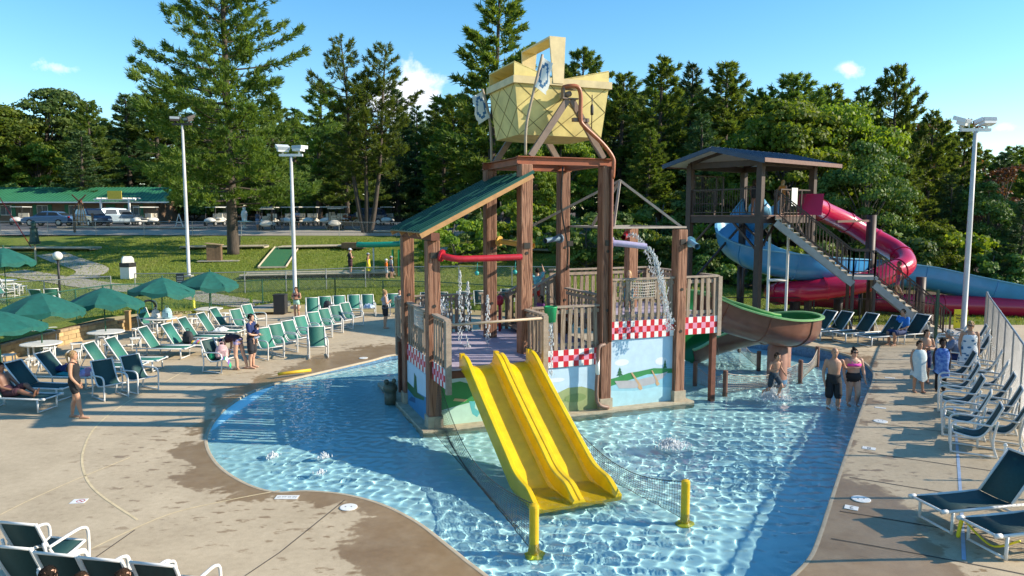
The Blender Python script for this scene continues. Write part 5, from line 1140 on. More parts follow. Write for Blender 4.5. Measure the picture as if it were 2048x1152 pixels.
m_ = MB(); a_ = atY(1535, 560, 30.0); b_ = atY(1572, 560, 30.0); m_.tube([a_, b_], .06, 8); m_.build('water_pipe', M_white, bsl, sm=True)

# ------------------------------------------------------------------ fences
M_galv = mat('galvanised', (.36, .37, .38), .4, .12, metal=.5); M_gfen = mat('green_fence_paint', (.012, .085, .05), .5, .15); M_blk = mat('black_metal', (.02, .02, .022), .5, .1)
def fence(name, pts, h, zf, label, material, mesh_step=.09, post_step=2.6, rpost=.03, top=True, group=None, lower=True):
    e = empty(name, (pts[0][0], pts[0][1], zf(*pts[0])), 0, label, 'fence', group); org = Vector(e.location)
    P = []
    for a, b in zip(pts, pts[1:]):
        a = Vector((*a, 0)); b = Vector((*b, 0)); n_ = max(1, round((b - a).length / post_step)); P += [a.lerp(b, i / n_) for i in range(n_)]
    P.append(Vector((*pts[-1], 0))); P = [Vector((p.x, p.y, zf(p.x, p.y))) - org for p in P]
    for p in P: m_ = MB(); m_.tube([p, p + Vector((0, 0, h + .02))], rpost, 8); m_.build('fence_post', material, e)
    m_ = MB(); m_.tube([p + Vector((0, 0, h)) for p in P], rpost * .72, 8); m_.build('top_rail', material, e)
    m_ = MB()
    for a, b in zip(P, P[1:]):
        L_ = (b - a).length; n_ = max(2, int(L_ / mesh_step)); run = min(n_, max(1, round(h / mesh_step)))
        for s_ in (0, 1):
            for i in range(-run + 1, n_):
                x0, x1 = i, i + run; t0, t1 = 0.0, 1.0
                if x0 < 0: t0 = -x0 / run; x0 = 0
                if x1 > n_: t1 = 1 - (x1 - n_) / run; x1 = n_
                p0 = a.lerp(b, x0 / n_); p1 = a.lerp(b, x1 / n_)
                if s_: p0, p1 = a.lerp(b, 1 - x0 / n_), a.lerp(b, 1 - x1 / n_)
                m_.tube([p0 + Vector((0, 0, .04 + (h - .06) * t0)), p1 + Vector((0, 0, .04 + (h - .06) * t1))], .0036, 3, caps=False)
    tag(m_.build('chain_link', material, e), kind='stuff'); return e
# grey fence in front of the car park
fence('chain_link_fence', [(-46, 59.8), (-30, 59.3), (-14, 58.9), (0, 58.6), (9, 58.4)], 1.15, ter_z, 'grey chain-link fence along the car park edge', M_galv, .16, 4.2)
# grey fence round the mini golf lawn
G1 = [gx(0, 545), gx(70, 540)]; 
fa = Vector((-23.8, 34.5, 0)); 
fence('chain_link_fence', [(-26.6, 34.2), (-23.6, 36.4), (-20.9, 37.6)], 1.15, ter_z, 'short grey chain-link fence left of the concrete path opening', M_galv, .1, 2.6)
fence('chain_link_fence', [(-20.0, 38.3), (-16.5, 38.5), (-12.3, 39.3), (-8.2, 40.4), (-3.0, 40.8), (3.0, 40.6)], 1.15, ter_z, 'grey chain-link fence crossing the mini golf lawn', M_galv, .1, 2.6)
# dark green fence round the pool
fence('pool_fence', [(-19.0, 23.5), (-17.9, 27.0), (-17.0, 30.6), (-16.6, 33.2), (-14.8, 35.4), (-12.6, 36.4), (-9, 36.7)], 1.2, ter_z, 'dark green chain-link fence behind the umbrellas', M_gfen, .085, 2.4)
fence('pool_fence', [(-9, 36.7), (-4, 36.0), (2, 33.8), (8, 31.6)], 1.2, ter_z, 'dark green chain-link fence behind the far row of chairs', M_gfen, .085, 2.6)
fence('pool_fence', [(8.0, 31.6), (13.0, 31.0), (16.6, 30.2), (16.9, 28.6)], 1.15, ter_z, 'dark chain-link fence behind the loungers under the slide tower', M_blk, .085, 2.4)
fence('boundary_fence', [(17.4, 26.4), (16.5, 24.9), (12.2, 17.4), (10.0, 13.6), (7.6, 9.4)], 1.85, lambda x, y: .34, 'tall galvanised chain-link fence behind the right hand chairs', M_galv, .06, 2.3, .035)

# ------------------------------------------------------------------ retaining wall of tan blocks
rw = empty('retaining_wall', (0, 0, 0), 0, 'low tan block retaining wall below the grass bank', 'retaining wall')
M_blkw = mat('tan_block', (.42, .30, .15), .9, .18, 5, .5, 30, objvar=.18); M_cap = mat('cap_block', (.30, .22, .13), .9, .18, 5, .4, 30, objvar=.15)
WP = catmull([(-17.2, 20.5, 0), (-17.0, 25, 0), (-16.6, 29, 0), (-16.05, 32, 0), (-15.4, 33.4, 0)], 12)
blk = None; cap = None
for row in range(5):
    s_ = 0.0; i = 0; acc = (row % 2) * .22
    cum = [0]
    for a, b in zip(WP, WP[1:]): cum.append(cum[-1] + (b - a).length)
    x = acc
    while x < cum[-1] - .2:
        k_ = max(j for j in range(len(cum)) if cum[j] <= x); k_ = min(k_, len(WP) - 2); t = (x - cum[k_]) / (cum[k_ + 1] - cum[k_]); p = WP[k_].lerp(WP[k_ + 1], t); dd = WP[k_ + 1] - WP[k_]
        toph = .74 - .32 * smooth(28, 33.4, p.y)
        z = deck_z(p.x, p.y) + row * .168
        if z < toph:
            if row < 4 and z + .168 < toph:
                if blk is None:
                    m_ = MB(); m_.box((0, 0, .08), (.425, .28, .158)); blk = m_.build('block', M_blkw, rw); o = blk
                else: o = blk.copy(); COL.objects.link(o)
            else:
                if cap is None:
                    m_ = MB(); m_.box((0, 0, .05), (.43, .36, .095)); cap = m_.build('cap_block', M_cap, rw); o = cap
                else: o = cap.copy(); COL.objects.link(o)
            o.location = (p.x - .05 + rr.uniform(-.008, .008), p.y, z); o.rotation_euler = (0, 0, math.atan2(dd.y, dd.x) + rr.uniform(-.02, .02))
        x += .437
# ------------------------------------------------------------------ light poles
M_pole = mat('pole_white', (.50, .50, .50), .45, .08); M_lampw = mat('lamp_white', (.72, .74, .76), .35, .05); M_lampd = mat('lamp_bronze', (.05, .04, .034), .6, .1); M_glass = mat('lamp_glass', (.35, .40, .45), .12, .1)
def light_pole(px_, ytop, base, label, lamp, angs, slope=0):
    e = empty('light_pole', base, 0, label, 'light pole'); zt = atY(px_, ytop, base.y).z - base.z
    m_ = MB(); m_.lathe((0, 0, 0), [(.13, 0), (.13, .03), (.10, .05), (.10, zt * .5), (.07, zt)], 12); m_.build('pole', M_pole, e, sm=True)
    m_ = MB(); m_.box((0, 0, .06), (.4, .4, .12)); m_.build('base', M_conc, e)
    m_ = MB(); m_.box((0, 0, zt + .04), (1.15, .12, .12)); m_.build('cross_arm', lamp, e)
    for i, (dx, yaw, tilt) in enumerate(angs):
        h_ = MB(); h_.poly([(-.3, -.2, .2), (.3, -.2, .2), (.3, .28, .25), (-.3, .28, .25)], .16, (0, 0, 1)); h_.box((0, -.04, .02), (.5, .34, .16)); q = h_.build('lamp_head', lamp, e, fix=True); q.location = (dx, 0, zt + .28); q.rotation_euler = (tilt, 0, yaw)
        g_ = MB(); g_.box((0, -.215, .12), (.52, .012, .13)); g_.build('lens', M_glass, q)
        b_ = MB(); b_.box((dx, 0, zt + .16), (.08, .08, .2)); b_.build('bracket', lamp, e)
    return e
b_ = Vector((-19.4, 43.4, ter_z(-19.4, 43.4))); light_pole(372, 250, b_, 'white light pole with dark twin lamps in front of the huge pine', M_lampd, [(-.42, R(20), 0), (.42, R(-40), R(20))])
b_ = Vector((-10.8, 35.9, .36)); light_pole(580, 312, b_, 'white light pole with white twin lamps behind the bikini girl', M_lampw, [(-.4, R(30), R(10)), (.4, R(-25), R(-5))])
b_ = at(1926, 664, .34); light_pole(1946, 262, b_, 'white light pole at the right end of the deck', M_lampw, [(-.55, R(40), R(15)), (.42, R(5), R(-15))])
m_ = MB(); m_.box((0, 0, .45), (.55, .5, .9)); m_.box((0, 0, .92), (.6, .55, .05)); o = m_.build('utility_box', mat('box_black', (.03, .03, .032), .5, .1)); o.location = (-11.35, 35.3, .2); tag(o, 'black utility box at the foot of the white light pole', 'utility box')

# ------------------------------------------------------------------ building, cars, carts
M_wallb = mat('timber_wall', (.20, .13, .08), .8, .2, 2, stretch=(1, 1, 6)); M_groof = mat('green_ribbed_roof', (.035, .17, .085), .4, .12, 1); M_shut = mat('shutter_green', (.03, .17, .08), .6, .1); M_pane = mat('window_glass', (.10, .13, .15), .1, .2)
bx0 = atY(-30, 440, 80); BY = 80; bz = ter_z(-45, 80)
bld = empty('lodge_building', (-62, BY, bz), 0, 'long low lodge with green ribbed metal roof and shutters', 'building')
m_ = MB(); m_.box((11.5, 4, 1.25), (23, 8, 2.5)); m_.build('wall', M_wallb, bld)
for s_ in (-1, 1):
    m_ = MB(); e0_ = (-1.0, 4 - s_ * 5.2, 2.35); P_ = [(-1, 4, 4.1), (24, 4, 4.1), (25, 4 - s_ * 5.2, 2.35), (-1.5, 4 - s_ * 5.2, 2.35)]; m_.poly(P_, .08, (0, 0, 1)); ro_ = m_.build('roof', M_groof, bld, fix=True)
    if s_ == 1:
        for i in range(64):
            u_ = -1.3 + i * .41; k_ = MB(); k_.bar((u_ * .96 + .2, 4, 4.12), (u_, -1.2, 2.38), .05, .05); k_.build('roof_rib', M_groof, ro_)
        k_ = MB(); k_.bar((-1.5, -1.22, 2.3), (25, -1.22, 2.3), .05, .14); k_.build('gutter', M_white, bld)
for x in (6.5, 10.5, 14.0, 20.5):
    m_ = MB(); m_.box((x, -.02, 1.45), (1.2, .06, 1.1)); w_ = m_.build('window', M_white, bld)
    k_ = MB(); k_.box((x - .29, -.06, 1.45), (.52, .02, .98)); k_.build('pane', M_pane, w_); k_ = MB(); k_.box((x + .29, -.06, 1.45), (.52, .02, .98)); k_.build('pane', M_pane, w_)
    for s_ in (-1, 1): k_ = MB(); k_.box((x + s_ * .85, -.03, 1.4), (.4, .05, 1.35)); k_.build('shutter', M_shut, bld)
m_ = MB(); m_.box((18.0, -.02, 1.05), (1.0, .06, 2.1)); m_.build('door', M_shut, bld)
for x in (18.4, 21.4): m_ = MB(); m_.box((x, -2.6, 1.25), (.18, .18, 2.5)); m_.build('porch_post', M_white, bld)
m_ = MB(); m_.box((19.9, -2.6, 2.58), (4.4, .2, .16)); m_.build('porch_beam', M_white, bld)
for i in range(8): m_ = MB(); m_.box((18.0 + i * .55, -1.9, 2.7), (.08, 1.6, .12)); m_.build('porch_rafter', M_white, bld)
sg = MB(); sg.box((20.0, -2.8, 3.05), (1.5, .06, .85)); s_ = sg.build('sign_board', mat('sign_yellow', (.70, .52, .06), .6, .1), bld)
def wheel(parent, x, y, r, w=.2):
    m_ = MB(); m_.tube([(0, -w / 2, 0), (0, w / 2, 0)], r, 18); q = m_.build('tyre', mat('tyre', (.02, .02, .02), .8, .1), parent); auto(q); q.location = (x, y, r)
    k_ = MB(); k_.tube([(0, -w / 2 - .005, 0), (0, w / 2 + .005, 0)], r * .62, 14); z_ = k_.build('rim', mat('alloy', (.55, .56, .57), .35, .1, metal=.6), q); return q
def car(x, Y, rz, col, label, kind='sedan', z=None):
    z = ter_z(x, Y) + .06 if z is None else z; e = empty('parked_car', (x, Y, z), rz, label, 'car', 'cars parked by the lodge')
    L_, Wd = (4.7, 1.8); hb = .95 if kind != 'sedan' else .88; hr = 1.45 if kind == 'sedan' else (1.78 if kind == 'van' else 1.75)
    side = {'sedan': [(-2.3, .5), (-2.32, .75), (-2.15, .95), (-1.6, 1.0), (-.9, hb + .1), (1.0, hb + .05), (1.9, .85), (2.3, .68), (2.35, .45), (2.2, .28), (-2.2, .28)], 'suv': [(-2.3, .5), (-2.32, .95), (-2.25, 1.1), (-1.2, 1.1), (1.0, 1.08), (2.0, 1.02), (2.32, .85), (2.35, .45), (2.2, .3), (-2.2, .3)], 'van': [(-2.4, .5), (-2.42, .95), (-2.3, 1.1), (-1.2, 1.1), (1.2, 1.02), (2.2, .85), (2.4, .7), (2.42, .45), (2.2, .28), (-2.2, .28)]}[kind]
    cab = {'sedan': [(-1.75, 1.0), (-1.0, 1.40), (-.3, hr), (.35, 1.40), (1.15, .93)], 'suv': [(-2.2, 1.1), (-2.0, 1.65), (-1.2, hr), (.3, 1.70), (1.05, 1.08)], 'van': [(-2.3, 1.1), (-2.05, 1.68), (-1.0, hr), (.5, 1.70), (1.5, 1.0)]}[kind]
    def prism(pl, w0, w1, zmid):
        m_ = MB(); n_ = len(pl); vs = []
        for s_ in (-1, 1): vs += [(x_, s_ * (w0 if z_ < zmid else w1) / 2, z_) for (x_, z_) in pl]
        m_.add(vs, [tuple(range(n_))[::-1], tuple(range(n_, 2 * n_))] + [(i, (i + 1) % n_, (i + 1) % n_ + n_, i + n_) for i in range(n_)]); return m_
    paint = mat('car_' + col[0], col[1], .25, .05, coat=.6, metal=.3)
    o = prism(side, Wd, Wd * .97, .8).build('body', paint, e, fix=True); bv = o.modifiers.new('bevel', 'BEVEL'); bv.width = .07; bv.segments = 2
    o = prism(cab, Wd * .93, Wd * .78, 1.2).build('cabin', paint, e, fix=True); bv = o.modifiers.new('bevel', 'BEVEL'); bv.width = .06; bv.segments = 2
    gl = mat('car_glass', (.03, .04, .05), .08, .1)
    cx = sum(p[0] for p in cab) / len(cab)
    for s_ in (-1, 1):
        for h0, h1 in ((.12, .47), (.53, .88)):
            x0, x1 = lerp(cab[0][0], cab[-1][0], h0), lerp(cab[0][0], cab[-1][0], h1); zt = min(cab[1][1], cab[3][1]) - .08; zb = max(cab[0][1], cab[-1][1]) + .04; k_ = MB(); yy0, yy1 = s_ * (Wd * .93 / 2 + .004), s_ * (Wd * .78 / 2 + .03)
            k_.poly([(x0, yy0, zb), (x1, yy0, zb), (lerp(x1, cx, .22), yy1, zt), (lerp(x0, cx, .22), yy1, zt)], .01, (0, s_, 0)); k_.build('side_window', gl, e, fix=True)
    for (pa, pb, dx) in ((cab[-1], cab[-2], .012), (cab[0], cab[1], -.012)):
        k_ = MB(); k_.poly([(pa[0] + dx, -Wd * .40, pa[1] + .06), (pa[0] + dx, Wd * .40, pa[1] + .06), (pb[0] + dx * 2, Wd * .34, pb[1] - .04), (pb[0] + dx * 2, -Wd * .34, pb[1] - .04)], .012, (1 if dx > 0 else -1, 0, .3)); k_.build('windscreen', gl, e, fix=True)
    for (xx, yy) in ((1.42, -.82), (1.42, .82), (-1.4, -.82), (-1.4, .82)): wheel(e, xx, yy, .33)
    for s_ in (-1, 1):
        k_ = MB(); k_.box((2.30, s_ * .65, .66), (.1, .34, .14)); k_.build('headlight', M_lampw, e); k_ = MB(); k_.box((-2.30, s_ * .68, .85), (.08, .28, .16)); k_.build('tail_light', mat('tail_red', (.35, .01, .01), .3, .1), e)
    return e
# cars stand in front of the lodge
p = atY(100, 448, 72); car(p.x, 72, R(180), ('blue', (.10, .20, .36)), 'metallic blue saloon car parked side-on before the lodge', 'sedan')
p = atY(186, 450, 70); car(p.x, 70, R(-40), ('navy', (.015, .025, .06)), 'dark navy SUV parked at an angle beside the blue saloon', 'suv')
p = atY(236, 446, 74); car(p.x, 74, R(60), ('silver', (.28, .36, .42)), 'silver blue minivan seen from behind near the lodge porch', 'van')
p = atY(730, 448, 74); car(p.x, 74, R(185), ('navy', (.015, .025, .06)), 'dark car in shade behind the triple-stemmed pine', 'suv')
M_cart = mat('cart_white', (.66, .64, .58), .4, .06); M_cseat = mat('cart_seat', (.60, .55, .45), .6, .08); M_croof = mat('cart_roof', (.62, .62, .58), .4, .05)
cart = empty('golf_cart', (0, 0, 0), 0, 'cart', 'golf cart', 'golf carts parked in a row')
m_ = MB(); m_.loft([((-1.05, 0, .35), (0, .55, 0), (0, 0, .10)), ((-.9, 0, .5), (0, .58, 0), (0, 0, .24)), ((-.2, 0, .42), (0, .58, 0), (0, 0, .14)), ((.55, 0, .38), (0, .55, 0), (0, 0, .10)), ((.75, 0, .55), (0, .55, 0), (0, 0, .28)), ((1.1, 0, .52), (0, .5, 0), (0, 0, .22)), ((1.25, 0, .45), (0, .38, 0), (0, 0, .12))], 12); m_.build('body', M_cart, cart, sm=True)
m_ = MB(); m_.box((-.25, 0, .68), (.5, 1.0, .12)); m_.build('seat', M_cseat, cart); m_ = MB(); m_.box((-.52, 0, 1.0), (.1, 1.0, .4)); m_.build('backrest', M_cseat, cart)
m_ = MB(); m_.poly([(-1.0, -.58, 1.86), (.75, -.58, 1.86), (.75, .58, 1.86), (-1.0, .58, 1.86)], .07); m_.build('roof', M_croof, cart)
for (xa, xb) in ((-.85, -.8), (.85, .6)):
    for s_ in (-1, 1): m_ = MB(); m_.tube([(xa, s_ * .5, .6), (xb, s_ * .52, 1.82)], .022, 6); m_.build('roof_strut', M_blk, cart)
for (xx, yy) in ((.8, -.5), (.8, .5), (-.75, -.5), (-.75, .5)): wheel(cart, xx, yy, .23, .16)
m_ = MB(); m_.tube([(.55, .25, .75), (.35, .25, 1.02)], .02, 6); m_.tube([(.35 + .02 * math.sin(a), .25 + .15 * math.cos(a), 1.02 + .13 * math.sin(a)) for a in [k * .5236 for k in range(12)]], .015, 5, closed=True); m_.build('steering_wheel', M_blk, cart)
CP = [(42, 436, 74, 95), (430, 441, 72, 80), (445, 438, 76, 100), (540, 440, 72, 85), (578, 440, 72, 92), (596, 440, 73, 75), (622, 441, 72, 88), (658, 441, 71, 82), (684, 441, 71, 95), (672, 452, 64, 95), (535, 452, 64, 100), (775, 441, 74, 90), (288, 444, 74, 60), (305, 442, 75, 120)]
CL = ['white golf cart left of the blue saloon', 'white golf cart just left of the huge pine trunk', 'golf cart in shade behind the huge pine trunk', 'golf cart above the person in the hooded top', 'golf cart left of the white light pole shaft', 'golf cart right behind the white light pole shaft', 'golf cart right of the white light pole, second', 'golf cart third right of the white light pole', 'golf cart fourth right of the white light pole', 'golf cart parked in front of the others near the fence', 'golf cart parked close to the fence behind the hooded person', 'golf cart in deep shade right of the triple pine', 'golf cart right of the lodge porch', 'farther golf cart right of the lodge porch']
for i, ((px_, py_, Y, rz), lb) in enumerate(zip(CP, CL)):
    p = atY(px_, py_, Y); loc = (p.x, Y, ter_z(p.x, Y) + .06)
    if i == 0: cart.location = loc; cart.rotation_euler = (0, 0, R(rz + 180)); cart['label'] = lb
    else: copy_tree(cart, None, loc, R(rz + 180), lb)
m_ = MB()
asg = empty('folding_sign', atY(358, 440, 66) * 1, 0, 'white folding sign frame standing at the car park', 'sign'); asg.location.z = ter_z(asg.location.x, 66) + .06
for s_ in (-1, 1): m_ = MB(); m_.bar((s_ * .4, 0, 0), (0, 0, 1.3), .08, .04); m_.build('leg', M_white, asg)
m_ = MB(); m_.box((0, 0, .55), (.5, .03, .06)); m_.build('crossbar', M_white, asg)

# ------------------------------------------------------------------ mini golf
M_edge = mat('lane_edging', (.45, .38, .28), .85, .2, 6)
def putting(cpx, L_, Wd, rz, label, z_=.06):
    p = cpx; e = empty('putting_lane', (p.x, p.y, 0), rz, label, 'putting lane', 'mini golf lanes on the lawn')
    def zz(x, y): q = Matrix.Rotation(rz, 2) @ Vector((x, y)); return ter_z(p.x + q.x, p.y + q.y)
    m_ = MB(); n_ = 8; vs = []
    for i in range(n_ + 1):
        x = -L_ / 2 + L_ * i / n_
        for y in (-Wd / 2, Wd / 2): vs.append((x, y, max(zz(x, -Wd / 2), zz(x, Wd / 2)) + z_))
    m_.add(vs, [(2 * i, 2 * i + 2, 2 * i + 3, 2 * i + 1) for i in range(n_)]); m_.build('carpet', M_putt, e)
    for y in (-Wd / 2, Wd / 2):
        m_ = MB(); m_.tube([(x_, y, max(zz(x_, -Wd / 2), zz(x_, Wd / 2)) + z_ + .02) for x_ in [-L_ / 2 + L_ * i / 6 for i in range(7)]], .07, 4); m_.build('edge_board', M_edge, e)
    for x in (-L_ / 2, L_ / 2):
        m_ = MB(); m_.bar((x, -Wd / 2, zz(x, 0) + z_ + .03), (x, Wd / 2, zz(x, 0) + z_ + .03), .1, .1); m_.build('edge_board', M_edge, e)
putting(gx(560, 515), 7.5, 1.7, R(100), 'green humped putting lane on the bank beside the light pole'); putting(gx(325, 472), 8, 1.4, R(4), 'long putting lane left of the huge pine trunk'); putting(gx(630, 474), 5, 1.3, R(8), 'putting lane behind the two far players'); putting(gx(200, 478), 7, 1.3, R(-2), 'putting lane by the toy windmill tower'); putting(gx(640, 552), 9, 1.6, R(6), 'pale edged putting lane in front of the waiting golfers'); putting(gx(810, 466), 6, 1.4, R(3), 'putting lane right of the triple-stemmed pine'); putting(gx(930, 500), 6, 1.5, R(20), 'putting lane seen through the timber tower left bay'); putting(gx(100, 500), 7, 1.3, R(-4), 'putting lane behind the green toy lighthouse'); putting(gx(450, 497), 6, 1.2, R(2), 'shaded putting lane right beside the huge pine'); putting(gx(1120, 505), 6, 1.5, R(-10), 'putting lane seen between tall tower posts')
M_tube = mat('obstacle_teal', (.01, .26, .18), .4, .1)
q = gx(800, 552); ob = empty('golf_obstacle', (q.x, q.y, q.z), 0, 'teal pipe obstacle with slotted green stand on the lawn', 'golf obstacle')
m_ = MB(); m_.tube(catmull([(-2.6, .2, 1.9), (-2.0, .1, 1.88), (-.5, 0, 1.92), (.1, 0, 1.95)], 4), .17, 14); m_.build('pipe', M_tube, ob, sm=True); m_ = MB(); m_.tube([(.05, 0, 1.95), (.3, 0, 1.95)], .34, 14); m_.build('funnel', M_tube, ob, sm=False)
for x in (-.42, -.05, .32): m_ = MB(); m_.box((x, 0, .8), (.08, .4, 1.6)); m_.build('stand_board', mat('obs_green', (.02, .32, .10), .5, .1), ob)
for x in (-.24, .14): m_ = MB(); m_.box((x, -.02, .5), (.16, .2, 1.0)); m_.build('stand_slat', mat('obs_yellow', (.6, .36, .04), .6, .15), ob)
m_ = MB(); m_.tube([(-1.6, .1, 0), (-1.6, .1, 1.8)], .05, 8); m_.build('prop', M_pole, ob)
q = gx(430, 522); wb_ = empty('wooden_box', (q.x, q.y, q.z), R(10), 'brown plank box with sloping lid beside the huge pine trunk', 'wooden box'); M_plank = mat('brown_plank', (.17, .105, .06), .85, .2, 6, objvar=.15)
for i in range(7): m_ = MB(); m_.box((-.39 + i * .13, -.3, .55), (.122, .04, 1.1 + .0)); m_.build('plank', M_plank, wb_)
m_ = MB(); m_.box((0, .02, .52), (.86, .58, 1.04)); m_.build('box_body', M_plank, wb_); m_ = MB(); m_.poly([(-.52, -.4, 1.22), (.52, -.4, 1.10), (.52, .4, 1.10), (-.52, .4, 1.22)], .05); m_.build('lid', M_cap, wb_); m_ = MB(); m_.box((.3, .2, .02), (2.6, 1.6, .06)); m_.build('slab', M_path, wb_)
# toy lighthouse on a post and toy windmill
q = gx(72, 528); lh = empty('toy_lighthouse', (q.x, q.y, q.z), 0, 'dark green toy lighthouse on a thin wooden post', 'garden ornament'); M_lh = mat('ornament_green', (.012, .05, .045), .5, .2)
m_ = MB(); m_.tube([(0, 0, 0), (0, 0, 1.3)], .06, 8); m_.build('post', M_edge, lh); m_ = MB(); m_.lathe((0, 0, 1.3), [(.34, 0), (.34, .06), (.3, .1), (.2, 1.0), (.26, 1.02), (.26, 1.08), (.14, 1.1), (.14, 1.35), (.22, 1.36), (.03, 1.55)], 8); m_.build('tower', M_lh, lh); m_ = MB(); m_.lathe((0, 0, 1.42), [(.37, 0), (.37, .05)], 8); m_.build('gallery', M_lh, lh)
q = gx(165, 470); wm_ = empty('toy_windmill', (q.x, q.y, q.z), 0, 'brown lattice toy windmill in front of the navy SUV', 'garden ornament')
for (a, b) in ((-1, -1), (1, -1), (1, 1), (-1, 1)): m_ = MB(); m_.bar((a * .33, b * .33, 0), (a * .1, b * .1, 2.3), .06, .06); m_.build('leg', M_ltan, wm_)
for z_ in (.2, .7, 1.2, 1.7): m_ = MB(); w_ = .33 - .1 * z_; [m_.bar((-w_, s_ * w_, z_), (w_, s_ * w_, z_), .04, .05) for s_ in (-1, 1)]; m_.build('lattice', M_ltan, wm_)
m_ = MB(); m_.lathe((0, 0, 2.3), [(.16, 0), (.16, .2), (.02, .4)], 6); m_.build('cap', M_beam, wm_)
for k in range(4): a = R(45 + 90 * k); m_ = MB(); m_.bar((0, -.2, 2.4), (math.cos(a) * .9, -.2, 2.4 + math.sin(a) * .9), .03, .12); m_.build('sail', M_beam, wm_)
for (px_, py_, h_, lb) in ((151, 487, 1.9, 'thin dark wooden post left of the toy windmill'), (187, 472, 1.3, 'thin dark wooden post right of the toy windmill'), (545, 480, 1.5, 'dark wooden signpost behind the light pole')):
    q = gx(px_, py_); m_ = MB(); m_.box((0, 0, h_ / 2), (.14, .14, h_)); m_.box((0, 0, h_ + .02), (.18, .18, .04)); o = m_.build('wooden_post', M_plank); o.location = q; tag(o, lb, 'post')
m_ = MB(); b = gx(66, 500); a = atY(0, 396, b.y); m_.tube([a + (a - b) * .8, b], .03, 8); o = m_.build('red_guy_pipe', M_sr, sm=True); tag(o, 'thin slanting red pipe at the left edge by the lighthouse', 'pipe')
# globe lamp, bin, signs
q = gx(120, 588); gl = empty('globe_lamp', (q.x, q.y, q.z), 0, 'dark lamp post with white globe behind the green fence', 'lamp post')
zt = atY(116, 512, q.y).z - q.z; m_ = MB(); m_.tube([(0, 0, 0), (0, 0, zt - .2)], .06, 10); m_.lathe((0, 0, zt - .25), [(.1, 0), (.12, .06)], 10); m_.build('post', M_blk, gl, sm=True); m_ = MB(); m_.ell((0, 0, zt), .24, 16, 10); m_.build('globe', mat('globe_white', (.75, .73, .68), .3, .03), gl, sm=True)
q = gx(257, 557); bn = empty('litter_bin', (q.x, q.y, q.z), R(-10), 'cream litter bin with black opening beyond the grey fence', 'litter bin'); m_ = MB(); m_.box((0, 0, .35), (.6, .6, .7)); m_.build('body', M_cart, bn); m_ = MB(); m_.box((0, 0, .82), (.64, .64, .26)); m_.build('liner', M_blk, bn); m_ = MB(); m_.loft([((0, 0, .95), (.45, 0, 0), (0, .45, 0)), ((0, 0, 1.2), (.42, 0, 0), (0, .42, 0)), ((0, 0, 1.32), (.3, 0, 0), (0, .3, 0))], 4); m_.build('hood', M_cart, bn)
q = gx(330, 555); m_ = MB(); m_.box((0, 0, .75), (.42, .03, .62)); o = m_.build('notice_board', mat('notice_dark', (.04, .045, .05), .5, .1)); o.location = (-17.6, 38.3, ter_z(-17.6, 38.3) + .1); tag(o, 'dark notice hanging on the grey fence beyond the umbrellas', 'notice')
m_ = MB(); [m_.box((0, -.02, .55 + .09 * i), (.32, .012, .018)) for i in range(5)]; m_.build('notice_text', M_white, o)
# planter of flowers by the golf carts, statue bench
q = gx(690, 482); pl = empty('flower_cart', (q.x, q.y, q.z), 0, 'wooden flower cart with pale wheels near the car park fence', 'flower cart')
m_ = MB(); m_.box((0, 0, .5), (2.6, .9, .35)); m_.build('box', M_plank, pl)
for x in (-1.2, 1.2): 
    m_ = MB(); m_.tube([(x + .42 * math.cos(a), -.5, .45 + .42 * math.sin(a)) for a in [k * .3927 for k in range(16)]], .035, 5, closed=True); m_.build('wheel', M_edge, pl)
    m_ = MB(); m_.box((x, .4, 1.0), (.5, .06, 1.1)); m_.build('end_board', M_edge, pl)
V, var, w_ = dec_mesh(91, .8, 1.1, .05, .10, 14, 60); o = trimesh('flowers', V, var, leafmat('flower_leaves', (.05, .12, .02), (.35, .06, .04), .3), pl); o.location = (0, 0, .6); o.scale = (1, .4, .8); tag(o, kind='stuff')
q = gx(752, 495); m_ = MB(); m_.box((0, 0, .2), (1.6, 1.2, .4)); o = m_.build('planter_box', M_plank); o.location = q + Vector((-1.4, -1.0, 0)); tag(o, 'square timber planter box beside the triple pine foot', 'planter')
q = gx(490, 470); bt = empty('garden_statue', (q.x, q.y, q.z), 0, 'small pale garden figure with teal bowl in front of the carts', 'statue'); m_ = MB(); m_.lathe((0, 0, 0), [(.35, 0), (.3, .1), (.14, .2), (.14, .5), (.6, .62), (.62, .7), (.2, .72), (.24, 1.0), (.3, 1.3), (.22, 1.6), (.1, 1.7), (.16, 1.85), (.12, 2.0), (.02, 2.08)], 12); m_.build('figure', M_cart, bt, sm=True); m_ = MB(); m_.lathe((0, 0, .6), [(.64, 0), (.66, .1), (.5, .12)], 14); m_.build('bowl', mat('bowl_teal', (.15, .45, .45), .4, .1), bt)
q = gx(418, 476); m_ = MB(); m_.lathe((0, 0, 0), [(.28, 0), (.33, .8), (.36, .85), (.3, .86)], 12); o = m_.build('trash_can', M_blk); o.location = gx(472, 474); tag(o, 'black trash can right of the huge pine trunk', 'trash can')
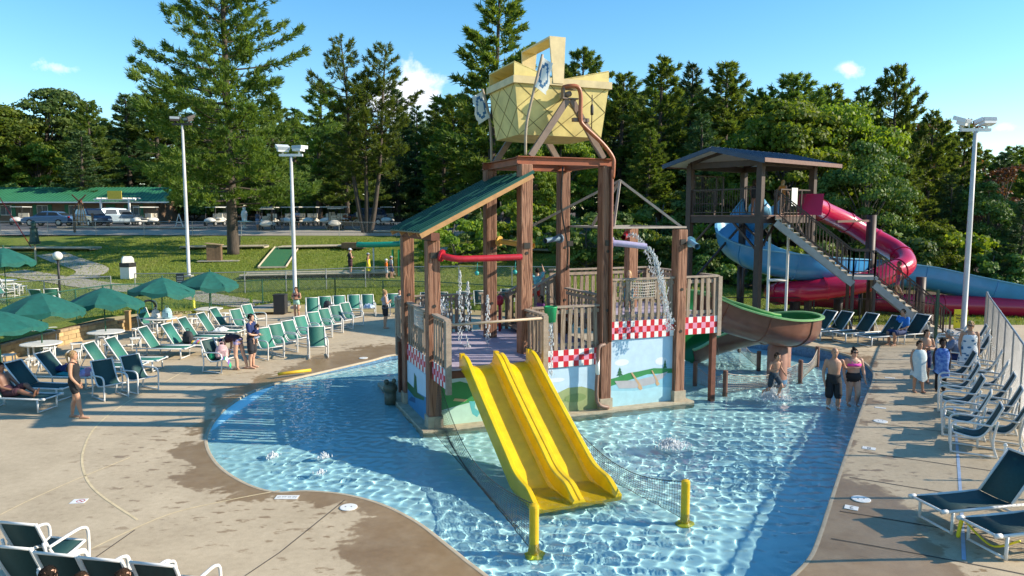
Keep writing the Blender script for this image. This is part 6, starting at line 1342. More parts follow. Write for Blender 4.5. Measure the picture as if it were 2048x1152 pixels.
# ------------------------------------------------------------------ pool furniture
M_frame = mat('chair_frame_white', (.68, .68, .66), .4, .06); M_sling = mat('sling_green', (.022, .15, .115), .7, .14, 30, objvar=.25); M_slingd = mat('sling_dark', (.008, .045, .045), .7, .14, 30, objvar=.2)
def sheet_strip(pts, w, th=.012):
    """curved fabric: (x, z) profile swept across y"""
    m_ = MB(); n_ = len(pts); vs = []
    for k, d in ((0, th / 2), (1, -th / 2)):
        for (x, z) in pts:
            vs += [(x, -w / 2, z + d), (x, 0, z + d - .012), (x, w / 2, z + d)]
    o = n_ * 3; fs = []
    for i in range(n_ - 1):
        for j in range(2):
            a = i * 3 + j; fs += [(a, a + 1, a + 4, a + 3), (o + a, o + a + 3, o + a + 4, o + a + 1)]
        fs += [(i * 3, i * 3 + 3, o + i * 3 + 3, o + i * 3), (i * 3 + 2, o + i * 3 + 2, o + i * 3 + 5, i * 3 + 5)]
    fs += [(0, o, o + 1, 1), (1, o + 1, o + 2, 2)]; e_ = (n_ - 1) * 3; fs += [(e_, e_ + 1, o + e_ + 1, o + e_), (e_ + 1, e_ + 2, o + e_ + 2, o + e_ + 1)]
    m_.add(vs, fs); return m_
def make_armchair(sling):
    e = empty('armchair', (0, 0, 0), 0, 'x', 'armchair'); w = .56
    prof = [(p.x, p.z) for p in catmull([(-.46, 0, .98), (-.36, 0, .74), (-.22, 0, .47), (-.08, 0, .36), (.12, 0, .37), (.32, 0, .42)], 4)]
    sheet_strip(prof, w - .05).build('sling', sling, e, sm=True)
    for s_ in (-1, 1):
        y = s_ * w / 2
        m_ = MB(); m_.tube(catmull([(-.47, y, 1.0), (-.36, y, .74), (-.22, y, .47), (-.08, y, .36), (.12, y, .37), (.33, y, .42)], 4), .022, 7); m_.build('seat_rail', M_frame, e, sm=True)
        y2 = s_ * (w / 2 + .03)
        m_ = MB(); m_.tube(catmull([(.34, y2, 0), (.36, y2, .3), (.36, y2, .55), (.28, y2, .63), (.1, y2, .645), (-.32, y2, .62)], 4), .022, 7); m_.build('arm', M_frame, e, sm=True)
        m_ = MB(); m_.tube(catmull([(-.42, y2, .0), (-.34, y2, .3), (-.40, y2, .72)], 4), .022, 7); m_.build('rear_leg', M_frame, e, sm=True)
        m_ = MB(); m_.tube([(.35, y2, .03), (-.41, y2, .03)], .02, 6); m_.build('skid', M_frame, e, sm=True)
    for (x, z) in ((.33, .42), (-.47, .99), (-.1, .33)):
        m_ = MB(); m_.tube([(x, -w / 2, z), (x, w / 2, z)], .018, 6); m_.build('cross_bar', M_frame, e, sm=True)
    return e
def make_lounger(sling, back=58):
    e = empty('sun_lounger', (0, 0, 0), 0, 'x', 'sun lounger'); w = .62; a = R(back)
    sheet_strip([(-.02, .37), (.3, .355), (.7, .355), (1.16, .37)], w - .04).build('seat_sling', sling, e, sm=True)
    sheet_strip([(-.04, .38), (-.04 - .4 * math.cos(a), .375 + .4 * math.sin(a)), (-.04 - .78 * math.cos(a), .38 + .78 * math.sin(a))], w - .06).build('back_sling', sling, e, sm=True)
    for s_ in (-1, 1):
        y = s_ * w / 2
        m_ = MB(); m_.tube([(-.62, y, .36), (1.2, y, .36)], .024, 7); m_.build('side_rail', M_frame, e, sm=True)
        m_ = MB(); m_.tube([(-.03, y * .95, .38), (-.04 - .8 * math.cos(a), y * .95, .38 + .8 * math.sin(a))], .022, 7); m_.build('back_rail', M_frame, e, sm=True)
        m_ = MB(); m_.tube([(-.04 - .5 * math.cos(a), y * .9, .38 + .5 * math.sin(a)), (-.56, y * .9, .34)], .014, 6); m_.build('back_prop', M_frame, e, sm=True)
        for x in (-.5, 1.02): m_ = MB(); m_.tube([(x, y, .36), (x, y, .02)], .024, 7); m_.build('leg', M_frame, e, sm=True)
        m_ = MB(); m_.tube([(-.5, y, .035), (1.02, y, .035)], .018, 6); m_.build('skid', M_frame, e, sm=True) if back > 62 else None
        m_ = MB(); m_.tube([(1.12, y, .37), (1.22, y, .37)], .034, 8); m_.build('end_cap', M_frame, e, sm=True)
    for x in (-.5, 1.02): m_ = MB(); m_.tube([(x, -w / 2, .035), (x, w / 2, .035)], .02, 6); m_.build('foot_bar', M_frame, e, sm=True)
    for (x, z) in ((1.18, .365), (-.04 - .79 * math.cos(a), .38 + .79 * math.sin(a))): m_ = MB(); m_.tube([(x, -w / 2, z), (x, w / 2, z)], .02, 6); m_.build('cross_bar', M_frame, e, sm=True)
    return e
PROTO = {}
def place(kind, make, loc, rz, label, group):
    if kind not in PROTO: e = make(); PROTO[kind] = e; e.location = loc; e.rotation_euler = (0, 0, rz); e['label'] = label; e['group'] = group; return e
    return copy_tree(PROTO[kind], None, loc, rz, label, group)
def dk(px_, py_, z=None):
    p = at(px_, py_, .1 if z is None else z)
    for _ in range(4): p = at(px_, py_, deck_z(p.x, p.y) if z is None else z)
    return Vector((p.x, p.y, deck_z(p.x, p.y)))
chairA = lambda loc, rz, lb, g: place('arm', lambda: make_armchair(M_sling), loc, rz, lb, g)
chairD = lambda loc, rz, lb, g: place('armd', lambda: make_armchair(M_slingd), loc, rz, lb, g)
lngA = lambda loc, rz, lb, g: place('lng', lambda: make_lounger(M_sling), loc, rz, lb, g)
lngD = lambda loc, rz, lb, g: place('lngd', lambda: make_lounger(M_slingd, 52), loc, rz, lb, g)
def hinge(px_, py_): p = at(px_, py_, .45); return Vector((p.x, p.y, deck_z(p.x, p.y)))
# left terrace loungers (hinge pixels)
LL = [((208, 728), 'green lounger behind the two front armchairs, nearest of its row'), ((250, 718), 'second green lounger of the row behind the front armchairs'), ((312, 697), 'green lounger beside the second umbrella table'), ((358, 690), 'green lounger with dark bag and towel lying on it'), ((388, 676), 'green lounger in front of the third umbrella table'), ((424, 665), 'green lounger just left of the bending woman'), ((448, 653), 'green lounger farthest along the left terrace row')]
for (q, lb) in LL: lngA(hinge(*q), R(-4 + rr.uniform(-4, 4)), lb, 'green loungers on the left terrace')
for (q, lb) in [((62, 766), 'dark green lounger left of the woman in black'), ((22, 786), 'dark green lounger at the left picture edge with person on it')]: lngD(hinge(*q), R(-8), lb, 'green loungers on the left terrace')
lngD(hinge(120, 745), R(-6), 'dark lounger heaped with towels behind the woman in black', 'green loungers on the left terrace')
# armchairs
chairD(dk(222, 795), R(-38), 'dark green armchair in front of the loungers, left of the pair', 'armchairs on the left terrace'); chairD(dk(282, 782), R(-30), 'dark green armchair in front of the loungers, right of the pair', 'armchairs on the left terrace')
chairD(dk(440, 742), R(-20), 'armchair holding the bag and striped towel by the bending woman', 'armchairs on the left terrace'); chairA(dk(95, 692), R(20), 'lone green armchair behind the first umbrella table', 'armchairs on the left terrace')
ROW = [(541, 716), (568, 706), (594, 697), (617, 686), (641, 676), (663, 667), (684, 659), (705, 652)]
for i, q in enumerate(ROW): chairA(dk(*q), R(-34 + rr.uniform(-5, 5)), 'green armchair in the curved poolside row, %s from the man with toddler' % ORD[i], 'armchairs in the curved poolside row')
chairA(dk(636, 714), R(-70), 'green armchair pulled out in front of the curved poolside row', 'armchairs in the curved poolside row')
chairA(dk(488, 668), R(-25), 'green armchair behind the man with toddler, nearer one', 'armchairs on the left terrace'); chairA(dk(510, 656), R(-25), 'green armchair behind the man with toddler, farther one', 'armchairs on the left terrace')
BACK = [(626, 640), (653, 637), (681, 635), (709, 633), (737, 632), (790, 630)]
for i, q in enumerate(BACK): chairA(dk(*q), R(-72 + rr.uniform(-4, 4)), 'green armchair backed against the far fence, %s from the bikini girl' % ORD[i], 'armchairs along the far fence')
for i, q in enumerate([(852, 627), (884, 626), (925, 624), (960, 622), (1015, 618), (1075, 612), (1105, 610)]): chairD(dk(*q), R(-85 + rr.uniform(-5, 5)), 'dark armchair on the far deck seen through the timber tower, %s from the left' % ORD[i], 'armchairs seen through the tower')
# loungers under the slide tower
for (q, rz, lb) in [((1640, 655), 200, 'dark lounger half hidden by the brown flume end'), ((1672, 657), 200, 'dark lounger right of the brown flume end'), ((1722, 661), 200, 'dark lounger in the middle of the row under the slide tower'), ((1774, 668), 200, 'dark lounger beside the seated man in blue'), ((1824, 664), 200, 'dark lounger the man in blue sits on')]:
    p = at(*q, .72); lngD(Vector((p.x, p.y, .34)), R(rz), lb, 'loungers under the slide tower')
# right hand armchairs along the fence
fd = R(150)
RC = [(24.0, .55), (22.9, .55), (21.8, .6), (20.7, 1.05), (19.4, .5), (18.9, 1.15), (17.9, .5), (17.3, 1.15), (16.5, .5), (15.9, 1.15), (15.2, .5), (14.5, 1.1), (23.4, 1.15), (14.0, .5), (13.5, 1.0)]
for i, (Y, off) in enumerate(RC):
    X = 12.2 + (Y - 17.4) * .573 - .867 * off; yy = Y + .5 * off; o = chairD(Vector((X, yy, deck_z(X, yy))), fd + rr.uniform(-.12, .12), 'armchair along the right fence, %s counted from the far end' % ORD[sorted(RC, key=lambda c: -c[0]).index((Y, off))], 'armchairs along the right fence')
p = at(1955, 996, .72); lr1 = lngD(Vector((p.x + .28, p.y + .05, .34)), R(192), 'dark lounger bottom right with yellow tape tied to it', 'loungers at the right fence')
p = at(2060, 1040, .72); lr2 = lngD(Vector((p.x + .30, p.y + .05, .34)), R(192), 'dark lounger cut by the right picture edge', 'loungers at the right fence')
a_, b_ = at(1925, 1035, .66), at(2040, 1082, .66); m_ = MB(); m_.tube(catmull([a_, a_.lerp(b_, .3) + Vector((0, 0, -.16)), a_.lerp(b_, .6) + Vector((0, 0, -.22)), b_], 5), .016, 5); m_.tube(catmull([a_, a_ + Vector((-.03, 0, -.15)), a_ + Vector((-.05, 0, -.3))], 4), [.022, .03, .03, .03, .03, .028, .03, .032, .02][:9], 5); o = m_.build('caution_tape', mat('tape_yellow', (.75, .62, .02), .5, .1), sm=True); tag(o, 'yellow tape strung between the two loungers bottom right', 'tape')
# foreground chairs, seen from behind
FG = []
for i, (q, lb) in enumerate([((34, 1050), 'dark armchair at the bottom left corner, tallest in view'), ((20, 1098), 'dark armchair nearest the bottom left picture corner'), ((110, 1112), 'dark armchair bottom left with dark-haired person'), ((200, 1122), 'dark armchair bottom left, third along'), ((305, 1132), 'dark armchair bottom left, rightmost of the group')]):
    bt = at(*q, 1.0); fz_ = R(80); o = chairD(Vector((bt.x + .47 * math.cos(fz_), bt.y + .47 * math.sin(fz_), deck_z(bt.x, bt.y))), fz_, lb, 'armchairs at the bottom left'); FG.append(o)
# ------------------------------------------------------------------ umbrella tables
M_umb = mat('umbrella_green', (.006, .095, .075), .8, .18, 6, objvar=.1); M_ttop = mat('table_white', (.74, .74, .72), .4, .04)
def make_table():
    e = empty('picnic_table', (0, 0, 0), 0, 'x', 'table'); m_ = MB(); m_.lathe((0, 0, .72), [(.02, 0), (.58, 0), (.60, .012), (.60, .03), (.58, .04), (.03, .042)], 28); m_.build('tabletop', M_ttop, e)
    for k in range(4):
        a = R(45 + 90 * k); c, s_ = math.cos(a), math.sin(a); m_ = MB(); m_.tube([(c * .42, s_ * .42, .72), (c * .42, s_ * .42, 0)], .028, 7); m_.build('leg', M_frame, e, sm=True)
        a = R(90 * k); c, s_ = math.cos(a), math.sin(a); m_ = MB(); m_.tube([(c * .25, s_ * .25, .2), (c * .95, s_ * .95, .2)], .024, 6); m_.build('seat_arm', M_frame, e, sm=True)
        q = MB()
        for i in range(5): q.box((0, -.16 + i * .08, 0), (.36, .068, .025))
        o = q.build('seat', M_ttop, e); o.location = (c * .92, s_ * .92, .43); o.rotation_euler = (0, 0, a); tag(o, kind='stuff')
        for (dx, dy) in ((.14, .14), (-.14, -.14), (.14, -.14), (-.14, .14)):
            m_ = MB(); x, y = c * .92 + dx * c - dy * s_, s_ * .92 + dx * s_ + dy * c; m_.tube([(x, y, .42), (x, y, 0)], .02, 6); m_.build('seat_leg', M_frame, e, sm=True)
    return e
def make_umbrella(seed):
    e = empty('umbrella', (0, 0, 0), 0, 'x', 'umbrella'); rg = random.Random(seed); n_ = 8; rad = 1.27; H_ = 2.42; ring = 5
    m_ = MB(); vs = [(0, 0, H_)]; seg = n_ * 4
    for j in range(1, ring + 1):
        t = j / ring
        for k in range(seg):
            a = 2 * math.pi * k / seg; ph = (k % 4) / 4; scal = 1 - .075 * math.sin(math.pi * ph) * t; sag = (-.075 * math.sin(math.pi * ph) - .05 * (math.sin(k * .196 * 2 + seed * 1.7) + 1)) * t * t ; r_ = rad * t * scal * (1 + .03 * math.sin(seed * 2.1 + k * .39))
            vs.append((r_ * math.cos(a), r_ * math.sin(a), H_ - .50 * t ** 1.15 + sag + rg.uniform(-.008, .008)))
    for k in range(seg):
        x, y, z = vs[1 + (ring - 1) * seg + k]; vs.append((x * 1.0, y * 1.0, z - .15 - .04 * math.sin(k * 1.7 + seed)))
    fs = [(0, 1 + k, 1 + (k + 1) % seg) for k in range(seg)] + [(1 + (j - 1) * seg + k, 1 + j * seg + k, 1 + j * seg + (k + 1) % seg, 1 + (j - 1) * seg + (k + 1) % seg) for j in range(1, ring + 1) for k in range(seg)]
    m_.add(vs, fs); o = m_.build('canopy', M_umb, e, sm=False); auto(o, 14)
    m_ = MB(); m_.tube([(0, 0, 0.02), (0, 0, H_ + .06)], .022, 8); m_.build('pole', M_gfen, e, sm=True); m_ = MB(); m_.lathe((0, 0, H_), [(.03, 0), (.03, .06), (.005, .1)], 8); m_.build('finial', M_gfen, e)
    for k in range(n_):
        a = 2 * math.pi * k / n_; m_ = MB(); m_.tube([(0, 0, H_ - .06), (rad * .97 * math.cos(a), rad * .97 * math.sin(a), H_ - .53)], .01, 4); m_.build('rib', M_gfen, e)
        m_ = MB(); m_.tube([(.02 * math.cos(a), .02 * math.sin(a), H_ - .62), (rad * .5 * math.cos(a), rad * .5 * math.sin(a), H_ - .30)], .008, 4); m_.build('strut', M_gfen, e)
    return e
UM = []
for i, (q, top, lb) in enumerate([((82, 683), 582, 'nearest the left edge'), ((212, 663), 572, 'second from the left edge'), ((322, 636), 552, 'with bags and towels on it'), ((417, 617), 540, 'farthest, beside the yellow cone')]):
    p = at(*q, .76 + .15); z = deck_z(p.x, p.y); place('table', make_table, Vector((p.x, p.y, z)), R(20 + 15 * i), 'round white table with stools under a green umbrella, ' + lb, 'umbrella tables on the left terrace')
    u = make_umbrella(i); u.location = (p.x, p.y, z); zt = atY(q[0], top, p.y).z; u.scale = (1, 1, (zt - z) / 2.48); u.rotation_euler = (R(rr.uniform(-3, 3)), R(rr.uniform(-3, 3)), R(17 * i)); tag(u, 'green pool umbrella over the round table ' + lb, 'umbrella', 'umbrellas on the left terrace'); UM.append(u)
for (q, Y, lb) in [((-6, 618), 21.5, 'green umbrella mostly cut by the left picture edge'), ((6, 492), 34, 'green umbrella beyond the fence at the upper left edge')]:
    p = atY(*q, Y); z = deck_z(p.x, Y) if Y < 30 else ter_z(p.x, Y); u = copy_tree(UM[0], None, (p.x, Y, z), R(30), lb); u.scale = (1, 1, (p.z - z) / 2.48)
# chairs of the picnic area beyond the fence
for i, (q) in enumerate([(8, 600), (22, 592), (88, 622), (105, 618)]):
    g_ = gx(*q); chairA(g_, R(40 * i), 'pale chair on the picnic spot beyond the green fence, %s from the left' % ORD[i], 'chairs beyond the green fence')
g_ = gx(10, 588); t_ = copy_tree(PROTO['table'], None, g_, 0, 'round white table beyond the green fence at left edge', 'tables beyond the fence')
# ------------------------------------------------------------------ towels, bags and small things
def heap(loc, sx, sy, h, col, label, seed, name='towel', cat='towel', stripes=None, drop=0):
    rg = random.Random(seed); m_ = MB(); n_ = 14; vs = []
    for j in range(n_ + 1):
        for i in range(n_ + 1):
            x, y = (i / n_ - .5), (j / n_ - .5); e_ = max(0, 1 - (2 * max(abs(x), abs(y))) ** 4)
            z = h * e_ * (.45 + .55 * abs(mnoise.noise(Vector((x * 5 + seed, y * 5, seed)))) * 1.6) - drop * max(0, x * 2 - .2)
            vs.append((x * sx * (1 + .15 * mnoise.noise(Vector((y * 4, seed, 0)))), y * sy * (1 + .15 * mnoise.noise(Vector((x * 4, 3, seed)))), z + .01))
    m_.add(vs, [(j * (n_ + 1) + i, j * (n_ + 1) + i + 1, (j + 1) * (n_ + 1) + i + 1, (j + 1) * (n_ + 1) + i) for j in range(n_) for i in range(n_)])
    mats = [col] if stripes is None else [col] + stripes
    if stripes:
        for k in range(n_ * n_): m_.m[k] = ((k % n_) * (len(mats)) // 7) % len(mats)
    o = m_.build(name, mats, sm=True); o.location = loc; o.rotation_euler = (0, 0, rg.uniform(-.5, .5)); tag(o, label, cat); sd = o.modifiers.new('thick', 'SOLIDIFY'); sd.thickness = .012; return o
tw = lambda n_, c: mat('towel_' + n_, c, .95, .2, 8)
l0 = hinge(120, 745); heap(l0 + Vector((.45, 0, .37)), .9, .6, .18, tw('teal', (.02, .22, .24)), 'teal towel heaped on the lounger behind the woman in black', 1); heap(l0 + Vector((.95, -.05, .38)), .7, .6, .22, tw('lilac', (.45, .32, .5)), 'lilac patterned towel at the lounger foot behind the woman', 2, stripes=[tw('rose', (.5, .22, .28))], drop=.12)
heap(l0 + Vector((.1, .2, .45)), .5, .5, .25, tw('navy', (.02, .03, .10)), 'dark navy bundle on the lounger behind the woman in black', 3)
l1 = hinge(358, 690); heap(l1 + Vector((.75, 0, .37)), .55, .5, .16, tw('pink', (.65, .12, .28)), 'pink and yellow beach towel on a terrace lounger', 4, stripes=[tw('gold', (.75, .5, .05)), tw('white', (.75, .75, .72)), tw('aqua', (.1, .45, .5))])
l2 = hinge(424, 665); heap(l2 + Vector((.35, 0, .37)), .5, .5, .14, tw('white', (.75, .75, .72)), 'white towel on the lounger left of the bending woman', 5)
def bag(loc, rz, col, label, s_=1.0):
    e = empty('backpack', loc, rz, label, 'bag'); m_ = MB(); m_.loft([((0, 0, .0), (.16 * s_, 0, 0), (0, .10 * s_, 0)), ((0, 0, .06 * s_), (.2 * s_, 0, 0), (0, .13 * s_, 0)), ((0, 0, .25 * s_), (.19 * s_, 0, 0), (0, .12 * s_, 0)), ((0, 0, .38 * s_), (.14 * s_, 0, 0), (0, .09 * s_, 0)), ((0, 0, .43 * s_), (.05 * s_, 0, 0), (0, .04 * s_, 0))], 12); m_.build('body', col, e, sm=True)
    m_ = MB(); m_.box((0, -.125 * s_, .16 * s_), (.24 * s_, .06 * s_, .17 * s_)); m_.build('pocket', col, e); m_ = MB(); m_.tube(catmull([(-.06 * s_, 0, .41 * s_), (-.05 * s_, 0, .5 * s_), (.05 * s_, 0, .5 * s_), (.06 * s_, 0, .41 * s_)], 4), .012, 5); m_.build('handle', col, e); return e
M_bagd = mat('bag_black', (.02, .02, .025), .7, .2); bag(l1 + Vector((.35, -.05, .38)), 0, M_bagd, 'black bag lying on the terrace lounger'); q = dk(440, 742); bag(q + Vector((.08, 0, .42)), .4, mat('bag_flower', (.55, .35, .36), .8, .4, 12), 'flowered bag on the armchair by the bending woman'); heap(q + Vector((.30, -.25, .45)), .3, .5, .05, tw('white', (.75, .75, .72)), 'white purple and green striped towel hanging off the armchair', 6, stripes=[tw('purple', (.2, .12, .4)), tw('green', (.02, .4, .2))], drop=.35)
m_ = MB(); m_.ell((0, 0, .1), .10, 14, 10); m_.ell((0, 0, .21), (.03, .03, .02), 8, 6); o = m_.build('ball', mat('ball_green', (.01, .3, .14), .4, .05), sm=True); o.location = q + Vector((-.2, -.1, .40)); tag(o, 'small green ball on the armchair with the bag', 'ball')
bq = dk(653, 637); bag(bq + Vector((.06, 0, .42)), 0, M_bagd, 'black backpack on the armchair against the far fence'); heap(dk(737, 632) + Vector((.05, -.1, .42)), .45, .45, .25, tw('paleblue', (.4, .5, .65)), 'pale blue towel bundled on a far fence armchair', 8)
p = at(322, 636, .93); bag(Vector((p.x + .3, p.y - .1, deck_z(p.x, p.y) + .765)), 0, mat('bag_aqua', (.35, .55, .6), .8, .3, 10), 'pale striped beach bag on the third umbrella table'); bag(Vector((p.x - .25, p.y + .1, deck_z(p.x, p.y) + .765)), .5, mat('bag_white', (.7, .7, .68), .8, .1), 'white tote bag on the third umbrella table', .8)
pc_ = dk(303, 665); chairA(pc_, R(-15), 'armchair with yellow green towel behind the third umbrella table', 'armchairs on the left terrace'); heap(pc_ + Vector((-.38, 0, .82)), .25, .5, .3, tw('lime', (.5, .6, .03)), 'lime and teal towel over the chair back', 9, stripes=[tw('aqua', (.1, .45, .5))])
def cone(px_, py_, h, label):
    p = at(px_, py_, .15); e = empty('warning_cone', (p.x, p.y, deck_z(p.x, p.y)), 0, label, 'warning cone'); m_ = MB(); m_.lathe((0, 0, 0), [(.15, 0), (.14, .05), (.09, .1), (.075, h * .8), (.06, h * .84)], 12); m_.build('body', mat('cone_yellow', (.72, .68, .02), .4, .06), e, sm=True); m_ = MB(); m_.tube([(.05 * math.cos(a), 0, h * .9 + .06 * math.sin(a)) for a in [k * .6283 for k in range(10)]], .018, 5, closed=True); m_.build('loop_handle', mat('cone_yellow', (.7, .7, .02)), e)
cone(388, 630, .85, 'tall thin yellow warning cone behind the third table'); p = gx(503, 612); cone(503, 622, .8, 'tall thin yellow warning cone near the gravel path')
# hose reel on the wall
p = Vector((-15.75, 31.2, .72)); hr_ = empty('hose_reel', p, R(30), 'black hose reel on the retaining wall beside the umbrellas', 'hose reel'); m_ = MB(); [m_.tube([(.26 * math.cos(a), .06 * k, .34 + .26 * math.sin(a)) for a in [j * .3927 for j in range(16)]], .035, 6, closed=True) for k in range(-2, 3)]; m_.build('hose_coil', M_blk, hr_, sm=True); m_ = MB(); m_.tube(catmull([(-.3, .2, 0), (-.35, .2, .35), (-.1, .2, .55), (.3, .2, .5), (.3, .2, 0)], 4), .02, 6); m_.build('stand', M_frame, hr_, sm=True)
p = at(188, 690, .1); m_ = MB(); m_.box((0, 0, .4), (.18, .16, .8)); m_.box((0, 0, .82), (.22, .2, .05)); o = m_.build('wall_pillar', mat('pillar_tan', (.38, .24, .1), .8, .1)); o.location = (-16.2, 30.3, .15); tag(o, 'small brown timber pillar against the block wall', 'pillar')
# rope barrier at right: white stanchions and chain
for (px_, py_, h, lb) in [((1977, 745), 745, 1.0, 'white plastic stanchion between woman in dress and the fence'), ((2005, 960), 960, .9, 'white plastic stanchion beside the dark lounger')] if False else [(1975, 742, 1.05, 'white plastic stanchion between the woman in dress and the fence'), (2006, 962, .62, 'white plastic stanchion beside the bottom right lounger')]:
    p = at(px_, py_, .34); e = empty('stanchion', p, 0, lb, 'stanchion'); m_ = MB(); m_.lathe((0, 0, 0), [(.16, 0), (.15, .03), (.03, .06), (.022, .1), (.022, h), (.035, h + .02), (.02, h + .06)], 12); m_.build('post', M_white, e); m_ = MB()
    cpts = catmull([(0, 0, h), (.12, .02, h * .65), (.2, .05, h * .6), (.34, .1, h * .95)], 6)
    for i, c in enumerate(cpts): m_.ell(c, (.022, .012, .02) if i % 2 else (.012, .022, .02), 6, 4)
    tag(m_.build('chain', M_white, e), kind='stuff')
# yellow sign by the stair foot
p = at(1920, 658, .34); sgn = empty('rule_sign', (p.x, p.y, .34), R(-8), 'yellow rule sign with dark lettering at the stair foot', 'sign'); m_ = MB(); m_.box((0, 0, .42), (.52, .03, .78)); m_.build('board', mat('sign_lemon', (.62, .55, .01), .5, .08), sgn)
tx = text_mesh('Only One\nSlide at\na Time', .125, M_ink, 'lettering', .004); tx.parent = sgn; tx.location = (0, -.019, .44); tx.rotation_euler = (R(90), 0, 0); tag(tx, kind='stuff')
for s_ in (-1, 1): m_ = MB(); m_.tube([(s_ * .2, .03, 0), (s_ * .2, .03, .8)], .02, 6); m_.build('leg', M_blk, sgn)
m_ = MB(); m_.box((0, 0, .35), (.08, .08, 2.6)); o = m_.build('gate_post', mat('gate_green', (.01, .06, .035), .5, .1)); o.location = at(1870, 690, .34) + Vector((0, 0, .35)); tag(o, 'dark green gate post left of the rule sign', 'post')
m_ = MB(); m_.loft([((0, 0, 0), (.55, 0, 0), (0, .4, 0)), ((0, .02, .22), (.5, 0, 0), (0, .36, 0)), ((.05, 0, .42), (.25, 0, 0), (0, .2, 0))], 9); o = m_.build('boulder', mat('boulder_grey', (.22, .18, .15), .9, .3, 4, .8, 8)); o.location = at(1878, 655, .34) + Vector((0, 1, 0)); tag(o, 'grey boulder at the foot of the slide stairs', 'boulder')
m_ = MB(); m_.ell((0, 0, .2), (.2, .2, .18), 12, 8); m_.lathe((0, 0, -.3), [(.16, 0), (.16, .45)], 12); m_.ell((-.08, -.12, .4), (.07, .06, .07)); m_.ell((.12, -.1, .42), (.06, .05, .07)); o = m_.build('spray_post', mat('spray_olive', (.08, .09, .06), .5, .2), sm=True); o.location = T(-.45, 2.7, .2); tag(o, 'small dark water spray post left of the timber tower', 'spray post')
# ------------------------------------------------------------------ people
def skinmat(n_, c): return mat('skin_' + n_, c, .5, .10, 9, spec=.35)
SK = {'fair': skinmat('fair', (.56, .33, .23)), 'tan': skinmat('tan', (.46, .25, .16)), 'brown': skinmat('brown', (.22, .11, .07)), 'dark': skinmat('dark', (.055, .03, .022))}
HC = {'blond': mat('hair_blond', (.42, .27, .12), .5, .25, 20), 'dark': mat('hair_dark', (.018, .013, .01), .8, .5, 60, .8, 150, spec=.15), 'brown': mat('hair_brown', (.045, .026, .016), .85, .5, 60, .8, 150, spec=.15), 'grey': mat('hair_grey', (.42, .41, .39), .6, .2, 20)}
CL = lambda n_, c, v=.12, vs=7: mat('cloth_' + n_, c, .85, v, vs)
M_eye = mat('eye_dark', (.02, .015, .012), .2, 0); M_lip = mat('lip', (.30, .09, .08), .5, .05)
BASE = dict(crotch=(0, 0, .84), pel=(0, 0, .95), waist=(0, .0, 1.09), chest=(0, .005, 1.28), upch=(0, -.01, 1.41), neck=(0, -.015, 1.50), head=(0, .01, 1.635), hd=(0, 1, 0),
            hipL=(-.095, 0, .90), kneeL=(-.10, .015, .49), ankL=(-.10, -.02, .085), hipR=(.095, 0, .90), kneeR=(.10, .015, .49), ankR=(.10, -.02, .085), toeL=(-.02, 1, 0), toeR=(.1, 1, 0),
            shL=(-.185, -.01, 1.42), elL=(-.245, -.03, 1.13), wrL=(-.235, .05, .88), shR=(.185, -.01, 1.42), elR=(.245, -.03, 1.13), wrR=(.235, .05, .88))
def pose(**k): d = dict(BASE); d.update(k); return d
STAND = pose(); STAND2 = pose(kneeR=(.12, .06, .49), ankR=(.16, .03, .085), elL=(-.27, -.05, 1.13), wrL=(-.25, .06, .9))
WALK = pose(kneeL=(-.09, .14, .50), ankL=(-.09, .10, .09), kneeR=(.10, -.02, .49), ankR=(.10, -.24, .12), elL=(-.25, -.1, 1.14), wrL=(-.24, -.02, .9), elR=(.25, .04, 1.14), wrR=(.22, .2, .94))
SIT = pose(crotch=(0, .02, .42), pel=(0, -.02, .5), waist=(0, -.06, .64), chest=(0, -.08, .83), upch=(0, -.09, .96), neck=(0, -.09, 1.05), head=(0, -.06, 1.185), hipL=(-.095, 0, .47), kneeL=(-.13, .44, .48), ankL=(-.12, .42, .085), hipR=(.095, 0, .47), kneeR=(.13, .44, .48), ankR=(.12, .42, .085), shL=(-.185, -.09, .97), elL=(-.24, -.02, .70), wrL=(-.16, .22, .60), shR=(.185, -.09, .97), elR=(.24, -.02, .70), wrR=(.16, .22, .60))
BEND = pose(waist=(0, .10, 1.03), chest=(0, .30, 1.02), upch=(0, .42, .96), neck=(0, .50, .92), head=(0, .62, .86), hd=(0, .4, -1), pel=(0, -.03, .95), shL=(-.18, .42, .95), elL=(-.2, .46, .68), wrL=(-.13, .50, .45), shR=(.18, .42, .95), elR=(.2, .46, .68), wrR=(.13, .50, .45), kneeL=(-.10, .03, .49), kneeR=(.12, -.1, .49), ankR=(.13, -.22, .085))
CARRY = pose(elL=(-.25, .06, 1.14), wrL=(-.02, .24, 1.12), elR=(.25, .06, 1.14), wrR=(.02, .26, 1.08))
HELD = pose(hipL=(-.08, 0, .90), kneeL=(-.24, .18, .80), ankL=(-.26, .16, .5), hipR=(.08, 0, .9), kneeR=(.24, .18, .80), ankR=(.26, .16, .5), elL=(-.25, .12, 1.22), wrL=(-.16, .28, 1.32), elR=(.25, .12, 1.22), wrR=(.16, .28, 1.32))
RUN = pose(waist=(0, .03, 1.08), chest=(0, .08, 1.26), upch=(0, .11, 1.39), neck=(0, .13, 1.48), head=(0, .17, 1.61), kneeL=(-.1, .30, .66), ankL=(-.1, .14, .30), kneeR=(.10, -.06, .50), ankR=(.10, -.42, .28), shL=(-.185, .1, 1.40), elL=(-.32, -.10, 1.20), wrL=(-.36, .05, 1.02), shR=(.185, .1, 1.40), elR=(.30, .18, 1.18), wrR=(.22, .38, 1.22), toeR=(.0, .3, -.9))
HIPS = pose(elL=(-.36, -.06, 1.18), wrL=(-.18, .06, 1.0), elR=(.36, -.06, 1.18), wrR=(.18, .06, 1.0))
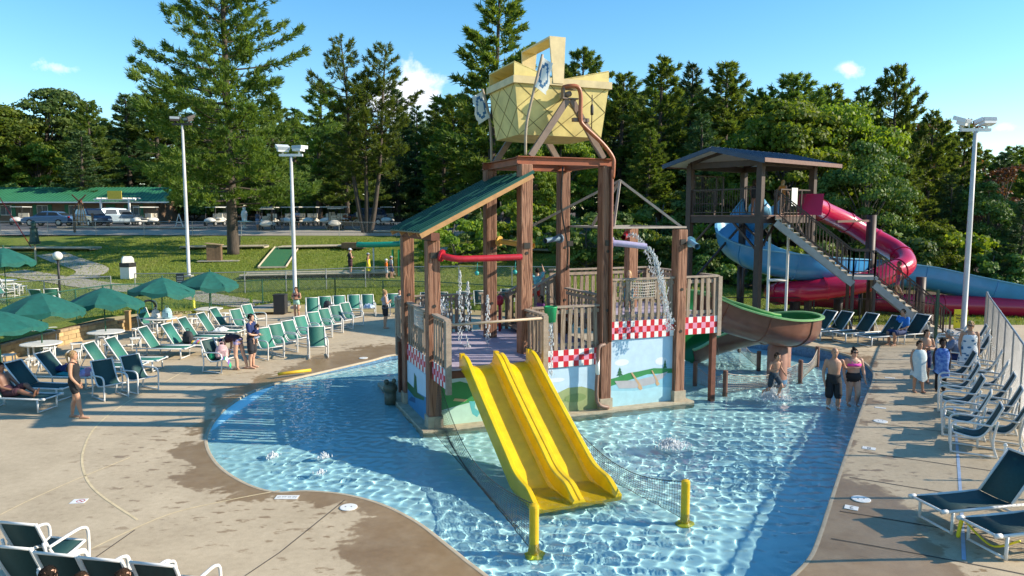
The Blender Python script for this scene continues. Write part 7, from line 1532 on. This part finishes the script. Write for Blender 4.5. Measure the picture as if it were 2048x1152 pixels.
FOLD = pose(elL=(-.23, .03, 1.16), wrL=(.05, .20, 1.20), elR=(.23, .03, 1.16), wrR=(-.05, .22, 1.24))
REACH = pose(elR=(.30, .10, 1.58), wrR=(.26, .2, 1.82), elL=(-.30, .08, 1.56), wrL=(-.28, .18, 1.80))
ARMROUND = pose(elL=(-.32, -.14, 1.22), wrL=(-.50, -.02, 1.25), kneeL=(-.11, .06, .49), ankL=(-.12, .04, .085))
def remesh(m_, voxel, name, material, parent):
    o = m_.build(name, material, parent); md = o.modifiers.new('r', 'REMESH'); md.mode = 'VOXEL'; md.voxel_size = voxel; md.use_smooth_shade = True
    sm_ = o.modifiers.new('s', 'SMOOTH'); sm_.factor = .5; sm_.iterations = 2
    bpy.context.view_layer.update(); dg = bpy.context.evaluated_depsgraph_get(); me = bpy.data.meshes.new_from_object(o.evaluated_get(dg)); old = o.data; o.modifiers.clear(); o.data = me; bpy.data.meshes.remove(old)
    me.polygons.foreach_set('use_smooth', [True] * len(me.polygons)); return o
NP_ = [0]
def person(label, loc, yaw, h, ps, skin, hair, wear, sex='m', fat=1.0, voxel=.014, group=None, detail=True):
    s = h / 1.75; J = {k: Vector(v) for k, v in ps.items()}; kid = h < 1.45; hs = 1.0 if not kid else lerp(1.12, 1.45, (1.45 - h) / .75)
    e = empty('person', loc, yaw, label, 'person', group); e.scale = (s, s, s); f = fat; fem = sex == 'f'
    def frame(t): t = t.normalized(); r = Vector((1, 0, 0)) - t * t.x; r.normalize(); return r, t.cross(r) * -1
    def secs(keys, rad, grow=1.0, add=0.0):
        P = [J[k] for k in keys]; out = []
        for i, (p, (a, b)) in enumerate(zip(P, rad)):
            t = P[min(i + 1, len(P) - 1)] - P[max(i - 1, 0)]; r, fr = frame(t); out.append((p, r * (a * grow * f + add), fr * (b * grow * f + add)))
        return out
    TR = [(.10, .085), (.172 if fem else .158, .118), (.128 if fem else .140, .095), (.150 if fem else .165, .110), (.152 if fem else .172, .098), (.062 / f, .062 / f), (.052 / f, .058 / f)]
    TK = ['crotch', 'pel', 'waist', 'chest', 'upch', 'neck', 'head']
    def limb(keys, rad, m_, grow=1.0, n_=10):
        P = catmull([J[k] for k in keys], 5); R_ = []; k_ = len(keys) - 1
        for i in range(len(P)):
            t = i / (len(P) - 1) * k_; a = min(int(t), k_ - 1); R_.append(lerp(rad[a], rad[a + 1], t - a) * grow)
        m_.tube(P, R_, n_); m_.ell(P[0], R_[0], 8, 6); m_.ell(P[-1], R_[-1], 8, 6)
    body = MB(); sc_ = catmull_secs(secs(TK[:-1] + ['head'], TR)); body.loft(sc_, 16)
    LR = [.088 * f, .060 * f, .042]; AR = [.055 * f, .040 * (f * .5 + .5), .028]
    for S in 'LR':
        sg = -1 if S == 'L' else 1
        kn, an = J['knee' + S], J['ank' + S]; calf = kn.lerp(an, .35) + (Vector((0, -.015, 0))); J['calf' + S] = calf
        limb(['hip' + S, 'knee' + S, 'calf' + S, 'ank' + S], [LR[0], LR[1], .058 * (f * .5 + .5), .038], body)
        limb(['sh' + S, 'el' + S, 'wr' + S], AR, body)
        td = J['toe' + S].normalized(); rt = td.cross(Vector((0, 0, 1))).normalized() if abs(td.z) < .8 else Vector((1, 0, 0)); a0 = an + Vector((0, 0, -.045)) if abs(td.z) < .8 else an
        body.loft([(a0 - td * .075, rt * .022, Vector((0, 0, .02))), (a0 - td * .05, rt * .036, Vector((0, 0, .036))), (a0 + td * .03, rt * .040, Vector((0, 0, .042))), (a0 + td * .12 - Vector((0, 0, .012)), rt * .046, Vector((0, 0, .024))), (a0 + td * .18 - Vector((0, 0, .018)), rt * .036, Vector((0, 0, .015)))], 10)
        # hand: palm, four unequal fingers, thumb
        wr = J['wr' + S]; d = (wr - J['el' + S]).normalized(); side = Vector((0, 1, 0)) - d * d.y
        if side.length < .2: side = Vector((0, 0, 1)) - d * d.z
        side.normalize(); nrm = d.cross(side).normalized() * sg
        body.loft([(wr - d * .01, side * .026, nrm * .020), (wr + d * .04, side * .038, nrm * .016), (wr + d * .085, side * .040, nrm * .013)], 10)
        for q, (o_, l_) in enumerate(((.030, .070), (.011, .080), (-.010, .075), (-.029, .058))):
            b0 = wr + d * .08 + side * o_; body.tube([b0, b0 + d * l_ * .5 + nrm * .004 * -sg, b0 + d * l_ * .92 - nrm * sg * .022], [.0092, .0086, .007], 6)
        b0 = wr + d * .025 + side * .032; body.tube([b0, b0 + side * .03 + d * .022, b0 + side * .036 + d * .055], [.011, .0098, .008], 6)
    # head
    hc = J['head']; hd = J['hd'].normalized(); nk = (J['head'] - J['neck']).normalized(); upv = (nk if abs(nk.dot(hd)) < .9 else Vector((0, 1, 0))); hr = hd.cross(upv).normalized(); upv = hr.cross(hd).normalized()
    def HP_(x, y, z): return hc + (hr * x + hd * y + upv * (z + .0)) * hs
    HS = [(-.115, .030, .034, .040), (-.095, .046, .056, .026), (-.06, .062, .074, .012), (-.02, .072, .090, .002), (.02, .076, .096, -.004), (.06, .074, .095, -.008), (.095, .058, .074, -.010), (.118, .028, .036, -.010)]
    body.loft([(HP_(0, y, z), hr * a * hs, hd * b * hs) for (z, a, b, y) in HS], 16)
    body.loft([(HP_(0, .085, .015), hr * .008 * hs, upv * .006 * hs), (HP_(0, .10, -.005), hr * .012 * hs, upv * .012 * hs), (HP_(0, .112, -.026), hr * .016 * hs, upv * .010 * hs), (HP_(0, .098, -.034), hr * .012 * hs, upv * .006 * hs)], 8)
    for sg in (-1, 1): body.ell(HP_(sg * .078, -.008, -.005), (.014 * hs, .02 * hs, .028 * hs), 6, 5)
    if fem and not kid:
        for sg in (-1, 1): c = J['chest'].lerp(J['upch'], .25); t = (J['upch'] - J['chest']).normalized(); r, fr = frame(t); body.ell(c + r * (sg * .075) + fr * (.085 * f), (.068 * f, .058 * f, .066 * f), 10, 8)
    o = remesh(body, voxel, 'body', SK[skin], e); receiver(o)
    if detail:
        for sg in (-1, 1): m_ = MB(); m_.ell(HP_(sg * .031, .082, .018), (.013 * hs, .008 * hs, .008 * hs), 8, 6); m_.build('eye', M_eye, e, sm=True)
        m_ = MB(); m_.ell(HP_(0, .083, -.066), (.022 * hs, .008 * hs, .007 * hs), 8, 6); m_.build('mouth', M_lip, e, sm=True)
    # hair
    style, hcol = hair
    if style != 'bald':
        m_ = MB(); vs = []; n_ = 18; rows = 9
        for j in range(rows + 1):
            th = math.pi * .60 * j / rows
            for k in range(n_):
                an = 2 * math.pi * k / n_; fr_ = math.sin(an)           # front when +1
                lim = 1.0 if fr_ < .25 else lerp(1.0, .50, smooth(.25, .9, fr_)); tt = th * lim
                x, y, z = .083 * math.sin(tt) * math.cos(an), .105 * math.sin(tt) * math.sin(an) - .010, .128 * math.cos(tt) + .002
                jt = 1 + .07 * mnoise.noise(Vector((x * 70, y * 70, z * 30))) + .02 * mnoise.noise(Vector((an * 9, z * 20, 2)))
                vs.append(HP_(x * jt, y * jt, z * jt))
        m_.add(vs, [(j * n_ + k, (j + 1) * n_ + k, (j + 1) * n_ + (k + 1) % n_, j * n_ + (k + 1) % n_) for j in range(rows) for k in range(n_)])
        rgh = random.Random(11)
        for _ in range(420 if voxel < .0145 else 0):
            an = rgh.uniform(0, 6.283); fr_ = math.sin(an); tt = math.pi * .58 * math.sqrt(rgh.random()) * (1.0 if fr_ < .25 else lerp(1.0, .5, smooth(.25, .9, fr_)))
            g_ = lambda q, k: HP_(.083 * k * math.sin(q) * math.cos(an), .105 * k * math.sin(q) * math.sin(an) - .01, .128 * k * math.cos(q) + .002)
            w_ = hr * .0035; m_.add([g_(tt, 1.0) - w_, g_(tt, 1.0) + w_, g_(tt + .3, rgh.uniform(1.05, 1.16))], [(0, 1, 2)])
        if style == 'pony': m_.tube(catmull([HP_(0, -.10, .05), HP_(0, -.155, .03), HP_(0, -.15, -.06), HP_(0, -.12, -.20)], 4), [.02, .028, .032, .034, .034, .034, .032, .03, .028, .024, .02, .014, .006], 8)
        if style == 'long': m_.loft([(HP_(0, -.05, .03), hr * .085, hd * .06), (HP_(0, -.065, -.08), hr * .095, hd * .05), (HP_(0, -.07, -.18), hr * .10, hd * .045), (HP_(0, -.06, -.30), hr * .075, hd * .03)], 12)
        if style == 'bun': m_.ell(HP_(0, -.07, .115), .045 * hs, 10, 8)
        if style == 'curly':
            rg = random.Random(3); [m_.ell(HP_(.085 * math.sin(t_) * math.cos(a_), .1 * math.sin(t_) * math.sin(a_) - .015, .115 * math.cos(t_) + .02), .026 * hs, 6, 5) for a_, t_ in [(rg.uniform(0, 6.28), rg.uniform(0, 1.35)) for _ in range(50)] if not (math.sin(a_) > .6 and t_ > .75)]
        m_.build('hair', HC[hcol], e, sm=True)
    for w in wear:
        kind, col = w[0], w[1]; m_ = MB(); mt = col
        if kind in ('shirt', 'tank', 'tee', 'pullover'):
            m_.loft(catmull_secs(secs(['pel', 'waist', 'chest', 'upch'], [TR[1], TR[2], TR[3], TR[4]], 1.07, .012)), 18)
            t = (J['upch'] - J['chest']).normalized()
            if kind != 'tank':
                nb = J['upch'].lerp(J['neck'], .65); r, fr = frame(t); m_.loft([(J['upch'], r * (.165 * f), fr * (.11 * f)), (nb, r * .085, fr * .075)], 14)
                for S in 'LR':
                    J['se' + S] = J['sh' + S].lerp(J['el' + S], .75 if kind == 'tee' or kind == 'shirt' else 1.0); limb(['sh' + S, 'se' + S], [.070 * f, .062 * f], m_) if kind != 'pullover' else limb(['sh' + S, 'el' + S, 'wr' + S], [.072 * f, .058 * f, .045], m_)
            else:
                for sg in (-1, 1): r, fr = frame(t); m_.tube(catmull([J['upch'] + r * (sg * .09) + fr * (.10 * f), J['upch'].lerp(J['neck'], .55) + r * (sg * .095), J['upch'] + r * (sg * .08) - fr * (.10 * f)], 4), .02, 6)
            if fem: 
                for sg in (-1, 1): c = J['chest'].lerp(J['upch'], .25); r, fr = frame(t); m_.ell(c + r * (sg * .075) + fr * (.088 * f), (.074 * f, .062 * f, .072 * f), 10, 8)
            nm = 'shirt'
        elif kind in ('shorts', 'trunks', 'brief'):
            m_.loft(catmull_secs(secs(['crotch', 'pel', 'waist'], [(.12, .10), TR[1], ((TR[1][0] + TR[2][0]) / 2, TR[2][1])] , 1.06, .010)), 16) if kind != 'brief' else m_.loft(secs(['crotch', 'pel', 'waist'], [(.10, .088), TR[1], TR[2]], 1.04, .006), 16)
            if kind != 'brief':
                fr_ = w[2] if len(w) > 2 else .7
                for S in 'LR': J['th' + S] = J['hip' + S].lerp(J['knee' + S], fr_); limb(['hip' + S, 'th' + S], [.104 * f, .098 * f], m_)
            else:
                for S in 'LR': J['th' + S] = J['hip' + S].lerp(J['knee' + S], .10); limb(['hip' + S, 'th' + S], [.092 * f, .089 * f], m_)
            nm = 'shorts'
        elif kind == 'pants':
            m_.loft(catmull_secs(secs(['crotch', 'pel', 'waist'], [(.12, .10), TR[1], TR[2]], 1.06, .01)), 16)
            for S in 'LR': limb(['hip' + S, 'knee' + S, 'ank' + S], [.102 * f, .082 * f, .066], m_)
            nm = 'trousers'
        elif kind == 'bra':
            t = (J['upch'] - J['chest']).normalized(); r, fr = frame(t); c = J['chest'].lerp(J['upch'], .2)
            m_.loft([(c - t * .045, r * (TR[3][0] * f * 1.02 + .008), fr * (TR[3][1] * f * 1.02 + .008)), (c + t * .03, r * (TR[3][0] * f * 1.02 + .008), fr * (TR[3][1] * f + .010))], 16)
            for sg in (-1, 1): m_.ell(c + t * .0 + r * (sg * .075) + fr * (.088 * f), (.076 * f, .062 * f, .068 * f), 10, 8); m_.tube(catmull([c + r * (sg * .08) + fr * (.13 * f), J['upch'].lerp(J['neck'], .5) + r * (sg * .10) + fr * .02, c + t * .05 + r * (sg * .09) - fr * (.11 * f)], 4), .011, 5)
            nm = 'bikini_top'
        elif kind == 'dress':
            t = Vector((0, 0, 1)); P = [J['upch'] + Vector((0, 0, -.02)), J['chest'], J['waist'], J['pel'], Vector((0, 0, .62)), Vector((0, 0, .50))]; rd = [(.15, .105), (.175, .145), (.17, .135), (.20, .16), (.25, .20), (.27, .22)]
            m_.loft(catmull_secs([(p, Vector((a * f, 0, 0)), Vector((0, b * f, 0))) for p, (a, b) in zip(P, rd)]), 20)
            for sg in (-1, 1): m_.tube(catmull([J['upch'] + Vector((sg * .09, .10, -.02)), J['upch'].lerp(J['neck'], .6) + Vector((sg * .10, 0, 0)), J['upch'] + Vector((sg * .09, -.09, -.02))], 4), .014, 5)
            nm = 'dress'
        elif kind == 'wrap':
            zb = w[2]; ks = [(1.47, .10, .075), (1.44, .165, .10), (1.36, .215, .15), (1.2, .235, .185), (.95, .215, .18), (.75, .225, .19), (zb, .27, .22)]; vs = []; n_ = 26
            for (z, a, b) in ks:
                for k in range(n_): an = 6.283 * k / n_; q = 1 + (.07 * math.sin(7 * an + z * 5) + .05 * math.sin(4 * an - z * 3)) * (1.6 - z); dz = .10 * math.sin(an * 2 + 1) * (1 if z == zb else 0); vs.append((a * f * q * math.cos(an), b * f * q * math.sin(an) + .02, z + dz))
            m_.add(vs, [(i * n_ + k, i * n_ + (k + 1) % n_, (i + 1) * n_ + (k + 1) % n_, (i + 1) * n_ + k) for i in range(len(ks) - 1) for k in range(n_)]); nm = 'towel_wrap'
        elif kind == 'cap':
            vs = []; n_ = 16
            for j in range(6):
                th = math.pi * .5 * j / 5
                for k in range(n_): an = 6.283 * k / n_; vs.append(HP_(.092 * math.sin(th) * math.cos(an), .112 * math.sin(th) * math.sin(an) - .008, .03 + .105 * math.cos(th)))
            m_.add(vs, [(j * n_ + k, (j + 1) * n_ + k, (j + 1) * n_ + (k + 1) % n_, j * n_ + (k + 1) % n_) for j in range(5) for k in range(n_)]); m_.poly([HP_(-.075, .07, .035), HP_(-.06, .17, .02), HP_(.06, .17, .02), HP_(.075, .07, .035)], .01, upv); nm = 'cap'
        elif kind == 'glasses':
            m_.tube([HP_(-.08, .0, .02), HP_(-.068, .085, .02), HP_(-.03, .104, .016), HP_(0, .106, .02), HP_(.03, .104, .016), HP_(.068, .085, .02), HP_(.08, 0, .02)], [.005, .008, .022, .008, .022, .008, .005], 6); nm = 'sunglasses'
        o = m_.build(nm, mt, e, sm=True)
    return e
def catmull_secs(secs, n=3):
    C = catmull([s_[0] for s_ in secs], n); A = catmull([s_[1] for s_ in secs], n); B = catmull([s_[2] for s_ in secs], n); return list(zip(C, A, B))
BLK = CL('black', (.015, .015, .017)); NAVY = CL('navy', (.015, .03, .12)); 
def dress_print():
    m = mat('cloth_dress', (.62, .68, .72), .85, .05); m = m.copy(); m.name = 'cloth_leaf_print'; nt = m.node_tree; L = nt.links; b = nt.nodes['Principled BSDF']; t = nt.nodes.new('ShaderNodeTexCoord'); mp = nt.nodes.new('ShaderNodeMapping'); mp.inputs['Scale'].default_value = (6, 6, 10); L.new(t.outputs['Object'], mp.inputs[0]); v = nt.nodes.new('ShaderNodeTexVoronoi'); v.inputs['Scale'].default_value = 1.1; L.new(mp.outputs[0], v.inputs['Vector']); r = nt.nodes.new('ShaderNodeValToRGB'); L.new(v.outputs['Distance'], r.inputs[0]); r.color_ramp.interpolation = 'CONSTANT'; r.color_ramp.elements[0].color = (.05, .16, .30, 1); r.color_ramp.elements[1].position = .33; r.color_ramp.elements[1].color = (.66, .71, .74, 1); L.new(r.outputs[0], b.inputs['Base Color']); return m
def tiedye(n_, c1, c2):
    return mat(n_, c1, .95, .3, 10, col2=c2)
YR = R
person('person in black tank top and shorts with blond ponytail on the deck', dk(153, 836), R(-75), 1.68, pose(kneeR=(.11, .1, .49), ankR=(.11, .16, .085), kneeL=(-.09, -.04, .49), ankL=(-.09, -.12, .085), elR=(.24, .0, 1.13), wrR=(.22, .14, .92)), 'tan', ('pony', 'blond'), [('tank', BLK), ('shorts', BLK, .42)], 'f', 1.04, .012)
mp_ = dk(505, 736); person('person in navy shirt and dark shorts holding a toddler', mp_, R(-95), 1.76, CARRY, 'fair', ('short', 'dark'), [('shirt', NAVY), ('shorts', CL('darkshort', (.02, .022, .03)), .85)], 'm', 1.05, .012)
person('toddler in navy top held in the arms of the standing person', mp_ + Vector((.20, -.02, .60)), R(85), .82, HELD, 'fair', ('short', 'brown'), [('tee', NAVY), ('shorts', CL('palejean', (.35, .42, .55)), .5)], 'm', 1.1, .016)
person('person in dark top bending down over the armchair with the bag', dk(478, 738), R(70), 1.7, BEND, 'fair', ('short', 'dark'), [('tank', CL('plum', (.05, .02, .03))), ('brief', CL('lilacswim', (.35, .3, .5))), ('cap', NAVY)], 'f', 1.0, .012)
person('girl with long hair in a mint bikini at the far deck', dk(594, 641), R(170), 1.55, FOLD, 'tan', ('long', 'brown'), [('bra', CL('wine', (.10, .02, .03))), ('brief', CL('mint', (.35, .55, .45)))], 'f', .92, .014)
person('person with fair bun in grey top and black shorts on wet deck', dk(771, 657), R(-70), 1.66, FOLD, 'tan', ('bun', 'blond'), [('tank', CL('greytop', (.32, .33, .38))), ('shorts', BLK, .6)], 'f', 1.15, .014)
person('seated person in white top in the far row behind the fair-bun person', dk(795, 632) + Vector((.1, .1, 0)), R(-170), 1.7, SIT, 'tan', ('short', 'dark'), [('tee', CL('offwhite', (.6, .6, .58))), ('shorts', CL('denim', (.05, .08, .16)), .8)], 'm', 1.05, .016)
# lawn golfers
for (q, h, yaw, lb, hr_, wr_, sx, f) in [((701, 553), 1.70, -60, 'person with white cap and dark top waiting on the golf lawn', ('pony', 'brown'), [('tank', BLK), ('shorts', CL('maroon', (.06, .02, .03)), .5), ('cap', CL('whitecap', (.6, .62, .65)))], 'f', 1.1), ((737, 556), 1.50, -80, 'child in yellow skirt and grey cap on the golf lawn', ('short', 'brown'), [('tank', CL('brownish', (.15, .06, .04))), ('dress', CL('yellow', (.70, .55, .02))), ('cap', CL('greycap', (.3, .32, .35)))], 'f', .9), ((773, 557), 1.15, -70, 'small child in bright orange shirt on the golf lawn', ('short', 'blond'), [('tee', CL('orange', (.75, .16, .01))), ('shorts', CL('pale', (.4, .45, .5)), .8), ('cap', CL('whitecap', (.6, .62, .65)))], 'm', 1.05), ((783, 556), 1.3, -60, 'child in grey top half hidden behind the orange-shirted child', ('short', 'brown'), [('tee', CL('greyblue', (.3, .35, .4))), ('shorts', NAVY, .8), ('cap', CL('greycap', (.3, .32, .35)))], 'm', .95),
    ((517, 482), 1.72, 150, 'person in hooded navy top near the black trash can', ('long', 'brown'), [('pullover', CL('slate', (.05, .07, .12))), ('shorts', CL('jeansh', (.12, .2, .35)), .6)], 'f', 1.1), ((565, 478), 1.2, 60, 'fair child in pale shirt near the golf carts', ('short', 'blond'), [('tee', CL('palegrey', (.4, .42, .45))), ('shorts', BLK, .8)], 'm', 1.0), ((596, 477), 1.66, 170, 'person in grey shirt and black shorts near the golf carts', ('short', 'dark'), [('tee', CL('lavgrey', (.34, .34, .42))), ('shorts', BLK, .8)], 'f', 1.1), ((589, 478), 1.15, 100, 'child partly behind the light pole near the golf carts', ('short', 'dark'), [('tee', BLK), ('shorts', BLK, .8)], 'm', 1.0)]:
    person(lb, gx(*q), R(yaw), h, rr.choice([STAND, STAND2, FOLD]) if h > 1.3 else STAND2, 'tan' if rr.random() < .5 else 'fair', hr_, wr_, sx, f, .02, None, False)
# pool
c1 = at(1665, 812, -.0); person('bald person in black swim shorts wading in the pool', Vector((c1.x, c1.y, -.26)), R(172), 1.80, ARMROUND, 'tan', ('bald', 'dark'), [('shorts', BLK, .88)], 'm', 1.02, .012)
c2 = at(1704, 806, -.0); person('person in pink bikini top and black bottoms wading in the pool', Vector((c2.x, c2.y, -.22)), R(178), 1.70, pose(kneeL=(-.09, .12, .52), ankL=(-.09, .05, .12), elL=(-.27, -.02, 1.13), wrL=(-.30, .05, .9)), 'fair', ('bun', 'dark'), [('bra', CL('hotpink', (.80, .07, .42))), ('brief', BLK), ('glasses', BLK)], 'f', 1.22, .012)
c3 = at(1546, 797, 0); person('boy in dark trunks running through shallow water', Vector((c3.x, c3.y, -.12)), R(195), 1.42, RUN, 'tan', ('short', 'dark'), [('shorts', CL('trunk', (.03, .05, .07), .4, 14), .75)], 'm', .92, .012)
# right deck
person('child wrapped in pale aqua towel on the right deck', dk(1834, 784, .34), R(178), 1.36, pose(kneeL=(-.13, .03, .49), ankL=(-.17, .03, .085)), 'tan', ('short', 'brown'), [('wrap', tiedye('cloth_aquatowel', (.45, .56, .60), (.62, .68, .66)), .50)], 'm', 1.0, .014)
person('child wrapped in blue and white patterned towel on the right deck', dk(1880, 782, .34), R(160), 1.38, STAND, 'dark', ('curly', 'dark'), [('wrap', tiedye('cloth_bluetowel', (.012, .06, .36), (.22, .38, .68)), .60), ('pants', BLK)], 'm', .95, .014)
person('bare-chested boy in swim shorts behind the towel children', dk(1848, 766, .34), R(175), 1.5, FOLD, 'tan', ('short', 'dark'), [('shorts', NAVY, .8)], 'm', .9, .014)
person('person in white leaf-print sundress and sunglasses on the right deck', dk(1934, 762, .34), R(165), 1.68, STAND, 'tan', ('curly', 'blond'), [('dress', dress_print()), ('glasses', BLK)], 'f', 1.12, .012)
Y_, off_ = RC[3]; X_ = 12.2 + (Y_ - 17.4) * .573 - .867 * off_; person('grey-haired person in blue shirt seated leaning forward by the fence', Vector((X_, Y_ + .5 * off_, .34)) + Vector((.03, -.02, -.02)), R(62), 1.75, pose(**{**SIT, 'waist': Vector((0, .02, .64)), 'chest': Vector((0, .08, .82)), 'upch': Vector((0, .13, .94)), 'neck': Vector((0, .17, 1.02)), 'head': Vector((0, .24, 1.14)), 'shL': Vector((-.185, .13, .95)), 'shR': Vector((.185, .13, .95)), 'elL': Vector((-.22, .26, .70)), 'elR': Vector((.22, .26, .70)), 'wrL': Vector((-.06, .44, .62)), 'wrR': Vector((.06, .44, .62))}), 'tan', ('curly', 'grey'), [('tee', CL('bluegrey', (.14, .19, .30))), ('shorts', NAVY, .85)], 'm', 1.12, .014)
q = at(1800, 668, .72); person('person in bright blue shirt sitting on a lounger under the slide tower', Vector((q.x, q.y - .05, .33)), R(110), 1.75, SIT, 'tan', ('short', 'brown'), [('tee', CL('royal', (.02, .16, .52))), ('shorts', CL('navychk', (.02, .04, .12), .4, 12), .9)], 'm', 1.08, .016)
# on the slide tower
def STP(u, v, z): return Vector((Nn.x + u * du.x + v * dv.x, Nn.y + u * du.y + v * dv.y, z))
person('child in dark swimwear waiting on the slide tower platform', STP(1.0, .9, 5.0), R(-60), 1.45, STAND, 'brown', ('long', 'brown'), [('tank', BLK), ('brief', BLK)], 'f', .95, .02, None, False); person('child in orange swimsuit at the red tube entrance', STP(3.0, .8, 5.0), R(-60), 1.5, WALK, 'tan', ('long', 'blond'), [('tank', CL('orangesuit', (.7, .25, .03))), ('brief', CL('orangesuit', (.7, .25, .03)))], 'f', .95, .02, None, False)
c = sC.lerp(sD, .36) + wv * .62; person('child in red top climbing the lower flight of stairs', Vector((c.x, c.y, c.z + .03)), R(80), 1.35, WALK, 'brown', ('short', 'dark'), [('tee', CL('redtop', (.5, .03, .05))), ('shorts', CL('wineprint', (.25, .05, .12), .4, 14), .6)], 'f', 1.0, .02, None, False)
# on the timber tower
person('child in pink and aqua rash top reaching up on the tower stairs', T(4.0, 3.1, 2.25), R(10), 1.2, REACH, 'fair', ('short', 'dark'), [('tee', CL('aquarash', (.15, .5, .6))), ('shorts', CL('redsh', (.6, .05, .05)), .6)], 'f', 1.0, .018, None, False)
person('child with yellow and black top under the lavender spout', T(5.75, .9, 2.28), R(150), 1.2, STAND, 'fair', ('long', 'blond'), [('tee', CL('yelblk', (.55, .5, .03), .5, 12)), ('shorts', CL('aquash', (.1, .35, .5)), .6)], 'f', 1.0, .018, None, False)
person('small child in grey shirt behind the blue water cannon', T(.75, 2.6, 1.65), R(170), 1.05, STAND, 'fair', ('short', 'blond'), [('tee', CL('pinkgrey', (.5, .35, .35))), ('shorts', NAVY, .8)], 'm', 1.0, .018, None, False)
person('dark-haired child in purple top behind the green bucket', T(3.35, 1.4, 1.65), R(120), 1.2, STAND, 'brown', ('long', 'dark'), [('tee', CL('purple', (.18, .04, .18))), ('shorts', BLK, .7)], 'f', 1.0, .018, None, False)
# foreground and left edge
for (i, hr_, col, lb) in [(2, 'dark', CL('fgred', (.3, .05, .05)), 'dark-haired seated person cut by the bottom edge, leftmost head'), (3, 'brown', CL('fgteal', (.05, .25, .25)), 'brown-haired seated person cut by the bottom edge, middle head'), (4, 'brown', CL('fggrey', (.3, .3, .3)), 'brown-haired seated person cut by the bottom edge, rightmost head')]:
    o = FG[i]; hd_ = {2: (105, 1132), 3: (170, 1141), 4: (254, 1137)}[i]; hp = at(*hd_, 1.28 if i != 3 else 1.22); fz_ = R(80); hh_ = 1.72 if i != 3 else 1.62
    person(lb, Vector((hp.x, hp.y, 0.02)), fz_ - R(90), hh_, SIT, 'fair', ('short', hr_), [('tee', col), ('shorts', NAVY, .8)], 'm', 1.0, .014)
l3 = hinge(22, 786); person('dark-skinned person reclining on the lounger at the left edge', l3 + Vector((-.05, 0, -.05)), R(-98), 1.75, pose(**{**SIT, 'kneeL': Vector((-.13, .36, .66)), 'ankL': Vector((-.12, .70, .46)), 'kneeR': Vector((.13, .42, .56)), 'ankR': Vector((.12, .82, .46)), 'chest': Vector((0, -.16, .80)), 'waist': Vector((0, -.10, .63)), 'upch': Vector((0, -.2, .92)), 'neck': Vector((0, -.22, 1.0)), 'head': Vector((0, -.2, 1.14)), 'shL': Vector((-.185, -.2, .93)), 'shR': Vector((.185, -.2, .93)), 'toeL': Vector((0, .4, 1)), 'toeR': Vector((0, .4, 1))}), 'brown', ('short', 'dark'), [('shorts', CL('maroon', (.06, .02, .03)), .8)], 'm', 1.05, .014)
